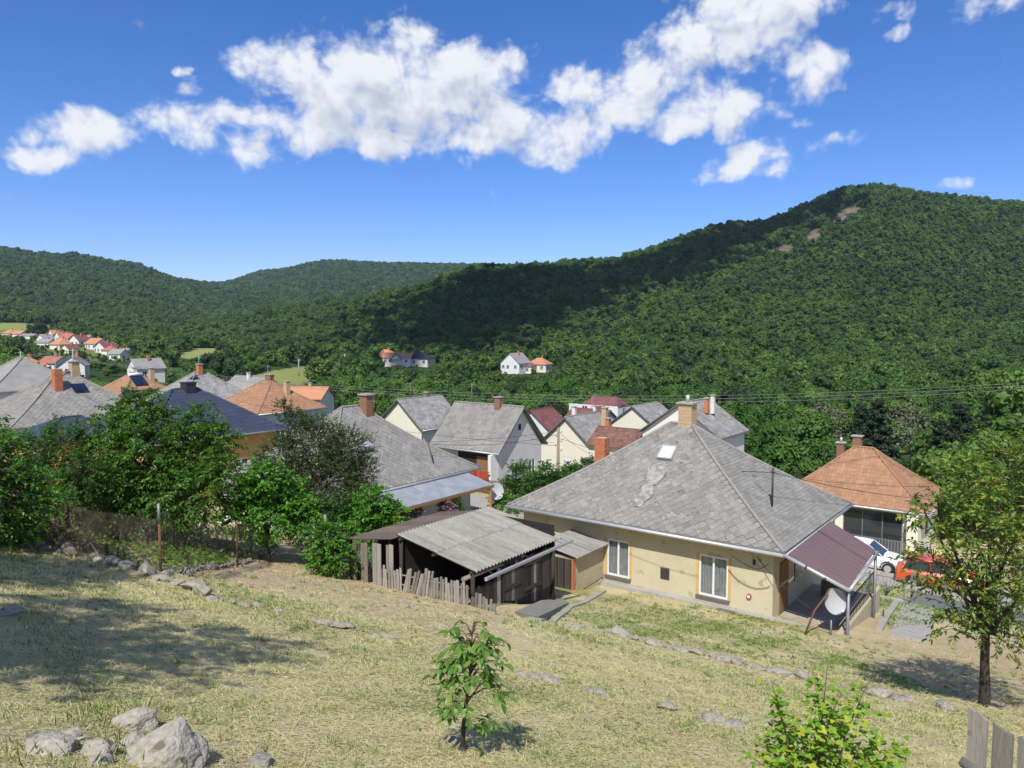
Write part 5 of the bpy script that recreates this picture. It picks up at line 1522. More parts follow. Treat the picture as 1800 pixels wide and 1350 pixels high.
# rusty lean-to roof and clutter left of the shed
def side_leanto():
    a0 = S1 - EX * .05 - EY * .2
    root = empty('scrap_lean_to', (a0.x, a0.y, G(a0.x, a0.y)), RZ); tag(root, 'rusty tin lean-to of odd boards on the left end of the shed', 'shelter')
    z = S1.z - root.location.z
    rg = random.Random(8)
    for k in range(5):
        q = MB(); x0, x1 = -2.35, .1
        ya, yb = k * 1.02, k * 1.02 + 1.1
        zz = z - .06 + .012 * (k % 2)
        q.poly(((x0, ya, zz - .42), (x1, ya, zz), (x1, yb, zz + .015), (x0, yb, zz - .40)), rg.random()); q.poly(((x0, ya, zz - .435), (x0, yb, zz - .415), (x1, yb, zz), (x1, ya, zz - .015)), .3)
        q.build('roof_sheet', MAT['old_tin'], root, fix=False)
    x = -2.2
    while x < -.1:
        w = rg.uniform(.12, .3)
        q = MB(); q.bb(x, x + w - .02, .1, .13, -.6, z - .2 - .16 * (-x) * .9 - rg.uniform(0, .12), rg.random()); q.build('board', MAT['grey_wood'] if rg.random() < .8 else MAT['pole_wood'], root)
        x += w + (.25 if rg.random() < .25 else 0)
    for x in (-2.2, -.2):
        q = MB(); q.tube([(x, 0.2, -.8), (x, .2, z - .1 + x * .17)], .05, 6); q.build('post', MAT['dark_wood'], root)
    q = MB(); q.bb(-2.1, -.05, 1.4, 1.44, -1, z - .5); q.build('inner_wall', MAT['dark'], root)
side_leanto()

# corrugated sheets stood on edge as a low barrier
def sheet_barrier():
    A = on_ground(612, 1012); B = on_ground(672, 1027)
    d = (B - A).normalized(); root = empty('sheet_barrier', A, math.atan2(d.y, d.x)); tag(root, 'low barrier of corrugated sheets laid on edge beside the ragged pickets', 'barrier')
    Lb = (B - A).length + .35
    mb = sheet_mesh(.708, Lb, .177, .05); o = mb.build('corrugated_sheet', MAT['asbestos'], root, fix=False)
    o.matrix_local = Matrix.Translation((0, .0, .0)) @ Matrix(((0, 1, 0, 0), (0, 0, -1, 0), (1, 0, 0, 0), (0, 0, 0, 1)))
    for x in (.1, Lb * .5, Lb - .1):
        q = MB(); q.tube([(x, .1, -.3), (x, .1, .78)], .035, 6); q.build('stake', MAT['grey_wood'], root)
    q = MB(); q.tube([(-1.0, .06, .18), (.9, .06, .48)], .03, 5); q.build('rail', MAT['grey_wood'], root)
sheet_barrier()

# ------------------------------------------------------------------ stones
def rock_mesh(seed, sx, sy, sz, sub=2, rough=.28):
    """angular stone: hull of scattered points, chamfered and roughened"""
    rg = random.Random(seed * 13 + 5); bm = bmesh.new()
    for k in range(22 if sub < 3 else 30):
        v = Vector((rg.gauss(0, 1), rg.gauss(0, 1), rg.gauss(0, 1))).normalized() * rg.uniform(.82, 1.08); bm.verts.new(v)
    res = bmesh.ops.convex_hull(bm, input=bm.verts)
    bmesh.ops.delete(bm, geom=[v for v in bm.verts if not v.link_faces], context='VERTS')
    bmesh.ops.bevel(bm, geom=list(bm.edges), offset=.10, segments=1, affect='EDGES')
    bmesh.ops.triangulate(bm, faces=bm.faces)
    for _ in range(1 if sub < 3 else 3):
        bmesh.ops.subdivide_edges(bm, edges=[e for e in bm.edges if e.calc_length() > (.3 if sub < 3 else .09)], cuts=1, use_grid_fill=True)
        bmesh.ops.triangulate(bm, faces=bm.faces)
    o = Vector((seed * 7.3, seed * 3.1, seed * 1.7))
    for v in bm.verts:
        p = v.co.copy()
        n = mnoise.noise(p * 1.3 + o) * .16 + mnoise.noise(p * 4 + o) * .05 + (mnoise.noise(p * 11 + o) * .035 if sub > 2 else 0)
        if sub > 2:
            pit = mnoise.noise(p * 7 + o * 2)
            if pit > .42: n -= .07 * (pit - .42) / .3
        q = p * (1 + n)
        v.co = Vector((q.x * sx, q.y * sy, q.z * sz))
    me = bpy.data.meshes.new('stone'); bm.to_mesh(me); bm.free()
    at = me.attributes.new('tone', 'FLOAT', 'FACE'); at.data.foreach_set('value', [.5] * len(me.polygons))
    me.materials.append(MAT['stone'])
    return me

ROCKS = [rock_mesh(k, 1, .8, .62) for k in range(9)]
def stone_row(name, label, pts, size, seed, gap=.1, sink=.25, jit=.12):
    """edging of single stones along photo-ground points"""
    rg = random.Random(seed)
    path = [on_ground(u, v) for u, v in pts]
    root = empty(name, path[0], 0); tag(root, label, 'stone edging')
    for a, b in zip(path[:-1], path[1:]):
        L = (b - a).length; x = 0
        while x < L:
            s = rg.uniform(*size) 
            if rg.random() < gap: x += s * 2; continue
            p = a.lerp(b, x / L); px, py = p.x + rg.uniform(-jit, jit), p.y + rg.uniform(-jit, jit)
            h = s * rg.uniform(.5, .85)
            o = link('stone', ROCKS[rg.randrange(9)], root, Vector((px, py, G(px, py) + h * (.6 - sink) )) - Vector(path[0]), (rg.uniform(-.25, .25), rg.uniform(-.25, .25), math.atan2((b - a).y, (b - a).x) + rg.uniform(-.4, .4)), (s * rg.uniform(.9, 1.35), s * rg.uniform(.7, 1), h))
            x += s * rg.uniform(1.5, 2.1)
    return root
stone_row('stone_edging', 'rough stone terrace wall along the shaded lawn under the wire fence', [(40, 962), (110, 972), (165, 985), (230, 1003), (285, 1020), (335, 1040), (385, 1056)], (.16, .36), 1, .03, .12, .12)
stone_row('stone_edging', 'pale stone edging running from the terrace wall towards the young walnut', [(385, 1058), (450, 1068), (520, 1085), (600, 1105), (690, 1122), (790, 1142), (850, 1152)], (.08, .19), 2, .34, .3, .1)
stone_row('stone_edging', 'pale stone edging crossing the lawn right of the young walnut', [(922, 1190), (985, 1205), (1060, 1222), (1125, 1238), (1200, 1258), (1300, 1282)], (.09, .22), 3, .2, .28, .08)
stone_row('stone_edging', 'flat stone edging along the lower lawn below the yellow house', [(948, 1093), (1000, 1103), (1075, 1112), (1130, 1128), (1200, 1146), (1270, 1162), (1330, 1176), (1400, 1190), (1420, 1196)], (.13, .3), 4, .16, .3, .1)
stone_row('stone_edging', 'stone edging in the shade below the fruit tree', [(1545, 1225), (1600, 1235), (1650, 1245), (1700, 1262)], (.16, .34), 5, .05, .25, .1)
stone_row('stone_edging', 'dark stone edging under the brown fence netting', [(285, 1016), (330, 1008), (380, 999), (430, 990), (470, 982)], (.12, .25), 6, .2, .25, .08)
# single stones lying on the lawns, and an earth mound made from a stone mesh
for k, (u, v, s, lab) in enumerate(((340, 1115, .16, 'low earth mound in the grass left of the pale edging'), (12, 1080, .3, 'grey boulder in the shade at the left picture edge'), (1295, 1160, .2, 'flat stone on the lawn below the yellow house'),
                                    (1225, 1083, .17, 'small flat stone near the kerb of the yellow house'), (1475, 1205, .1, 'small stone at the foot of the currant bush'), (367, 1160, .09, 'small grey stone in the pale dry grass'),
                                    (712, 1065, .18, 'low earthy hump beside the shed pickets'), (455, 1345, .16, 'stone at the bottom edge right of the boulders'), (800, 1310, .16, 'earth-coloured stone at the foot of the young walnut'), (1290, 1278, .2, 'pale rounded stone at the end of the middle edging'))):
    p = on_ground(u, v); o = link('field_stone', ROCKS[k % 9], None, p + Vector((0, 0, s * .12)), (0, 0, k * 1.1), (s, s * .8, s * .42)); tag(o, lab, 'stone')
# boulders in the corner nearest to the camera
BO = [(288, 1330, .28, .2, .33, .5, 'tall pitted boulder leaning right in the near left corner'), (235, 1262, .2, .17, .15, .2, 'pitted boulder on top of the near left rock pile'), (85, 1308, .22, .17, .12, -.3, 'rounded pale boulder at the left of the near rock pile'),
      (172, 1312, .13, .12, .15, .3, 'wedge boulder between the pale boulder and the tall one'), (232, 1300, .12, .1, .11, 0, 'small block wedged under the top boulder'), (175, 1346, .09, .07, .08, .4, 'small pale stone at the bottom picture edge'), (120, 1290, .12, .1, .09, .2, 'grey stone behind the pale boulder'), (320, 1352, .2, .2, .2, .4, 'low block beside the tall boulder at the bottom edge')]
for k, (u, v, sx, sy, sz, rz_, lab) in enumerate(BO):
    me = rock_mesh(40 + k, sx, sy, sz * .8, 4, .34)
    p = on_ground(u, min(v + 14, 1345))
    o = link('boulder', me, None, p + Vector((0, 0, sz * .25)), (.1, .15 * (k % 3 - 1), rz_)); tag(o, lab, 'boulder')

# ------------------------------------------------------------------ concrete kerbs by the house, path to the gate
pk = [on_ground(945, 1093), on_ground(1005, 1068), on_ground(1062, 1040)]
kb = strip('kerb', [p.xy for p in pk], .2, .3, MAT['concrete'], None, .08, 'structure', 'concrete kerb at the foot of the shed ramp', .5)
ramp_ = MB(); a, b, c, d = on_ground(905, 1078), on_ground(945, 1088), on_ground(1000, 1062), on_ground(975, 1048)
ramp_.poly([p + Vector((0, 0, .06)) for p in (a, b, c, d)]); ramp_.poly([p + Vector((0, 0, -.2)) for p in (d, c, b, a)])
for p, q in ((a, b), (b, c), (c, d), (d, a)): ramp_.poly((p + Vector((0, 0, .06)), q + Vector((0, 0, .06)), q - Vector((0, 0, .2)), p - Vector((0, 0, .2))))
tag(ramp_.build('path', MAT['stone_dark']), 'concrete ramp in front of the shed doors', None, None, 'structure')
strip('path', [on_ground(1598, 1125).xy, on_ground(1618, 1060).xy], 1.25, .3, MAT['concrete'], None, .07, 'structure', 'concrete garden path leading to the steel gate', .6)
strip('path', [on_ground(1545, 1110).xy, on_ground(1580, 1055).xy], .25, .3, MAT['concrete'], None, .12, 'structure', 'narrow concrete edging beside the garden path', .6)

# ------------------------------------------------------------------ wire fence with dark netting on the left
def net_run(root, A, B, h, seed, cell=.062, drape=.05):
    """diamond netting: crossing strands, each a thin flat strip; follows the ground line A-B"""
    rg = random.Random(seed); mb = MB()
    L = (B - A).length; d = (B - A).normalized(); N = Vector((-d.y, d.x, 0)).normalized()
    def pt(x, z):
        p = A + d * x
        return Vector((p.x, p.y, G(p.x, p.y) + z)) + N * (drape * math.sin(x * 2.1 + z * 3) )
    w = .006
    for sg in (1, -1):
        x = -h
        while x < L + h:
            x0, z0, x1, z1 = (x, 0, x + h, h) if sg == 1 else (x + h, 0, x, h)
            n = 5; pr = None
            for k in range(n + 1):
                t = k / n; xx = x0 + (x1 - x0) * t; zz = z0 + (z1 - z0) * t
                if 0 <= xx <= L:
                    c = pt(xx, zz + .03)
                    if pr is not None:
                        mb.poly((pr - Vector((0, 0, w)), c - Vector((0, 0, w)), c + Vector((0, 0, w)), pr + Vector((0, 0, w))), rg.random())
                    pr = c
                else: pr = None
            x += cell
    o = mb.build('netting', MAT['net'], root, fix=False); o['kind'] = 'stuff'
    # rags of shade cloth and dead vine caught in the mesh
    mb = MB()
    for k in range(int(L * h * 150)):
        x, z = rg.uniform(0, L), h * rg.random() ** .7
        if mnoise.noise(Vector((x * 1.1, z * 1.6, seed))) < -.08: continue
        c = pt(x, z); s = rg.uniform(.02, .06)
        a = rg.uniform(0, 6.28)
        e1 = d * math.cos(a) * s + Vector((0, 0, math.sin(a) * s)); e2 = d * -math.sin(a) * s * .5 + Vector((0, 0, math.cos(a) * s * .5)) + N * rg.uniform(-.02, .02)
        mb.poly((c - e1, c + e2, c + e1, c - e2), rg.random())
    o = mb.build('dead_vine', MAT['net'], root, fix=False); o['kind'] = 'stuff'
def net_fence():
    p0 = on_ground(283, 1013); p1 = P(440, 986, 27.6); p2 = P(472, 978, 31)
    pl = [on_ground(40, 958), on_ground(120, 972)]
    root = empty('wire_fence', p0, 0); tag(root, 'wire fence hung with dark netting between iron posts above the terrace wall', 'fence')
    runs = [(pl[0], p0, 1.25), (p0, Vector((p2.x, p2.y, 0)), 1.45), (Vector((p2.x, p2.y, 0)), Vector((-8.6, 32.5, 0)), 1.5)]
    for k, (a, b, h) in enumerate(runs):
        a, b = Vector((a.x, a.y, 0)), Vector((b.x, b.y, 0))
        h_ = empty('run', (0, 0, 0)); bpy.data.objects.remove(h_)
        net_run(root, a, b, h, 3 + k)
    for ch in root.children:
        ch.location = -Vector(p0)
    q = MB(); q.tube([(0, 0, -.3), (0, 0, 1.22)], .032, 8); po = q.build('post', MAT['rust'], root)
    q = MB(); q.tube([(0, 0, 1.22), (0, 0, 1.68)], .033, 8); q.build('bare_post_top', MAT['steel'], po)
    for x, y, hh, ln in ((p2.x, p2.y, 1.6, 0), (pl[1].x, pl[1].y, 1.4, .05), (-9.3, 25.5, 1.5, .0)):
        z = G(x, y); q = MB(); q.tube([(x - p0.x, y - p0.y, z - .3 - p0.z), (x - p0.x + ln, y - p0.y, z + hh - p0.z)], .032, 7); q.build('post', MAT['rust'], root)
    z = G(p2.x, p2.y); q = MB(); q.tube([(p2.x - .85 - p0.x, p2.y - .6 - p0.y, z + .15 - p0.z), (p2.x - p0.x, p2.y - p0.y, z + 1.4 - p0.z)], .035, 7); q.build('brace', MAT['rust'], root)
net_fence()

# ------------------------------------------------------------------ weathered plank fence in the near right corner
def near_fence():
    rg = random.Random(31)
    p = P(1718, 1258, 4.55); q = P(1830, 1300, 4.25)
    root = empty('plank_fence', (p.x, p.y, G(p.x, p.y)), 0); tag(root, 'weathered wide-plank fence in the near right corner', 'fence')
    off = Vector(root.location); d = Vector((q.x - p.x, q.y - p.y, 0)).normalized(); N = Vector((d.y, -d.x, 0))
    tops = [P(1716, 1256, 4.5).z, P(1755, 1274, 4.45).z, P(1790, 1286, 4.4).z, P(1825, 1298, 4.35).z]
    x = -.055
    for k, zt in enumerate(tops):
        w = .112
        a = p + d * x; b = p + d * (x + w)
        mb = MB(); n = 6
        # plank with a worn uneven top edge
        fr = [Vector((a.x, a.y, G(p.x, p.y) - .2)) - off, Vector((b.x, b.y, G(p.x, p.y) - .2)) - off]
        tp = []
        for i in range(n + 1):
            c = b.lerp(a, i / n); tp.append(Vector((c.x, c.y, zt + rg.uniform(-.012, .008) - .03 * (1 - i / n))) - off)
        poly = fr + tp; t = N * .022
        tn = rg.uniform(.3, .9)
        mb.poly(poly, tn); mb.poly([v - t for v in reversed(poly)], tn)
        for i in range(len(poly)): mb.poly((poly[i], poly[i] - t, poly[(i + 1) % len(poly)] - t, poly[(i + 1) % len(poly)]), tn * .7)
        mb.build('plank', MAT['grey_wood'], root)
        x += w + rg.uniform(.03, .05)
    q2 = MB(); a = P(1706, 1338, 4.47) - off + N * .05; q2.tube([a - d * .03, a + d * .75 + Vector((0, 0, -.13))], .035, 4); q2.build('rail', MAT['grey_wood'], root)
near_fence()

# ------------------------------------------------------------------ street side: maroon picket fence, steel gate, fan-wire fence, cars
def maroon_fence():
    a = Vector((EW.x, EW.y, 0)) + EX * 1.0 - EY * 1.9; b = a - EX * 8
    root = empty('maroon_picket_fence', (a.x, a.y, G(a.x, a.y)), 0); tag(root, 'maroon picket fence along the road below the red balcony', 'fence')
    for (A, B) in ((a + EX * .0, b), (a, a + EY * 7 + EX * 1.5)):
        L = (B - A).length; d = (B - A).normalized(); x = 0
        while x < L:
            p = A + d * x; z = G(p.x, p.y) - root.location.z
            q = MB(); l = p - Vector((root.location.x, root.location.y, 0)); q.box((l.x, l.y, z + .55), (.09, .025, 1.1), Matrix.Rotation(math.atan2(d.y, d.x), 3, 'Z'), rnd.random())
            q.build('picket', MAT['maroon_wood'], root); x += .16
        for hz in (.3, .9):
            q = MB(); l0, l1 = A - root.location, B - root.location
            q.tube([(l0.x, l0.y, G(A.x, A.y) - root.location.z + hz), (l1.x, l1.y, G(B.x, B.y) - root.location.z + hz)], .03, 4); q.build('rail', MAT['maroon_wood'], root)
maroon_fence()

def steel_gate():
    A = on_ground(1601, 1063); B = on_ground(1640, 1071)
    A = Vector((A.x, A.y, 0)); B = Vector((B.x, B.y, 0))
    d = Vector((.8, -.6, 0)); 
    root = empty('steel_gate', (A.x, A.y, G(A.x, A.y)), math.atan2(d.y, d.x)); tag(root, 'grey steel garden gate with sheet lower panel at the end of the path', 'gate')
    W = 1.3
    for x in (0, W):
        q = MB(); q.bb(x - .04, x + .04, -.04, .04, -.5, 1.55); q.build('gate_post', MAT['steel'], root)
    q = MB(); q.bb(.05, W - .05, -.012, .012, .1, .62); q.build('sheet_panel', MAT['steel'], root)
    for z in (.08, .64, 1.42):
        q = MB(); q.bb(.045, W - .045, -.02, .02, z - .02, z + .02); q.build('gate_rail', MAT['steel'], root)
    for k in range(8):
        q = MB(); q.bb(.115 + k * .15, .145 + k * .15, -.012, .012, .66, 1.52); q.build('gate_bar', MAT['steel'], root)
    # low panel fence going on to the right
    r2 = empty('panel_fence', (A.x + d.x * (W + .1), A.y + d.y * (W + .1), G(A.x, A.y)), math.atan2(d.y, d.x)); tag(r2, 'grey steel panel fence continuing right of the garden gate', 'fence')
    for k in range(4):
        q = MB(); x = k * 2.1; zz = G(A.x + d.x * (W + x), A.y + d.y * (W + x)) - G(A.x, A.y)
        q.bb(x, x + 2.0, -.012, .012, zz + .05, zz + .6); q.build('sheet_panel', MAT['steel'], r2)
        q = MB(); q.bb(x - .03, x + .03, -.03, .03, zz - .4, zz + 1.3); q.build('fence_post', MAT['steel'], r2)
        q = MB(); q.bb(x, x + 2.04, -.015, .015, zz + 1.2, zz + 1.24); q.build('fence_rail', MAT['steel'], r2)
        for j in range(9):
            q = MB(); q.bb(x + .2 + j * .2, x + .23 + j * .2, -.01, .01, zz + .6, zz + 1.2); q.build('fence_bar', MAT['steel'], r2)
    # fan-wire fence to the left of the gate
    r3 = empty('fan_wire_fence', (A.x - d.x * .1, A.y - d.y * .1, G(A.x, A.y)), math.atan2(-d.y, -d.x)); tag(r3, 'low wire fence with fanned bars on a concrete kerb left of the gate', 'fence')
    for k in range(4):
        x = .2 + k * 1.5
        zz = G(A.x - d.x * x, A.y - d.y * x) - G(A.x, A.y)
        q = MB(); q.bb(x - .03, x + .03, -.03, .03, zz - .4, zz + 1.25); q.build('fence_post', MAT['steel'], r3)
        for j in range(7):
            t = (j - 3) / 3
            q = MB(); q.tube([(x + .75, 0, zz + .25), (x + .75 + .62 * t, 0, zz + 1.1)], .018, 4); q.build('fan_bar', MAT['steel'], r3)
        q = MB(); q.bb(x - .02, x + 1.5, -.1, .1, zz - .5, zz + .16); q.build('kerb_wall', MAT['concrete'], r3)
        q = MB(); q.bb(x, x + 1.5, -.015, .015, zz + 1.1, zz + 1.13); q.build('fence_rail', MAT['steel'], r3)
steel_gate()

def car(name, label, loc, rz, paint, L=4.1, Wd=1.72, H=1.48, estate=True):
    root = empty(name, loc, rz); tag(root, label, 'car')
    # stations along the length (front +x): x, half width, sill z, waist z
    prof = [(-.5, .80, .42, .72), (-.485, .88, .30, .92), (-.40, .96, .24, .98), (-.2, 1, .22, .97), (0, 1, .22, .96), (.18, 1, .22, .94), (.32, .98, .23, .88), (.43, .93, .26, .78), (.485, .84, .32, .66), (.5, .74, .40, .56)]
    bm = MB(); rings = []
    for (t, w, zs, zw) in prof:
        hw = Wd / 2 * w; x = t * L
        rings.append([Vector((x, -hw * .92, zs)), Vector((x, -hw, zs + .16)), Vector((x, -hw, zw - .14)), Vector((x, -hw * .9, zw)), Vector((x, 0, zw + .035)), Vector((x, hw * .9, zw)), Vector((x, hw, zw - .14)), Vector((x, hw, zs + .16)), Vector((x, hw * .92, zs))])
    for a, b in zip(rings[:-1], rings[1:]):
        for j in range(8): bm.poly((a[j], b[j], b[j + 1], a[j + 1]), .5, True)
        bm.poly((a[0], a[8], b[8], b[0]))
    bm.poly(rings[0]); bm.poly(list(reversed(rings[-1])))
    body = bm.build('body', paint, root)
    # cabin: roof on pillars with glass between
    zr = H; hw = Wd / 2
    rr = [(-.44, .92), (-.36, zr - .04), (-.10, zr), (.06, zr - .03), (.24, .93)]
    cab = MB(); a = []
    for (t, z) in rr:
        k = .76 if z > 1.1 else .90
        a.append((Vector((t * L, -hw * k, z)), Vector((t * L, hw * k, z))))
    for (p, q), (r_, s) in zip(a[1:-2], a[2:-1]): cab.poly((p, r_, s, q), .5, True); cab.poly([v - Vector((0, 0, .05)) for v in (q, s, r_, p)], .5)
    for sg in (0, 1):
        for i, j in ((0, 1), (3, 4)):
            p, q = a[i][sg], a[j][sg]; cab.tube([p, q], .035, 5)
        cab.tube([a[1][sg], a[2][sg], a[3][sg]], .035, 5)
        m0 = Vector((-.12 * L, a[0][sg].y, .97)); cab.tube([m0, Vector((-.12 * L, a[2][sg].y, zr - .03))], .03, 5)
    cab.build('roof', paint, root, fix=False)
    for nm, i, j in (('rear_window', 0, 1), ('windscreen', 3, 4)):
        g = MB(); p, q, r_, s = a[i][0], a[j][0], a[j][1], a[i][1]; g.poly((p, q, r_, s)); g.build(nm, MAT['dark_glass'], root, fix=False)
    for sg in (0, 1):
        g = MB(); g.poly([a[k][sg] + Vector((0, .012 * (1 if sg == 0 else -1), 0)) for k in range(5)]); g.build('side_window', MAT['dark_glass'], root, fix=False)
    for t in (-.31, .31):
        for sg in (-1, 1):
            w = MB(); w.tube([(0, -.1, 0), (0, .1, 0)], .31, 18); wo = w.build('wheel', MAT['rubber'], root, (t * L, sg * (hw - .10), .31))
            r_ = MB(); r_.tube([(0, sg * .101, 0), (0, sg * .112, 0)], .20, 14); r_.build('rim', MAT['gutter'], wo)
            ar = MB(); ar.tube([(t * L + .37 * math.cos(x), sg * (hw + .003), .33 + .37 * math.sin(x)) for x in np.linspace(0, math.pi, 12)], .035, 5); ar.build('wheel_arch', MAT['car_black'], root)
    for sg in (-1, 1):
        l = MB(); l.box((.465 * L, sg * hw * .66, .70), (.2, .36, .14), Matrix.Rotation(-sg * .35, 3, 'Z')); l.build('headlight', MAT['lamp_glass'], root)
        l = MB(); l.box((-.487 * L, sg * hw * .72, .80), (.1, .26, .2)); l.build('tail_light', MAT['red_wood'], root)
        l = MB(); l.box((.16 * L, sg * (hw + .06), .98), (.14, .16, .12)); l.build('mirror', paint, root)
    l = MB(); l.box((.492 * L, 0, .42), (.06, Wd * .6, .2)); l.build('grille', MAT['car_black'], root)
    l = MB(); l.box((.5 * L, 0, .5), (.02, .5, .11)); l.build('number_plate', MAT['white_paint'], root)
    return root
def car_at(u, v, Y, *a, **k):
    p = P(u, v, Y); return Vector((p.x, p.y, G(p.x, p.y) + .09))
car('white_car', 'white hatchback on the road, half hidden by the burgundy porch roof', car_at(1522, 1005, 43.4), R(-36), MAT['car_white'])
car('red_car', 'orange-red estate car parked on the road behind the steel gate', car_at(1655, 1020, 39.6), R(-30), MAT['car_red'], 4.3, 1.75, 1.52)

# ------------------------------------------------------------------ utility pole, wires
def wire(name, label, pts, r, mat, sag, n=28):
    c = MB(); out = []
    for (a, b), s in zip(zip(pts[:-1], pts[1:]), sag):
        a, b = Vector(a), Vector(b)
        for k in range(n):
            t = k / n; p = a.lerp(b, t); p.z -= s * 4 * t * (1 - t); out.append(p)
    out.append(Vector(pts[-1])); c.tube(out, r, 5, cap=False)
    return tag(c.build(name, mat), label, 'wire')
pp = P(980, 870, 52.5); pt_ = P(982, 752, 52.5)
root = empty('utility_pole', (pp.x, pp.y, G(pp.x, pp.y)), 0); tag(root, 'wooden utility pole with insulators beside the pale gabled house', 'utility pole')
q = MB(); q.tube([(0, 0, -.5), (.05, 0, pt_.z - root.location.z)], [.13, .09], 9); q.build('pole', MAT['pole_wood'], root)
hp = pt_.z - root.location.z
for k, (dx, dz) in enumerate(((.22, -.35), (-.2, -.6), (.24, -.95), (-.2, -1.25), (.22, -1.6))):
    q = MB(); q.tube([(.05, 0, hp + dz), (.05 + dx, 0, hp + dz), (.05 + dx, 0, hp + dz + .12)], .02, 5); q.build('bracket', MAT['dark_steel'], root)
    q = MB(); q.tube([(.05 + dx, 0, hp + dz + .1), (.05 + dx, 0, hp + dz + .24)], .045, 8); q.build('insulator', MAT['white_paint'], root)
# long overhead lines along the street
mast = P(70, 618, 60.5)
for k, (dy, dv) in enumerate(((0, 0), (0, 5), (.4, 12))):
    a = P(-260, 640 + dv, 62); b = mast + Vector((0, dy, -.1 - .06 * k)); c = P(1920, 664 + dv * .9, 46 + dy)
    wire('overhead_wire', ['topmost overhead wire spanning the whole valley view', 'second overhead wire, just under the topmost', 'lowest overhead wire of the long span'][k], [a, b, c], .011, MAT['wire'], [.8, 2.1 + .1 * k])
tp = Vector(root.location) + Vector((.05, 0, hp - .45))
wire('service_wire', 'service wire from the utility pole to the slate house mast', [tp, Vector((EG.x, EG.y, -12.1)) + EX * -1.2 + EY * 9.0 + Vector((0, 0, 3.24 + 1.85))], .014, MAT['dark_wire'], [.35])
wire('service_wire', 'wire from the utility pole to the thin mast on the yellow house', [tp + Vector((.2, 0, -.3)), main_pt(-1.55, 3.3, MAIN_e + 2.35)], .014, MAT['dark_wire'], [.5])
wire('service_wire', 'dark wire from the yellow house mast across to the orange roof', [main_pt(-1.55, 3.3, MAIN_e + 2.35), P(1700, 880, 41)], .014, MAT['dark_wire'], [.3])
wire('service_wire', 'wire crossing in front of the orange tiled roof', [P(1405, 840, 44), P(1640, 855, 42)], .012, MAT['dark_wire'], [.15])
wire('service_wire', 'wire from the utility pole to the pale gable wall', [tp + Vector((-.2, 0, -.6)), Vector((EW.x, EW.y, -14.2)) + EX * -.40 + EY * 3.4 + Vector((0, 0, 5.4))], .012, MAT['dark_wire'], [.15])
wire('service_wire', 'upper wire from the utility pole over the road to the left', [tp + Vector((0, 0, .2)), P(560, 770, 56)], .013, MAT['dark_wire'], [.5])
wire('service_wire', 'lower wire from the utility pole to the orange hip house', [tp + Vector((0, 0, -.8)), P(420, 705, 74)], .013, MAT['dark_wire'], [.6])
wire('service_wire', 'wire from the utility pole into the cream chimney house', [tp + Vector((.2, 0, 0)), P(1045, 800, 70)], .012, MAT['dark_wire'], [.2])
wire('yard_cable', 'loose cable hanging from the facade across the porch to the fence', [main_pt(-1.2, .5, 2.3), main_pt(1.0, -.4, 1.1), main_pt(2.6, .2, -.5)], .012, MAT['dark_wire'], [.12, .1])
# concrete poles in the valley
for k, (u, v0, v1, Y, lab) in enumerate(((525, 631, 656, 260, 'pale concrete pole on the green valley meadow'), (466, 634, 652, 270, 'pale pole at the left end of the valley meadow'), (606, 622, 636, 300, 'pale pole in the trees left of the hillside houses'), (36, 617, 640, 190, 'pale pole above the orange hip cottage'), (128, 613, 640, 200, 'pale pole between the village gardens'))):
    a, b = P(u, v1, Y), P(u, v0, Y); z = min(G(a.x, a.y), a.z)
    q = MB(); q.tube([(a.x, a.y, z - .5), (b.x, b.y, b.z)], [.22, .14], 6); q.box((b.x, b.y, b.z - .4), (1.4, .12, .12)); tag(q.build('concrete_pole', MAT['concrete']), lab, 'pole')
# low rusty stake and green post in the right yard
for (u, v0, v1, Y, mat, lab) in ((1553, 1072, 1102, 30, 'dark_steel', 'short dark stake in the yard right of the porch'), (1461, 1090, 1113, 26.5, 'steel', 'short steel stub at the porch kerb'), (578, 905, 935, 29, 'grey_wood', 'grey slanting board end in the shrubs left of the shed')):
    a, b = P(u, v1, Y), P(u, v0, Y)
    q = MB(); q.tube([(a.x, a.y, min(a.z, G(a.x, a.y)) - .2), (b.x + (.0 if mat != 'grey_wood' else -.15), b.y, b.z)], .03 if mat != 'grey_wood' else .06, 6); tag(q.build('stake', MAT[mat]), lab, 'stake')
# ------------------------------------------------------------------ foliage kit
def leaf_arrays(P0, D, S, length, width, fold=.18, curl=.12):
    """diamond leaves folded on the midrib: base point, along-direction, side-direction"""
    n = len(P0)
    N = np.cross(D, S); N /= np.linalg.norm(N, axis=1, keepdims=True) + 1e-9
    L = length[:, None]; W = width[:, None]
    v0 = P0
    v1 = P0 + D * L * .45 + S * W * .5 + N * W * fold
    v2 = P0 + D * L - N * L * curl
    v3 = P0 + D * L * .45 - S * W * .5 + N * W * fold
    V = np.stack([v0, v1, v2, v3], 1).reshape(-1, 3)
    b = np.arange(n)[:, None] * 4
    F = np.concatenate([b + np.array([[0, 1, 2]]), b + np.array([[0, 2, 3]])], 1).reshape(-1, 3)
    return V, F

def unit(a):
    return a / (np.linalg.norm(a, axis=-1, keepdims=True) + 1e-9)

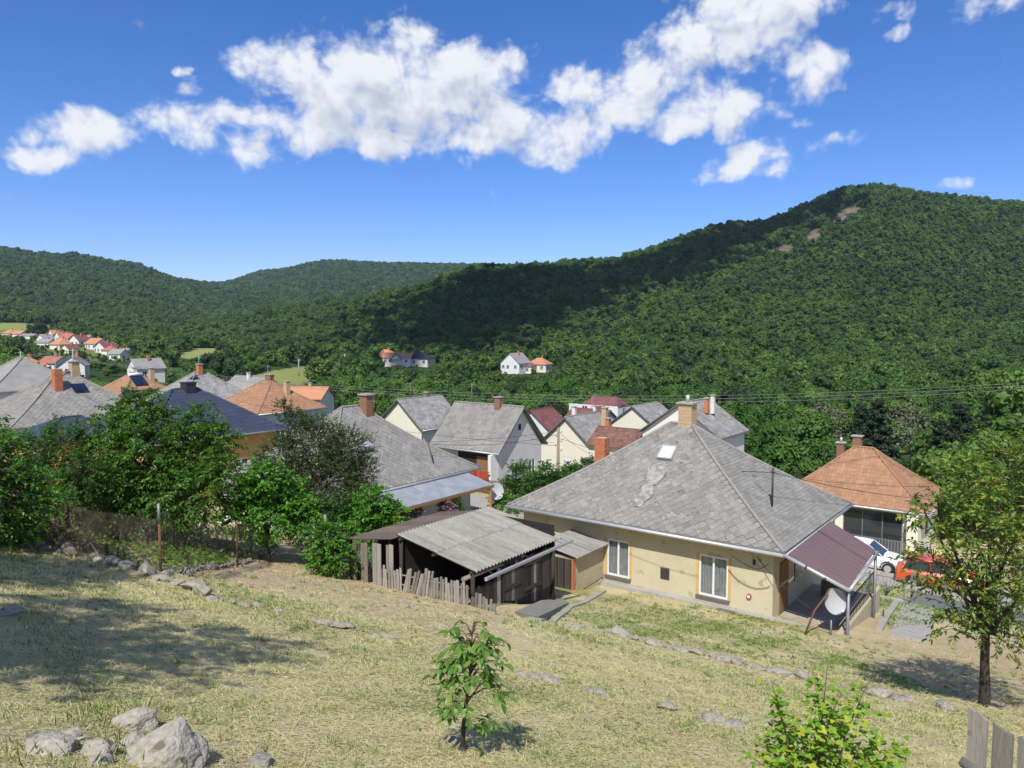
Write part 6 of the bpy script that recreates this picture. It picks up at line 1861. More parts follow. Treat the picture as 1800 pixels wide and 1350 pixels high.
DENSE = 2.1
def spray_tree(name, label, base, lobes, n_sprays, leaf, per, mat, seed, trunk_r=.12, droop=.25, spray=.5, cat='tree', group=None, ratio=.42, stems=1, fork=.3, yellow=0.0, hang=.25, parts=True):
    """trunk, limbs to each lobe, sprays of leaves on twigs. base: world point; lobes: (world centre, radius)"""
    rg = np.random.default_rng(seed); base = Vector(base)
    n_sprays = int(n_sprays * DENSE); leaf = leaf * 1.12
    root = empty(name, base, 0); tag(root, label, cat, group)
    C = np.array([[c.x - base.x, c.y - base.y, c.z - base.z] for c, r in lobes]); Rr = np.array([r for c, r in lobes])
    top = C[:, 2].max()
    wood = MB(); cen = C.mean(0)
    if stems == 1:
        fk = Vector((cen[0] * .35, cen[1] * .35, top * fork))
        wood.tube([(0, 0, -.3), (trunk_r * .2, 0, fk.z * .3), (fk.x * .6, fk.y * .6, fk.z * .65), fk], [trunk_r * 1.25, trunk_r, trunk_r * .85, trunk_r * .75], 9)
        wood.build('trunk', MAT['bark'], root)
        wood = MB()
    for c, r in zip(C, Rr):
        c = Vector(c)
        s0 = fk.copy() if stems == 1 else Vector((rg.normal() * .12, rg.normal() * .12, -.1))
        mid = s0.lerp(c, .5) + Vector(rg.normal(size=3) * r * .25); mid.z += .1 * (c - s0).length * .3
        w0 = trunk_r * (.5 if stems == 1 else .45)
        wood.tube([s0, s0.lerp(mid, .5) + Vector(rg.normal(size=3) * .05), mid, c, c + Vector((0, 0, r * .5))], [w0, w0 * .8, w0 * .55, w0 * .3, w0 * .12], 6)
    # sprays
    wgt = Rr ** 2 / (Rr ** 2).sum()
    li = rg.choice(len(Rr), n_sprays, p=wgt)
    dirs = unit(rg.normal(size=(n_sprays, 3)) + np.array([0, 0, .25]))
    rad = Rr[li] * (.25 + .65 * rg.random(n_sprays) ** .6)
    st = C[li] + dirs * rad[:, None]
    heading = unit(dirs + np.array([0, 0, .35]) + .5 * rg.normal(size=(n_sprays, 3)))
    ln = np.minimum(Rr[li] * spray, .9) * (.6 + .8 * rg.random(n_sprays))
    for k in range(0, n_sprays, 2):
        a = Vector(st[k]); h = Vector(heading[k]); l = ln[k]
        inn = a.lerp(Vector(C[li[k]]), .6)
        wood.tube([inn, a, a + h * l * .6 + Vector((0, 0, -droop * l * .36)), a + h * l + Vector((0, 0, -droop * l))], [.009, .007, .005, .002], 3, cap=False)
    wood.build('branches' if False else 'limbs', MAT['bark'], root, fix=False)['kind'] = 'stuff'
    t = np.tile(np.linspace(.08, 1, per), (n_sprays, 1)) + .05 * rg.normal(size=(n_sprays, per))
    t = np.clip(t, 0, 1.05)
    p = st[:, None, :] + heading[:, None, :] * (ln[:, None] * t)[..., None] + np.array([0, 0, -1.]) * (droop * ln[:, None] * t * t)[..., None]
    sgn = np.where(np.arange(per) % 2 == 0, 1., -1.)[None, :, None]
    side = unit(np.cross(heading, np.array([0, 0, 1.]) + .1 * rg.normal(size=(n_sprays, 3))))[:, None, :]
    d = unit(side * sgn * .9 + heading[:, None, :] * .6 + np.array([0, 0, -hang]) + .35 * rg.normal(size=(n_sprays, per, 3)))
    up = unit(np.array([0, 0, 1.]) + .45 * rg.normal(size=(n_sprays, per, 3)))
    S = unit(np.cross(up, d))
    n = n_sprays * per
    length = leaf * (.65 + .6 * rg.random(n)); 
    V, F = leaf_arrays(p.reshape(-1, 3), d.reshape(-1, 3), S.reshape(-1, 3), length, length * ratio)
    tone = np.clip(.45 + .17 * rg.normal(size=n) + .12 * np.repeat(rg.normal(size=n_sprays), per) + .12 * (t.ravel() - .5), 0, 1 - .22 * (yellow == 0))
    if yellow:
        tone = np.where(rg.random(n) < yellow, .8 + .2 * rg.random(n), np.minimum(tone, .78))
    me = mesh_np('crown', V, F, np.repeat(tone, 2), mat)
    cr = link('crown', me, root)
    return root

def lob(lst, Y, dj=.6, seed=0):
    rg = random.Random(seed + len(lst)); out = []
    for (u, v, r) in lst:
        y = Y + rg.uniform(-1, 1) * dj * max(r / 1350 * Y, .3) * 1.6
        c = P(u, v, y); out.append((c, r / 1350 * y))
    return out
def foot(u, Y):
    p = P(u, 900, Y); return Vector((p.x, p.y, G(p.x, p.y)))

def near_trees():
    T = spray_tree
    T('cherry_tree', 'large glossy cherry tree in front of the blue roof', foot(268, 30), lob([(246, 712, 34), (212, 752, 42), (292, 738, 24), (352, 742, 30), (388, 772, 30), (182, 800, 46), (258, 795, 62), (328, 805, 58), (395, 838, 36), (196, 862, 52), (268, 868, 66), (344, 872, 58), (150, 852, 30), (228, 905, 44), (306, 905, 40)], 30, .9, 1), 1250, .15, 17, MAT['leaf_cherry'], 1, .16, .45, .75, ratio=.40, hang=.6)
    T('hazel_shrub', 'dense dark shrub at the left beside the large cherry tree', foot(92, 28), lob([(62, 800, 42), (112, 788, 46), (150, 830, 38), (90, 855, 52), (40, 855, 40), (138, 880, 36)], 28, 1, 2), 520, .085, 18, MAT['leaf_mid'], 2, .09, .2, .6, 'shrub', ratio=.62, stems=3)
    T('broadleaf_tree', 'broad-leaved tree cut off by the left picture edge above the terrace wall', foot(-40, 19), lob([(4, 815, 52), (32, 875, 44), (-40, 840, 90), (8, 925, 42), (46, 935, 26), (-60, 920, 80)], 19, .8, 3), 420, .105, 14, MAT['leaf_cherry'], 3, .11, .3, .6, ratio=.55, hang=.4)
    T('sapling_shrub', 'thin pale shrub between the left-edge tree and the garden hut', foot(92, 24), lob([(82, 850, 24), (95, 880, 26), (70, 890, 22)], 24, .6, 4), 110, .08, 12, MAT['leaf_bright'], 4, .03, .2, .8, 'shrub', ratio=.5, stems=3)
    T('elder_tree', 'bright green leafy tree over the fence left of the dark plum', foot(470, 29.5), lob([(468, 848, 36), (440, 876, 38), (503, 878, 38), (470, 905, 42), (424, 902, 26), (524, 905, 30)], 29.5, .8, 5), 420, .16, 13, MAT['leaf_bright'], 5, .07, .35, .7, ratio=.45, hang=.55)
    T('plum_tree', 'sparse dark plum tree in front of the slate hip roof', foot(562, 34), lob([(520, 742, 24), (552, 780, 48), (608, 792, 42), (492, 800, 36), (580, 846, 56), (522, 858, 48), (636, 832, 30), (462, 826, 26), (620, 876, 34), (500, 722, 18)], 34, .9, 6), 1150, .088, 16, MAT['leaf_plum'], 6, .11, .1, .6, ratio=.55)
    T('elder_shrub', 'bright shrub beneath the clear plastic porch', foot(662, 31), lob([(660, 886, 28), (692, 910, 28), (632, 915, 32), (664, 930, 34)], 31, .8, 7), 240, .15, 13, MAT['leaf_bright'], 7, .05, .35, .7, 'shrub', ratio=.45, stems=3, hang=.5)
    T('fence_shrub', 'small bright shrub left of the corrugated barrier', foot(578, 27), lob([(572, 945, 26), (590, 978, 28), (566, 985, 24)], 27, .6, 8), 170, .12, 13, MAT['leaf_bright'], 8, .04, .3, .7, 'shrub', ratio=.48, stems=3)
    T('hedge_shrub', 'mid green shrub behind the fence between plum and elder', foot(575, 31.5), lob([(560, 912, 36), (602, 902, 32), (535, 925, 28)], 31.5, .8, 9), 240, .10, 14, MAT['leaf_mid'], 9, .05, .3, .7, 'shrub', ratio=.5, stems=3)
    T('garden_shrub', 'leafy bush in front of the pale gable windows', foot(930, 52), lob([(915, 838, 22), (945, 858, 26), (900, 862, 20), (962, 832, 18), (930, 872, 22)], 52, .8, 10), 320, .16, 12, MAT['leaf_mid'], 10, .06, .2, .7, 'shrub', ratio=.55, stems=3)
    T('garden_shrub', 'leafy bush right of the utility pole under the cream gable', foot(1012, 51), lob([(1008, 838, 20), (1036, 824, 18), (985, 850, 20), (1010, 855, 20)], 51, .8, 11), 260, .16, 12, MAT['leaf_mid'], 11, .06, .2, .7, 'shrub', ratio=.55, stems=3)
    T('roadside_shrub', 'low bright bush on the verge above the shed roof', foot(880, 47), lob([(872, 880, 14), (892, 885, 15), (910, 889, 12)], 47, .8, 12), 110, .14, 12, MAT['leaf_bright'], 12, .03, .2, .7, 'shrub', ratio=.55, stems=3)
    T('lilac_bush', 'purple-flowered bush under the clear plastic porch', foot(724, 41), lob([(718, 905, 10), (732, 898, 9), (706, 912, 8)], 41, .6, 13), 90, .10, 10, MAT['leaf_lilac'], 13, .03, .1, .8, 'bush', ratio=.7, stems=3)
    T('lilac_bush', 'purple-flowered bush at the right end of the plastic porch', foot(785, 42.5), lob([(782, 892, 10), (795, 900, 9)], 42.5, .6, 14), 70, .10, 10, MAT['leaf_lilac'], 14, .03, .1, .8, 'bush', ratio=.7, stems=3)
    T('conifer_bush', 'pointed green bush beside the second satellite dish', foot(806, 43), lob([(806, 884, 8), (806, 896, 12), (806, 908, 13)], 43, .4, 15), 90, .09, 11, MAT['leaf_mid'], 15, .03, .0, .6, 'bush', ratio=.3, stems=1)
    T('fruit_tree', 'old fruit tree with yellowing leaves at the right of the garden', P(1727, 1262, 17.0), lob([(1655, 905, 46), (1702, 862, 54), (1772, 830, 60), (1795, 905, 74), (1640, 985, 44), (1712, 940, 62), (1768, 985, 66), (1680, 1040, 48), (1745, 1070, 52), (1800, 1060, 60), (1690, 1100, 34), (1830, 980, 80), (1850, 870, 80), (1765, 1120, 40), (1625, 900, 26)], 17, 1.0, 16), 440, .115, 14, MAT['leaf_right'], 16, .115, .25, .8, ratio=.42, fork=.36, yellow=.16, hang=.35)
    # the two trees outside the left edge whose shade lies on the lawn
    for k, (x, y, h, lab) in enumerate(((-7.3, 4.1, 6.4, 'leafy tree off the left edge shading the near lawn'), (-12.2, 9.8, 7.2, 'leafy tree off the left edge shading the upper lawn'))):
        z = G(x, y); rg = random.Random(60 + k)
        lb = [(Vector((x + rg.uniform(-1.9, 1.6), y + rg.uniform(-1.9, 1.5), z + h * rg.uniform(.42, .95))), rg.uniform(.9, 1.3)) for _ in range(17)]
        T('shade_tree', lab, (x, y, z), lb, 620, .13, 15, MAT['leaf_cherry'], 70 + k, .17, .35, .7, ratio=.5)
near_trees()

# ------------------------------------------------------------------ young walnut: every leaflet a leaf of its own
def walnut():
    rg = random.Random(12)
    b = on_ground(812, 1322)
    root = empty('walnut_sapling', b, 0); tag(root, 'young walnut tree with large hanging leaves on the dry lawn', 'tree')
    H = 1.28
    q = MB(); tr = [Vector((0, 0, -.1)), Vector((.015, 0, .25)), Vector((.05, .01, .55)), Vector((.09, 0, .85)), Vector((.10, .02, H * .9))]
    q.tube(tr, [.022, .02, .016, .012, .007], 8); q.build('trunk', MAT['bark'], root)
    q = MB(); q.tube([(0, 0, -.05), (0, 0, .06)], [.05, .03], 9); q.build('root_collar', MAT['bark'], root)
    # leaf shapes
    shapes = []
    for k in range(4):
        mb = MB(); L, W = 1, .46 + .05 * k; rows = 6; pr = None
        for i in range(rows + 1):
            t = i / rows; w = W * math.sin(math.pi * min(1, t * .96 + .02)) ** .75 * (1 - .25 * t) * .62
            z = -.34 * t * t * (.6 + .25 * k); f = .10 + .04 * k
            cur = (Vector((t, -w, z + w * f * 1.6)), Vector((t, 0, z)), Vector((t, w, z + w * f * 1.6)))
            if pr: mb.poly((pr[0], pr[1], cur[1], cur[0]), .5, True); mb.poly((pr[1], pr[2], cur[2], cur[1]), .5, True)
            pr = cur
        shapes.append(mb)
    meshes = []
    for s in shapes:
        for t in (.12, .3, .45, .6, .8):
            s.t = [t] * len(s.f); me = s.mesh('leaf'); me.materials.append(MAT['leaf_walnut']); meshes.append(me)
    # branchlets: (height on trunk, azimuth deg, reach, rise)
    br = [(.40, 200, .20, .10), (.46, 20, .34, .20), (.52, -10, .46, .12), (.55, 175, .30, .28), (.62, 60, .22, .25), (.70, 190, .26, .22), (.75, -30, .30, .22), (.82, 120, .18, .2), (.88, 10, .24, .2), (.95, 230, .18, .16), (1.0, -60, .2, .16), (1.06, 80, .12, .16), (.3, 10, .24, .0), (.22, 30, .2, .0), (.5, 270, .3, .1), (.66, 330, .24, .2), (.78, 240, .2, .2), (.9, 300, .2, .18), (.6, 120, .22, .22), (.84, 60, .2, .2), (.98, 150, .16, .16), (.58, 40, .2, .16), (.68, 140, .24, .16), (.72, 280, .2, .16), (.8, 0, .28, .14), (.86, 200, .24, .14), (.64, 215, .22, .1), (.93, 40, .18, .12), (1.02, 250, .14, .1), (.34, 150, .16, .12), (1.12, 170, .14, .12), (1.14, 20, .12, .1)]
    def at(h):
        for a, c in zip(tr[:-1], tr[1:]):
            if a.z <= h <= c.z: return a.lerp(c, (h - a.z) / (c.z - a.z))
        return tr[-1]
    for (h, az, reach, rise) in br:
        a = R(az); s = at(h); d = Vector((math.cos(a), math.sin(a), 0))
        reach *= .72; e = s + d * reach + Vector((0, 0, rise * 1.15)); m = s.lerp(e, .5) + Vector((0, 0, .04))
        q = MB(); q.tube([s, m, e], [.009, .007, .004], 6); bo = q.build('branch', MAT['twig'], root)
        for j in range(rg.choice((2, 3, 4))):
            aa = a + rg.uniform(-1.1, 1.1); dd = Vector((math.cos(aa), math.sin(aa), rg.uniform(-.1, .3))).normalized()
            l = rg.uniform(.12, .19); st = s.lerp(e, rg.uniform(.25, 1))
            en = st + dd * l + Vector((0, 0, -.07))
            q = MB(); q.tube([st, st.lerp(en, .5) + Vector((0, 0, .02)), en], .003, 4); q.build('leaf_stalk', MAT['leaf_walnut'], bo)
            side = dd.cross(Vector((0, 0, 1))).normalized()
            for t, sg in ((.45, -1), (.5, 1), (.75, -1), (.8, 1), (1, 0)):
                p = st.lerp(en, t)
                ld = (dd * (.35 if sg else 1) + side * sg * .9 + Vector((0, 0, rg.uniform(-.75, .05)))).normalized()
                x = ld; z = (Vector((0, 0, 1)) + dd * .3 + Vector((rg.uniform(-.3, .3), rg.uniform(-.3, .3), 0))); y = z.cross(x).normalized(); z = x.cross(y)
                sc = rg.uniform(.052, .092) * (1.2 if not sg else 1)
                o = link('leaf', meshes[rg.randrange(len(meshes))], root)
                o.matrix_local = Matrix.Translation(p) @ Matrix((x, y, z)).transposed().to_4x4() @ Matrix.Scale(sc, 4)
walnut()

# ------------------------------------------------------------------ currant bush: lobed leaves
def currant():
    rg = random.Random(44)
    Y = 6.6; b0 = P(1455, 1350, Y); b = Vector((b0.x, b0.y, G(b0.x, b0.y)))
    root = empty('currant_bush', b, 0); tag(root, 'yellow-green lobed-leaved bush cut by the bottom edge at the right', 'bush')
    def lobed(t):
        mb = MB(); n = 15; c = Vector((.35, 0, 0)); rim = []
        for i in range(n):
            a = -math.pi + 2 * math.pi * i / n + .2
            r = .5 * (1 + .28 * math.cos(3 * a)) * (1 + .08 * (i % 2))
            rim.append(Vector((.42 + r * math.cos(a), r * math.sin(a) * 1.02, .10 * abs(math.sin(a)) - .10 * r * r)))
        for i in range(n): mb.poly((c, rim[i], rim[(i + 1) % n]), t, True)
        me = mb.mesh('leaf'); me.materials.append(MAT['leaf_bush']); return me
    ms = [lobed(t) for t in (.05, .2, .3, .38, .45, .5, .55, .62, .72, .9)]
    stems = []
    for (u, v) in ((1355, 1195), (1385, 1330), (1430, 1180), (1455, 1160), (1480, 1215), (1500, 1240), (1530, 1190), (1545, 1280), (1590, 1305), (1340, 1300), (1400, 1262), (1462, 1270), (1515, 1300), (1320, 1330), (1565, 1330), (1430, 1310), (1475, 1325), (1372, 1255)):
        e = P(u, v, Y + rg.uniform(-.35, .35)) - b
        s = Vector((rg.uniform(-.15, .15) + e.x * .25, rg.uniform(-.12, .12), 0))
        m = s.lerp(e, .55) + Vector((rg.uniform(-.05, .05), rg.uniform(-.05, .05), .08))
        stems.append((s, m, e))
        q = MB(); q.tube([s, s.lerp(m, .5), m, m.lerp(e, .5) + Vector((.01, .01, .01)), e], [.012, .010, .008, .005, .003], 5); q.build('stem', MAT['twig'], root)
    cnt = 0; V, F, T = [], [], []
    rest = MB()
    for (s, m, e) in stems:
        for k in range(80):
            t = .22 + .70 * rg.random() ** .7
            p = s.lerp(m, t * 2) if t < .5 else m.lerp(e, t * 2 - 1)
            p = p + Vector((rg.gauss(0, .075), rg.gauss(0, .075), rg.gauss(0, .05)))
            a = rg.uniform(0, 6.28); x = Vector((math.cos(a), math.sin(a), rg.uniform(-.5, .2))).normalized()
            z = Vector((rg.gauss(0, .35), rg.gauss(0, .35) - .25, 1)); y = z.cross(x).normalized(); z = x.cross(y)
            sc = rg.uniform(.03, .064)
            mt = ms[min(9, max(0, int(rg.gauss(4.2, 1.9))))] if rg.random() > .12 else ms[8 + rg.randrange(2)]
            M = Matrix.Translation(p) @ Matrix((x, y, z)).transposed().to_4x4() @ Matrix.Scale(sc, 4)
            if cnt < 300:
                o = link('leaf', mt, root); o.matrix_local = M
            else:
                for pol in mt.polygons: rest.poly([M @ mt.vertices[i].co for i in pol.vertices], mt.attributes['tone'].data[0].value)
            cnt += 1
    o = rest.build('foliage', MAT['leaf_bush'], root, fix=False); o['kind'] = 'stuff'
currant()

# ------------------------------------------------------------------ prototype crowns for the woods
def crown_mesh(name, seed, h, rx, n, size, mat, kind='round', core=True):
    """crown of leaf-clump faces on many lobes, with limbs; stands on z = 0"""
    rg = np.random.default_rng(seed)
    K = 16 if kind != 'pine' else 22
    if kind == 'round':
        a = rg.random(K) * 6.283; zz = h * (.34 + .52 * rg.random(K)); rr = rx * .62 * np.sqrt(rg.random(K)) * np.sqrt(np.clip(1 - ((zz / h - .58) / .55) ** 2, .12, 1))
        C = np.stack([rr * np.cos(a), rr * np.sin(a), zz], 1); r = rx * (.28 + .22 * rg.random(K))
    elif kind == 'tall':
        a = rg.random(K) * 6.283; zz = h * (.2 + .72 * np.linspace(0, 1, K)); rr = rx * .5 * rg.random(K) * (1.1 - zz / h)
        C = np.stack([rr * np.cos(a), rr * np.sin(a), zz], 1); r = rx * (.5 - .3 * zz / h) * (.8 + .4 * rg.random(K))
    else:
        a = np.arange(K) * 2.4; f = np.linspace(.28, .97, K); rr = rx * .62 * (1.05 - f) ** .8 * (.6 + .6 * rg.random(K))
        C = np.stack([rr * np.cos(a), rr * np.sin(a), h * f], 1); r = rx * (.42 - .24 * f) * (.8 + .4 * rg.random(K))
    w = r ** 2 / (r ** 2).sum(); li = rg.choice(K, n, p=w)
    d = unit(rg.normal(size=(n, 3)) + np.array([0, 0, .3]))
    flat = .55 if kind == 'pine' else .85
    p = C[li] + d * (r[li] * (.72 + .38 * rg.random(n)))[:, None] * np.array([1, 1, flat])
    up = unit(d + .55 * rg.normal(size=(n, 3)) + np.array([0, 0, .5]))
    t = unit(np.cross(up, rg.normal(size=(n, 3)))); s = np.cross(up, t)
    L = size * (.6 + .8 * rg.random(n))
    V, F = leaf_arrays(p - t * L[:, None] * .5, t, s, L, L * (.85 if kind != 'pine' else .45), .15, .2)
    tone = np.repeat(np.clip(.45 + .2 * rg.normal(size=n) + .1 * rg.normal(size=K)[li], 0, 1), 2)
    if core:
        bm = bmesh.new(); bmesh.ops.create_icosphere(bm, subdivisions=1, radius=1)
        iv = np.array([v.co[:] for v in bm.verts]); fi = np.array([[v.index for v in f.verts] for f in bm.faces]); bm.free()
        vs_, fs_ = [V], [F]; off = len(V)
        for c, q in zip(C, r):
            vs_.append(c + iv * (q * .74 * (1 + .15 * rg.normal(size=(len(iv), 1)))) * np.array([1, 1, flat])); fs_.append(fi + off); off += len(iv)
        V = np.concatenate(vs_); nf = len(F); F = np.concatenate(fs_)
        tone = np.concatenate([tone, np.full(len(F) - nf, .3)])
    return mesh_np(name, V, F, tone, mat), C, r

def trunk_mesh(seed, h, C, r0, mat):
    rg = random.Random(seed); q = MB()
    q.tube([(0, 0, -.8), (.05 * h * rg.uniform(-1, 1) * .3, 0, h * .3), (0, 0, h * .75)], [r0, r0 * .75, r0 * .3], 7)
    for c in C[::3]:
        s = Vector((0, 0, c[2] * .6)); q.tube([s, s.lerp(Vector(c), .5) + Vector((0, 0, .2)), c], [r0 * .35, r0 * .22, r0 * .08], 5, cap=False)
    me = q.mesh('trunk'); me.materials.append(mat); return me

PROTO = {}
def protos():
    for key, kind, h, rx, n, size, mat, cnt in (('round', 'round', 8.0, 3.6, 2600, .40, 'crown_a', 4), ('pale', 'round', 7.0, 3.2, 2400, .36, 'crown_b', 3), ('dark', 'round', 8.5, 3.8, 2400, .42, 'crown_dark', 2), ('tall', 'tall', 11, 2.4, 2200, .36, 'crown_a', 2), ('pine', 'pine', 10, 3.2, 3000, .42, 'crown_pine', 2), ('shrub', 'round', 3.4, 2.4, 1300, .26, 'crown_b', 3), ('dry', 'round', 8, 2.8, 620, .26, 'crown_grey', 1)):
        L = []
        for k in range(cnt):
            me, C, r = crown_mesh('crown', hash_(key) + k * 17, h, rx, n, size, MAT[mat], kind, key != 'dry')
            L.append((me, trunk_mesh(k, h, C, .16 if key != 'shrub' else .06, MAT['bark'] if key != 'dry' else MAT['grey_wood']), h, rx))
        PROTO[key] = L
def hash_(s): return sum(ord(c) * (i + 3) for i, c in enumerate(s))
protos()

def wood_tree(kind, k, x, y, sc, rz, label, group, name=None, z=None):
    me, tm, h, rx = PROTO[kind][k % len(PROTO[kind])]
    root = empty(name or {'pine': 'pine_tree', 'shrub': 'shrub', 'dry': 'dead_tree', 'tall': 'poplar_tree'}.get(kind, 'broadleaf_tree'), (x, y, G(x, y) if z is None else z), rz)
    root.scale = (sc, sc, sc * (.92 + .16 * ((k * 37) % 10) / 10))
    tag(root, label, 'shrub' if kind == 'shrub' else 'tree', group)
    link('crown', me, root); link('trunk', tm, root)
    return root

HOUSES = [(o.location.x, o.location.y, o) for o in list(bpy.data.objects) if o.get('category') in ('house', 'annex', 'outbuilding')]
def clear_of_houses(x, y, pad):
    for hx, hy, o in HOUSES:
        c = o.matrix_basis @ Vector((-5, 4.5, 0)) if o.location.y < 90 else o.matrix_basis @ Vector((-4, 4, 0))
        if (c.x - x) ** 2 + (c.y - y) ** 2 < (6.5 + pad) ** 2: return False
    return True
# places that stay open to view: (u0, v0, u1, v1, only for trees nearer than)
OPEN = [(664, 612, 762, 650, 325), (878, 618, 966, 655, 325), (395, 640, 556, 684, 245), (312, 606, 402, 632, 380), (140, 628, 180, 652, 235), (225, 636, 290, 660, 225), (20, 626, 62, 650, 195), (1036, 700, 1128, 770, 110), (685, 705, 1010, 800, 100), (0, 640, 560, 760, 62), (170, 655, 250, 700, 85), (395, 668, 575, 730, 78), (280, 655, 400, 705, 78), (1086, 722, 1190, 765, 85), (1220, 730, 1285, 770, 60), (1410, 780, 1665, 960, 52)]
for hx, hy, o in HOUSES:
    if hy > 180:
        u_, v_ = uv_of(hx, hy, o.location.z); s_ = 1350 / hy
        OPEN.append((u_ - 9 * s_, v_ - 7 * s_, u_ + 6 * s_, v_ - 1.0 * s_, hy - 3))
def hides(x, y, z, h, rx):
    u, v = uv_of(x, y, z + h); w = rx / y * 1350
    _, vb = uv_of(x, y, z)
    for u0, v0, u1, v1, ym in OPEN:
        if y < ym and u + w * .75 > u0 and u - w * .75 < u1 and v < v1 - 3 and vb > v0: return True
    return False

LANDMARK = [(60, 'the grey pyramid roof'), (160, 'the two brick chimneys'), (260, 'the solar-panel roof'), (350, 'the square blue-roof chimney'), (450, 'the grey ridge roof'), (560, 'the orange hip roof'), (680, 'the long slate porch house'), (780, 'the cream gable cottage'), (900, 'the red-balcony house'), (1000, 'the red-brown gable'), (1120, 'the burgundy villa'), (1230, 'the buff main chimney'), (1330, 'the half-hidden grey gable'), (1430, 'the thin roof mast'), (1560, 'the orange tiled house'), (1700, 'the red car'), (9999, 'the fruit tree crown')]
def zone_of(u, y):
    lm = next(n for e, n in LANDMARK if u < e)
    return ('just behind ' if y < 78 else 'some way behind ' if y < 112 else 'far behind ') + lm
def mid_wood():
    rg = random.Random(99)
    desc = {'round': 'mid green rounded tree', 'pale': 'light green rounded tree', 'dark': 'dark green dense tree', 'tall': 'slim tall tree', 'shrub': 'low light green shrub', 'pine': 'dark pine'}
    # trees the photograph shows singly: (u, top v, distance, kind, label)
    for k, (u, vt, Y, kind, lab) in enumerate(((1545, 690, 92, 'pine', 'broad dark pine above the orange roof'), (1515, 712, 96, 'pine', 'dark pine left of the broad one above the orange roof'), (1690, 705, 80, 'pine', 'large dark pine behind the fruit tree'), (1735, 720, 84, 'pine', 'second dark pine behind the fruit tree'), (1655, 745, 74, 'pine', 'lower dark pine right of the orange roof'),
                                      (1606, 700, 90, 'dry', 'grey leafless tree between the dark pines'), (1465, 695, 100, 'dry', 'pale dry-topped tree left of the dark pines'), (1790, 645, 110, 'pale', 'pale willow-like tree at the right edge'), (1710, 640, 140, 'tall', 'feathery conifer below the dark hill wood'), (1080, 688, 125, 'pine', 'dark pine behind the burgundy villa'), (1175, 706, 105, 'pine', 'dark pine between the burgundy villa and main chimney'), (1020, 700, 128, 'tall', 'slender tree left of the burgundy villa'),
                                      (395, 612, 200, 'dark', 'big dark tree left of the valley meadow'), (412, 622, 195, 'dark', 'dark tree beside the valley meadow edge'), (375, 620, 205, 'dark', 'dark round tree above the grey ridge roof'), (72, 566, 470, 'dark', 'dark tree over the far row roofs'), (57, 568, 475, 'dark', 'dark tree left of the far row gables'), (655, 606, 290, 'round', 'round tree left of the orange hillside house'), (20, 626, 95, 'pale', 'yellow-green tree at the left picture edge'), (1735, 742, 58, 'pale', 'bright yellow-green tree behind the fruit tree'), (1795, 700, 62, 'pale', 'tall pale tree at the right picture edge behind the fruit tree'), (1665, 790, 56, 'pale', 'low bright tree right of the orange tiled house'))):
        me, tm, h, rx = PROTO[kind][k % len(PROTO[kind])]
        p = P(u, vt, Y); z = G(p.x, p.y); sc = max(.5, (p.z - z) / h)
        wood_tree(kind, k, p.x, p.y, sc, k * 1.3, lab, None)
    n = 0; pts = []; made = {}
    tries = 0
    while n < 205 and tries < 20000:
        tries += 1
        Y = math.sqrt(rg.uniform(57 ** 2, 150 ** 2)); u = rg.uniform(-60, 1860)
        if u > 1250 and rg.random() < .0: continue
        x = (u - 900) / 1350 * Y
        s = .47 * x + .88 * Y
        if s < 54 or not clear_of_houses(x, Y, 1.5): continue
        kind = rg.choices(('round', 'pale', 'dark', 'tall', 'shrub'), (24, 36, 8, 6, 26) if Y > 72 else (14, 16, 4, 0, 66))[0]
        me, tm, h, rx = PROTO[kind][0]
        sc = rg.uniform(.6, 1.05) * (.85 if Y < 90 else 1)
        z = G(x, Y)
        if hides(x, Y, z, h * sc, rx * sc): 
            kind = 'shrub'; me, tm, h, rx = PROTO[kind][0]; sc = rg.uniform(.5, .9)
            if hides(x, Y, z, h * sc, rx * sc): continue
        if any((x - a) ** 2 + (Y - b) ** 2 < (1.55 * (rx * sc + c) * .5) ** 2 for a, b, c in pts): continue
        pts.append((x, Y, rx * sc)); n += 1
        o = wood_tree(kind, n, x, Y, sc, rg.uniform(0, 6.28), desc[kind] + ' ' + zone_of(u, Y), desc[kind] + 's of the valley')
        made.setdefault(o['label'], []).append((u, o))
    for lab, os_ in made.items():
        if len(os_) < 2: continue
        os_.sort(key=lambda t: t[0])
        for k, (u, o) in enumerate(os_):
            o['label'] = lab + ', ' + ('leftmost there' if k == 0 else 'rightmost there' if k == len(os_) - 1 else ('second', 'third', 'fourth', 'fifth', 'sixth', 'seventh', 'eighth', 'ninth', 'tenth', 'eleventh', 'twelfth', 'thirteenth', 'fourteenth')[min(k - 1, 12)] + ' from the left')
    return pts
MIDPTS = mid_wood()

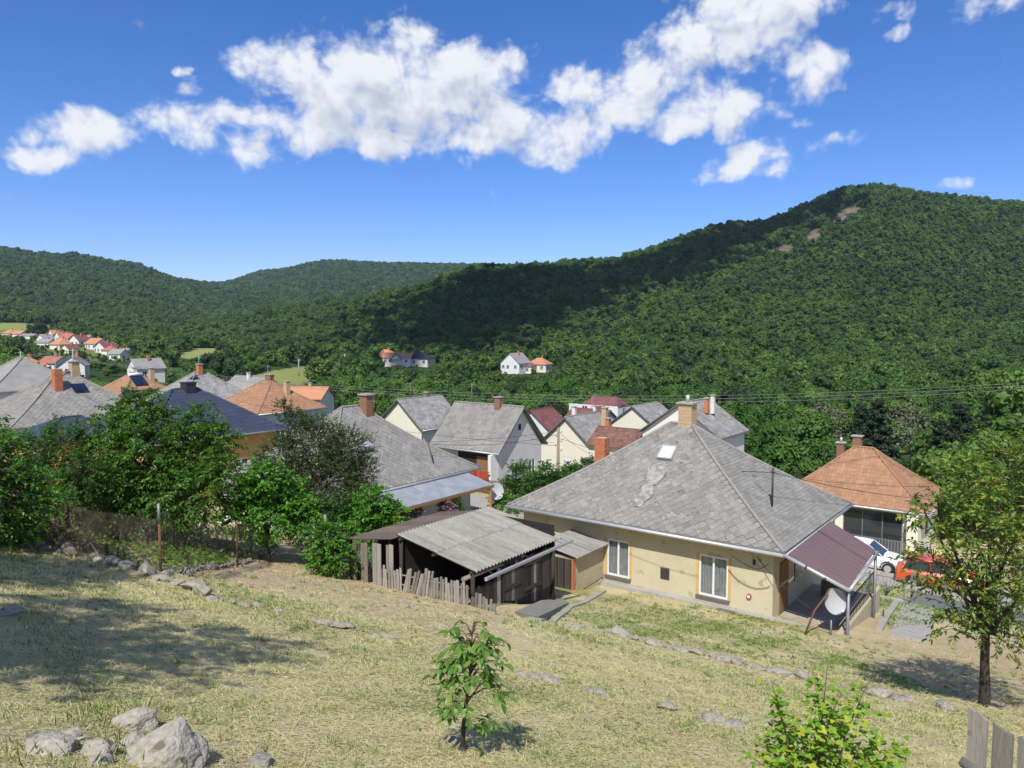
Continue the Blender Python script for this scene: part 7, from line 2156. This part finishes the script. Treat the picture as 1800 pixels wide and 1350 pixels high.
# ------------------------------------------------------------------ the woods on the hills: one mass, instanced
def forest():
    rg = np.random.default_rng(5)
    X, Y, SC = [], [], []
    # bands of distance with their spacing
    for (ya, yb, d, ra, rb) in ((60, 150, 5.2, -.8, .85), (150, 300, 5.3, -.80, .80), (300, 560, 4.9, -.80, .80), (560, 920, 5.2, -.80, .80), (920, 1500, 7.0, -.82, .02), (1500, 2700, 10.0, -.82, .02)):
        xs = np.arange(ra * yb, rb * yb, d); ys = np.arange(ya, yb, d)
        gx, gy = np.meshgrid(xs, ys); gx = gx.ravel() + rg.uniform(-.42, .42, gx.size) * d; gy = gy.ravel() + rg.uniform(-.42, .42, gy.size) * d
        r = gx / gy; k = (r > ra) & (r < rb) & (gy >= ya) & (gy < yb)
        X.append(gx[k]); Y.append(gy[k]); SC.append(np.full(k.sum(), d / 6.6))
    X, Y, SC = map(np.concatenate, (X, Y, SC))
    Z = ground_np(X, Y)
    s = .47 * X + .88 * Y
    keep = s > 62
    for poly in MEADOWS + SCREE:
        keep &= ~in_poly(X, Y, poly)
    # scattered bare places thin the wood along the valley floor
    thin = (Y < 330) & (X / Y < -.12)
    keep &= ~(thin & (rg.random(len(X)) < .30))
    SC = SC * np.where(Y < 150, .7 + .4 * rg.random(len(X)), .62 + .75 * rg.random(len(X)) ** 1.5)
    keep &= ~((Y < 150) & (rg.random(len(X)) < .25))
    for a, b, c in MIDPTS:
        keep &= (X - a) ** 2 + (Y - b) ** 2 > (c * .8 + 1.2) ** 2
    for hx, hy, o in HOUSES:
        c = o.matrix_basis @ Vector((-5, 4.5, 0))
        keep &= (X - c.x) ** 2 + (Y - c.y) ** 2 > (9 if hy < 250 else 10) ** 2
    # keep the village houses, the villas and the meadow open to view
    dp = math.cos(PITCH) * Y - math.sin(PITCH) * (Z + 8 * SC); up = math.sin(PITCH) * Y + math.cos(PITCH) * (Z + 8 * SC)
    U, VT = 900 + 1350 * X / dp, 675 - 1350 * up / dp
    VB = 675 - 1350 * (math.sin(PITCH) * Y + math.cos(PITCH) * Z) / dp
    Wd = 3.4 * SC / Y * 1350
    small = np.zeros(len(X), bool)
    for u0, v0, u1, v1, ym in OPEN:
        hit = (Y < ym) & (U + Wd * .7 > u0) & (U - Wd * .7 < u1) & (VT < v1 - 2) & (VB > v0)
        small |= hit
    SC = np.where(small, SC * .38, SC)
    dp = math.cos(PITCH) * Y - math.sin(PITCH) * (Z + 8 * SC); VT = 675 - 1350 * (math.sin(PITCH) * Y + math.cos(PITCH) * (Z + 8 * SC)) / dp
    for u0, v0, u1, v1, ym in OPEN:
        keep &= ~((Y < ym) & (U + Wd * .3 > u0) & (U - Wd * .3 < u1) & (VT < v1 - 6) & (VB > v0))
    # drop what lies wholly behind nearer ground
    order = np.argsort(Y); bins = np.clip(((X / Y + .9) / 1.8 * 420).astype(int), 0, 419)
    hor = np.full(420, -9.)
    yy = np.exp(np.linspace(math.log(60), math.log(2700), 300)); rr = (np.arange(420) + .5) / 420 * 1.8 - .9
    gz = ground_np(np.outer(rr, yy), np.tile(yy, (420, 1))) / yy
    cm = np.maximum.accumulate(gz, axis=1)
    yi = np.clip(np.searchsorted(yy, Y) - 6, 0, 299)
    keep &= (Z + 14 * SC) / Y > cm[bins, yi] - .012
    X, Y, Z, SC = X[keep], Y[keep], Z[keep], SC[keep]
    n = len(X)
    me = bpy.data.meshes.new('forest'); me.vertices.add(n)
    me.vertices.foreach_set('co', np.stack([X, Y, Z - .8 * SC], 1).astype(np.float32).ravel())
    for nm, typ, val in (('sc', 'FLOAT', SC), ('rot', 'FLOAT', rg.random(n) * 6.283)):
        me.attributes.new(nm, typ, 'POINT').data.foreach_set('value', val.astype(np.float32))
    vi = rg.choice(6, n, p=[.22, .2, .17, .15, .16, .1])
    vi = np.where((Y > 420) & (vi == 4), 0, vi)
    vi = np.where(Y < 210, 6 + rg.choice(7, n, p=[.2, .17, .15, .13, .13, .12, .1]), vi)
    vi = np.where((Y < 420) & (X / Y < -.08) & (rg.random(n) < .45), np.where(Y < 210, 9 + rg.choice(2, n), 4), vi)
    me.attributes.new('kind', 'INT', 'POINT').data.foreach_set('value', vi.astype(np.int32))
    o = link('forest', me); tag(o, 'dense deciduous wood covering the valley floor and the hills', 'wood', None, 'stuff')
    col = bpy.data.collections.new('wood_kinds')
    for k, (h, rx, nl, sz, mt) in enumerate(((9, 4.2, 640, 0.74, 'crown_far'), (10, 4.0, 640, .72, 'crown_far'), (8.2, 4.4, 640, 0.74, 'crown_far'), (9, 4.0, 640, .72, 'crown_a'), (7, 3.6, 640, .66, 'crown_b'), (10, 4.0, 640, .72, 'crown_dark'))):
        cm_, C, r = crown_mesh('crown_kind', 300 + k, h, rx, nl, sz, MAT[mt], 'round', True)
        col.objects.link(bpy.data.objects.new('crown_kind_%02d' % k, cm_))
    for k, (key, i) in enumerate((('round', 0), ('round', 1), ('round', 2), ('pale', 0), ('pale', 1), ('dark', 0), ('tall', 0))):
        col.objects.link(bpy.data.objects.new('crown_kind_%02d' % (6 + k), PROTO[key][i][0]))
    g = bpy.data.node_groups.new('scatter_wood', 'GeometryNodeTree')
    g.interface.new_socket('Geometry', in_out='INPUT', socket_type='NodeSocketGeometry'); g.interface.new_socket('Geometry', in_out='OUTPUT', socket_type='NodeSocketGeometry')
    gi, go = g.nodes.new('NodeGroupInput'), g.nodes.new('NodeGroupOutput')
    ci = g.nodes.new('GeometryNodeCollectionInfo'); ci.inputs['Collection'].default_value = col; ci.inputs['Separate Children'].default_value = True; ci.inputs['Reset Children'].default_value = True
    ip = g.nodes.new('GeometryNodeInstanceOnPoints'); ip.inputs['Pick Instance'].default_value = True
    def named(nm, typ):
        a = g.nodes.new('GeometryNodeInputNamedAttribute'); a.data_type = typ; a.inputs['Name'].default_value = nm; return a.outputs['Attribute']
    cb = g.nodes.new('ShaderNodeCombineXYZ'); g.links.new(named('rot', 'FLOAT'), cb.inputs[2])
    g.links.new(gi.outputs[0], ip.inputs['Points']); g.links.new(ci.outputs[0], ip.inputs['Instance']); g.links.new(named('kind', 'INT'), ip.inputs['Instance Index'])
    g.links.new(cb.outputs[0], ip.inputs['Rotation']); g.links.new(named('sc', 'FLOAT'), ip.inputs['Scale'])
    g.links.new(ip.outputs[0], go.inputs[0])
    md = o.modifiers.new('scatter', 'NODES'); md.node_group = g
    print('forest', n)
forest()
# ------------------------------------------------------------------ grass, straw and weeds
def lawn():
    rg = np.random.default_rng(17)
    Xs, Ys = [], []
    for (ya, yb, dens) in ((3.6, 8, 2300), (8, 11, 1500), (11, 15, 800), (15, 21, 380), (21, 33, 150)):
        A = .76 * (yb * yb - ya * ya) * dens; n = int(A)
        y = np.sqrt(rg.uniform(ya * ya, yb * yb, n)); r = rg.uniform(-.76, .76, n)
        Xs.append(r * y); Ys.append(y)
    x, y = np.concatenate(Xs), np.concatenate(Ys)
    s = DS[0] * x + DS[1] * y
    lx = (x - MAIN_E.x) * .8 - (y - MAIN_E.y) * .6; ly = (x - MAIN_E.x) * .6 + (y - MAIN_E.y) * .8
    keep = (s < 30.2) & ~((ly > .1) & (lx < 3) & (lx > -14)) & ~((ly > -.3) & (lx > 0) & (lx < 3.2))
    sx = (x - S4.x) * .8 - (y - S4.y) * .6; sy = (x - S4.x) * .6 + (y - S4.y) * .8
    keep &= ~((sx < .4) & (sx > -6.6) & (sy > -.1) & (sy < 10))
    keep &= ~((x < -8.9) & (s > 12.5))                      # the neighbour's plot behind the fence
    n1, n2 = wob(x, y, .55), wob(x, y, 1.7, 3.)
    lower = (s > 19.8) & (x > .5); bare = ((s > 12.1) & (s < 22) & (x < .5)); right = (s > 19) & (x > 10.5)
    g = np.where(lower, .52 + .45 * n1 + .35 * n2, np.where(bare, .05 + .2 * n1 + .12 * n2, .22 + .34 * n1 + .28 * n2))
    g = np.where(right, .05, g)
    cover = np.where(bare | right, .45, 1.0) * np.clip(.75 + .5 * wob(x, y, 2.3, 1.), .25, 1)
    keep &= rg.random(len(x)) < cover
    x, y, g, s = x[keep], y[keep], g[keep], s[keep]
    n = len(x); z = ground_np(x, y)
    isg = rg.random(n) < np.clip(g - .04, .03, .85) * .72
    a = rg.random(n) * 6.283
    pitch = np.where(isg, rg.uniform(.5, 1.3, n), np.abs(rg.normal(0, .22, n)))
    L = np.where(isg, rg.uniform(.025, .075, n), rg.uniform(.05, .15, n)) * np.clip(y / 9, .85, 1.7)
    w = np.where(isg, .0036, .0030) * np.clip(y / 6, .9, 4.2)
    d = np.stack([np.cos(a) * np.cos(pitch), np.sin(a) * np.cos(pitch), np.sin(pitch) - .33 * (np.cos(a) * DS[0] + np.sin(a) * DS[1]) * np.cos(pitch)], 1)
    sd_ = np.stack([-np.sin(a), np.cos(a), np.zeros(n)], 1)
    p = np.stack([x, y, z + .004 + np.where(isg, 0, .012 * rg.random(n))], 1)
    V = np.stack([p - sd_ * w[:, None], p + sd_ * w[:, None], p + d * L[:, None] + sd_ * w[:, None] * .3], 1).reshape(-1, 3)
    F = np.arange(3 * n).reshape(-1, 3)
    tone = np.where(isg, np.clip(.17 + .11 * rg.normal(size=n), 0, .38), np.clip(.70 + .15 * rg.normal(size=n), .42, 1))
    me = mesh_np('grass', V, F, tone, MAT['grass'])
    tag(link('grass', me), 'dry mown grass with straw and green patches over the garden terraces', 'grass', None, 'stuff')
    # upright green tufts
    m = 9000
    y = np.sqrt(rg.uniform(4 ** 2, 30 ** 2, m)); x = rg.uniform(-.76, .76, m) * y; s = DS[0] * x + DS[1] * y
    lx = (x - MAIN_E.x) * .8 - (y - MAIN_E.y) * .6; ly = (x - MAIN_E.x) * .6 + (y - MAIN_E.y) * .8
    sx = (x - S4.x) * .8 - (y - S4.y) * .6; sy = (x - S4.x) * .6 + (y - S4.y) * .8
    k = (s < 30) & (ly < 0) & ~((sx < .4) & (sx > -6.6) & (sy > -.1)) & ~((x < -8.9) & (s > 12.5))
    lower = (s > 19.8) & (x > .5) & (x < 10)
    k &= rg.random(m) < np.where(lower, .95, np.where((s > 12.1) & (s < 22), .22, .5)) * np.clip(.55 + .9 * wob(x, y, .8, 4.), 0, 1)
    x, y = x[k], y[k]; m = len(x); B = 13
    size = rg.uniform(.03, .085, m)
    near_e = np.zeros(m)
    cx = np.repeat(x, B) + rg.normal(0, 1, m * B) * np.repeat(size, B) * .7; cy = np.repeat(y, B) + rg.normal(0, 1, m * B) * np.repeat(size, B) * .7
    cz = ground_np(cx, cy); n = m * B
    a = rg.random(n) * 6.283; pt = rg.uniform(.35, 1.45, n); L = np.repeat(size, B) * rg.uniform(.7, 1.6, n)
    w = .004 * np.clip(cy / 6, .9, 3.2)
    d = np.stack([np.cos(a) * np.cos(pt), np.sin(a) * np.cos(pt), np.sin(pt)], 1); sd_ = np.stack([-np.sin(a), np.cos(a), np.zeros(n)], 1)
    p = np.stack([cx, cy, cz], 1)
    V = np.stack([p - sd_ * w[:, None], p + sd_ * w[:, None], p + d * L[:, None]], 1).reshape(-1, 3)
    me = mesh_np('grass_tufts', V, np.arange(3 * n).reshape(-1, 3), np.clip(.12 + .1 * rg.normal(size=n), 0, .3), MAT['grass'])
    tag(link('grass_tufts', me), 'small green grass tufts dotted over the dry lawn', 'grass', None, 'stuff')
lawn()

def weeds(name, label, region, n, size, seed, mat, hmax=.35):
    """leafy weeds standing on the ground inside a plan polygon"""
    rg = np.random.default_rng(seed); poly = np.array(region)
    lo, hi = poly.min(0), poly.max(0)
    x = rg.uniform(lo[0], hi[0], n * 4); y = rg.uniform(lo[1], hi[1], n * 4)
    k = in_poly(x, y, region) & (rg.random(n * 4) < np.clip(.45 + wob(x, y, 1.1, seed), 0, 1)); x, y = x[k][:n], y[k][:n]; m = len(x)
    h = hmax * rg.random(m) * np.clip(.6 + .6 * wob(x, y, .9, seed + 1.), .2, 1.3)
    p = np.stack([x, y, ground_np(x, y) + h], 1)
    a = rg.random(m) * 6.283; el = rg.uniform(-.4, .9, m)
    d = np.stack([np.cos(a) * np.cos(el), np.sin(a) * np.cos(el), np.sin(el)], 1)
    S = unit(np.cross(unit(np.array([0, 0, 1.]) + .4 * rg.normal(size=(m, 3))), d))
    L = size * rg.uniform(.5, 1.5, m)
    V, F = leaf_arrays(p, d, S, L, L * .6)
    me = mesh_np(name, V, F, np.repeat(np.clip(.5 + .24 * rg.normal(size=m), 0, 1), 2), mat)
    return tag(link(name, me), label, 'weeds', None, 'stuff')
weeds('garden_weeds', 'rank green weeds in the plot behind the dark fence netting', [(-22, 19.6), (-13, 19.0), (-9.2, 19.4), (-10.2, 31), (-12, 40), (-30, 40)], 26000, .13, 3, MAT['weed'], .45)
weeds('verge_weeds', 'green weeds along the road verge and the yards behind the yellow house', [(9, 44), (-6, 52), (-14, 55.5), (-16, 53), (-6, 47), (8, 38), (18, 31), (30, 28), (30, 37.5)], 9000, .16, 4, MAT['weed'], .28)
weeds('yard_weeds', 'leafy weeds in the small yard right of the porch', [(14.2, 28.0), (17.5, 30), (19.5, 34), (17.5, 37), (15.2, 31)], 2600, .07, 5, MAT['weed'], .2)
def rock_grass():
    rg = np.random.default_rng(8)
    c = [on_ground(u, v) for u, v in ((165, 1260), (150, 1280), (205, 1330), (60, 1320), (250, 1250), (140, 1345), (215, 1310), (30, 1340), (180, 1255))]
    P0, D, L = [], [], []
    for q in c:
        for k in range(22):
            x, y = q.x + rg.normal() * .12, q.y + rg.normal() * .1
            P0.append((x, y, float(ground_np([x], [y])[0]))); a = rg.random() * 6.28; t = rg.uniform(.8, 1.5)
            D.append((math.cos(a) * math.cos(t), math.sin(a) * math.cos(t), math.sin(t))); L.append(rg.uniform(.05, .17))
    P0, D, L = np.array(P0), np.array(D), np.array(L); S = unit(np.cross(D, rg.normal(size=D.shape)))
    V, F = leaf_arrays(P0, D, S, L, np.full(len(L), .008))
    me = mesh_np('tall_grass', V, F, np.repeat(np.clip(.25 + .22 * rg.normal(size=len(L)), 0, .8), 2), MAT['grass'])
    tag(link('tall_grass', me), 'taller grass stalks growing between the near boulders', 'grass', None, 'stuff')
rock_grass()

# dark heap of cut branches behind the left fence
def brush():
    rg = np.random.default_rng(4); c = P(85, 935, 21.5); z0 = G(c.x, c.y)
    n = 2600; a = rg.random(n) * 6.283; q = rg.random(n) ** .5
    x = c.x + 2.1 * q * np.cos(a); y = c.y + .9 * q * np.sin(a); h = 1.0 * (1 - q ** 2) * rg.random(n)
    p = np.stack([x, y, ground_np(x, y) + h], 1); d = unit(rg.normal(size=(n, 3)) * np.array([1, 1, .45])); S = unit(np.cross(d, rg.normal(size=(n, 3))))
    V, F = leaf_arrays(p, d, S, rg.uniform(.15, .6, n), np.full(n, .02))
    me = mesh_np('brush_heap', V, F, rg.random(len(F)), MAT['net'])
    tag(link('brush_heap', me), 'dark heap of dead branches behind the left end of the netting', 'brush heap', None, 'stuff')
brush()

# small garden hut with a brown door behind the cherry tree
hp_ = P(128, 893, 33); hr = empty('garden_hut', (hp_.x, hp_.y, G(hp_.x, hp_.y)), R(-20)); tag(hr, 'small patched garden hut with a brown plank door left of the cherry tree', 'hut')
hz = P(128, 858, 33).z - hr.location.z
for k in range(5):
    q = MB(); q.bb(-.55 + k * .13, -.43 + k * .13, -.02, .02, 0, hz - .1, rnd.random()); q.build('door_plank', MAT['brown_wood'], hr)
q = MB(); q.bb(.12, 2.0, 0, 1.5, -.5, hz - .12); q.bb(-.6, .12, .05, 1.5, -.5, hz - .12); q.build('wall', MAT['dark_wood'], hr)
q = MB(); q.poly(((-.8, -.3, hz - .06), (2.2, -.3, hz - .06), (2.2, 1.7, hz + .28), (-.8, 1.7, hz + .28))); q.poly(((-.8, -.3, hz - .1), (-.8, 1.7, hz + .24), (2.2, 1.7, hz + .24), (2.2, -.3, hz - .1))); q.poly(((-.8, -.3, hz - .06), (-.8, -.3, hz - .1), (2.2, -.3, hz - .1), (2.2, -.3, hz - .06))); q.build('roof', MAT['slate_dark'], hr, fix=False)
# ------------------------------------------------------------------ fair-weather clouds overhead whose shade lies on the right hill
def overhead_cloud(label, px, height, seed, step=17):
    rg = random.Random(seed)
    pts = []
    for u, v in px:
        g = on_ground(u, v, 200, 1100, 8.0); t = (height - g.z) / TO_SUN.z
        back = 75 if 1 <= len(pts) <= 11 else 0          # the cloud reaches on beyond the crest
        pts.append((g.x + TO_SUN.x * t, g.y + TO_SUN.y * t + back))
    xs, ys = [p[0] for p in pts], [p[1] for p in pts]
    bm = bmesh.new(); bmesh.ops.create_icosphere(bm, subdivisions=1, radius=1)
    iv = np.array([v.co[:] for v in bm.verts]); fi = np.array([[v.index for v in f.verts] for f in bm.faces]); bm.free()
    V, F, off = [], [], 0
    y = min(ys) - 45
    while y < max(ys) + 45:
        x = min(xs) - 45
        while x < max(xs) + 45:
            px_, py_ = x + rg.uniform(-9, 9), y + rg.uniform(-9, 9)
            ins = bool(in_poly(np.array([px_]), np.array([py_]), pts)[0])
            near = min(math.hypot(px_ - a, py_ - b) for a, b in edge_pts(pts))
            if ins: r = rg.uniform(13, 19) if near > 40 else rg.uniform(4, 7) + 9 * near / 40 * rg.random()
            elif near < 45 and rg.random() < .8: r = rg.uniform(1.5, 5.5) * (1 - near / 60)
            else: r = 0
            if r:
                c = np.array([px_, py_, height + rg.uniform(-6, 10)])
                V.append(c + iv * np.array([r, r, r * .8]) * (1 + .16 * np.array([[rg.gauss(0, 1)] for _ in iv]))); F.append(fi + off); off += len(iv)
            x += step
        y += step
    me = mesh_np('cloud', np.concatenate(V), np.concatenate(F), np.full(sum(map(len, F)), .5), CLOUD_MAT, True)
    tag(link('cloud', me), label, 'cloud', None, 'stuff')
def edge_pts(pts):
    out = []
    for (a, b), (c, d) in zip(pts, pts[1:] + pts[:1]):
        n = max(1, int(math.hypot(c - a, d - b) / 12)); out += [(a + (c - a) * k / n, b + (d - b) * k / n) for k in range(n)]
    return out
CLOUD_MAT, _nt, _out = new_mat('cloud_white')
principled(_nt, _out, (.85, .86, .88), 1.0, spec=0)
overhead_cloud('white cumulus overhead shading the left flank of the wooded hill', [(520, 608), (585, 566), (690, 530), (780, 505), (850, 480), (950, 478), (1060, 476), (1180, 440), (1300, 400), (1380, 372), (1500, 346), (1570, 352), (1530, 362), (1462, 376), (1400, 400), (1340, 428), (1285, 462), (1235, 492), (1170, 503), (1090, 540), (1010, 572), (945, 604), (860, 600), (760, 616), (650, 612)], 650, 3)

# ------------------------------------------------------------------ summer haze in the valley air
def haze():
    m = bpy.data.materials.new('valley_haze'); m.use_nodes = True; nt = m.node_tree; nt.nodes.clear()
    out = nd(nt, 'ShaderNodeOutputMaterial'); v = nd(nt, 'ShaderNodeVolumePrincipled')
    v.inputs['Color'].default_value = (.62, .78, 1.0, 1); v.inputs['Density'].default_value = HAZE; v.inputs['Anisotropy'].default_value = .2
    nt.links.new(v.outputs[0], out.inputs['Volume'])
    q = MB(); q.bb(-5150, 5150, -5150, 5350, -45, 268)
    tag(q.build('haze', m), 'thin blue summer haze filling the valley', 'haze', None, 'stuff')
HAZE = 0.85e-4
haze()
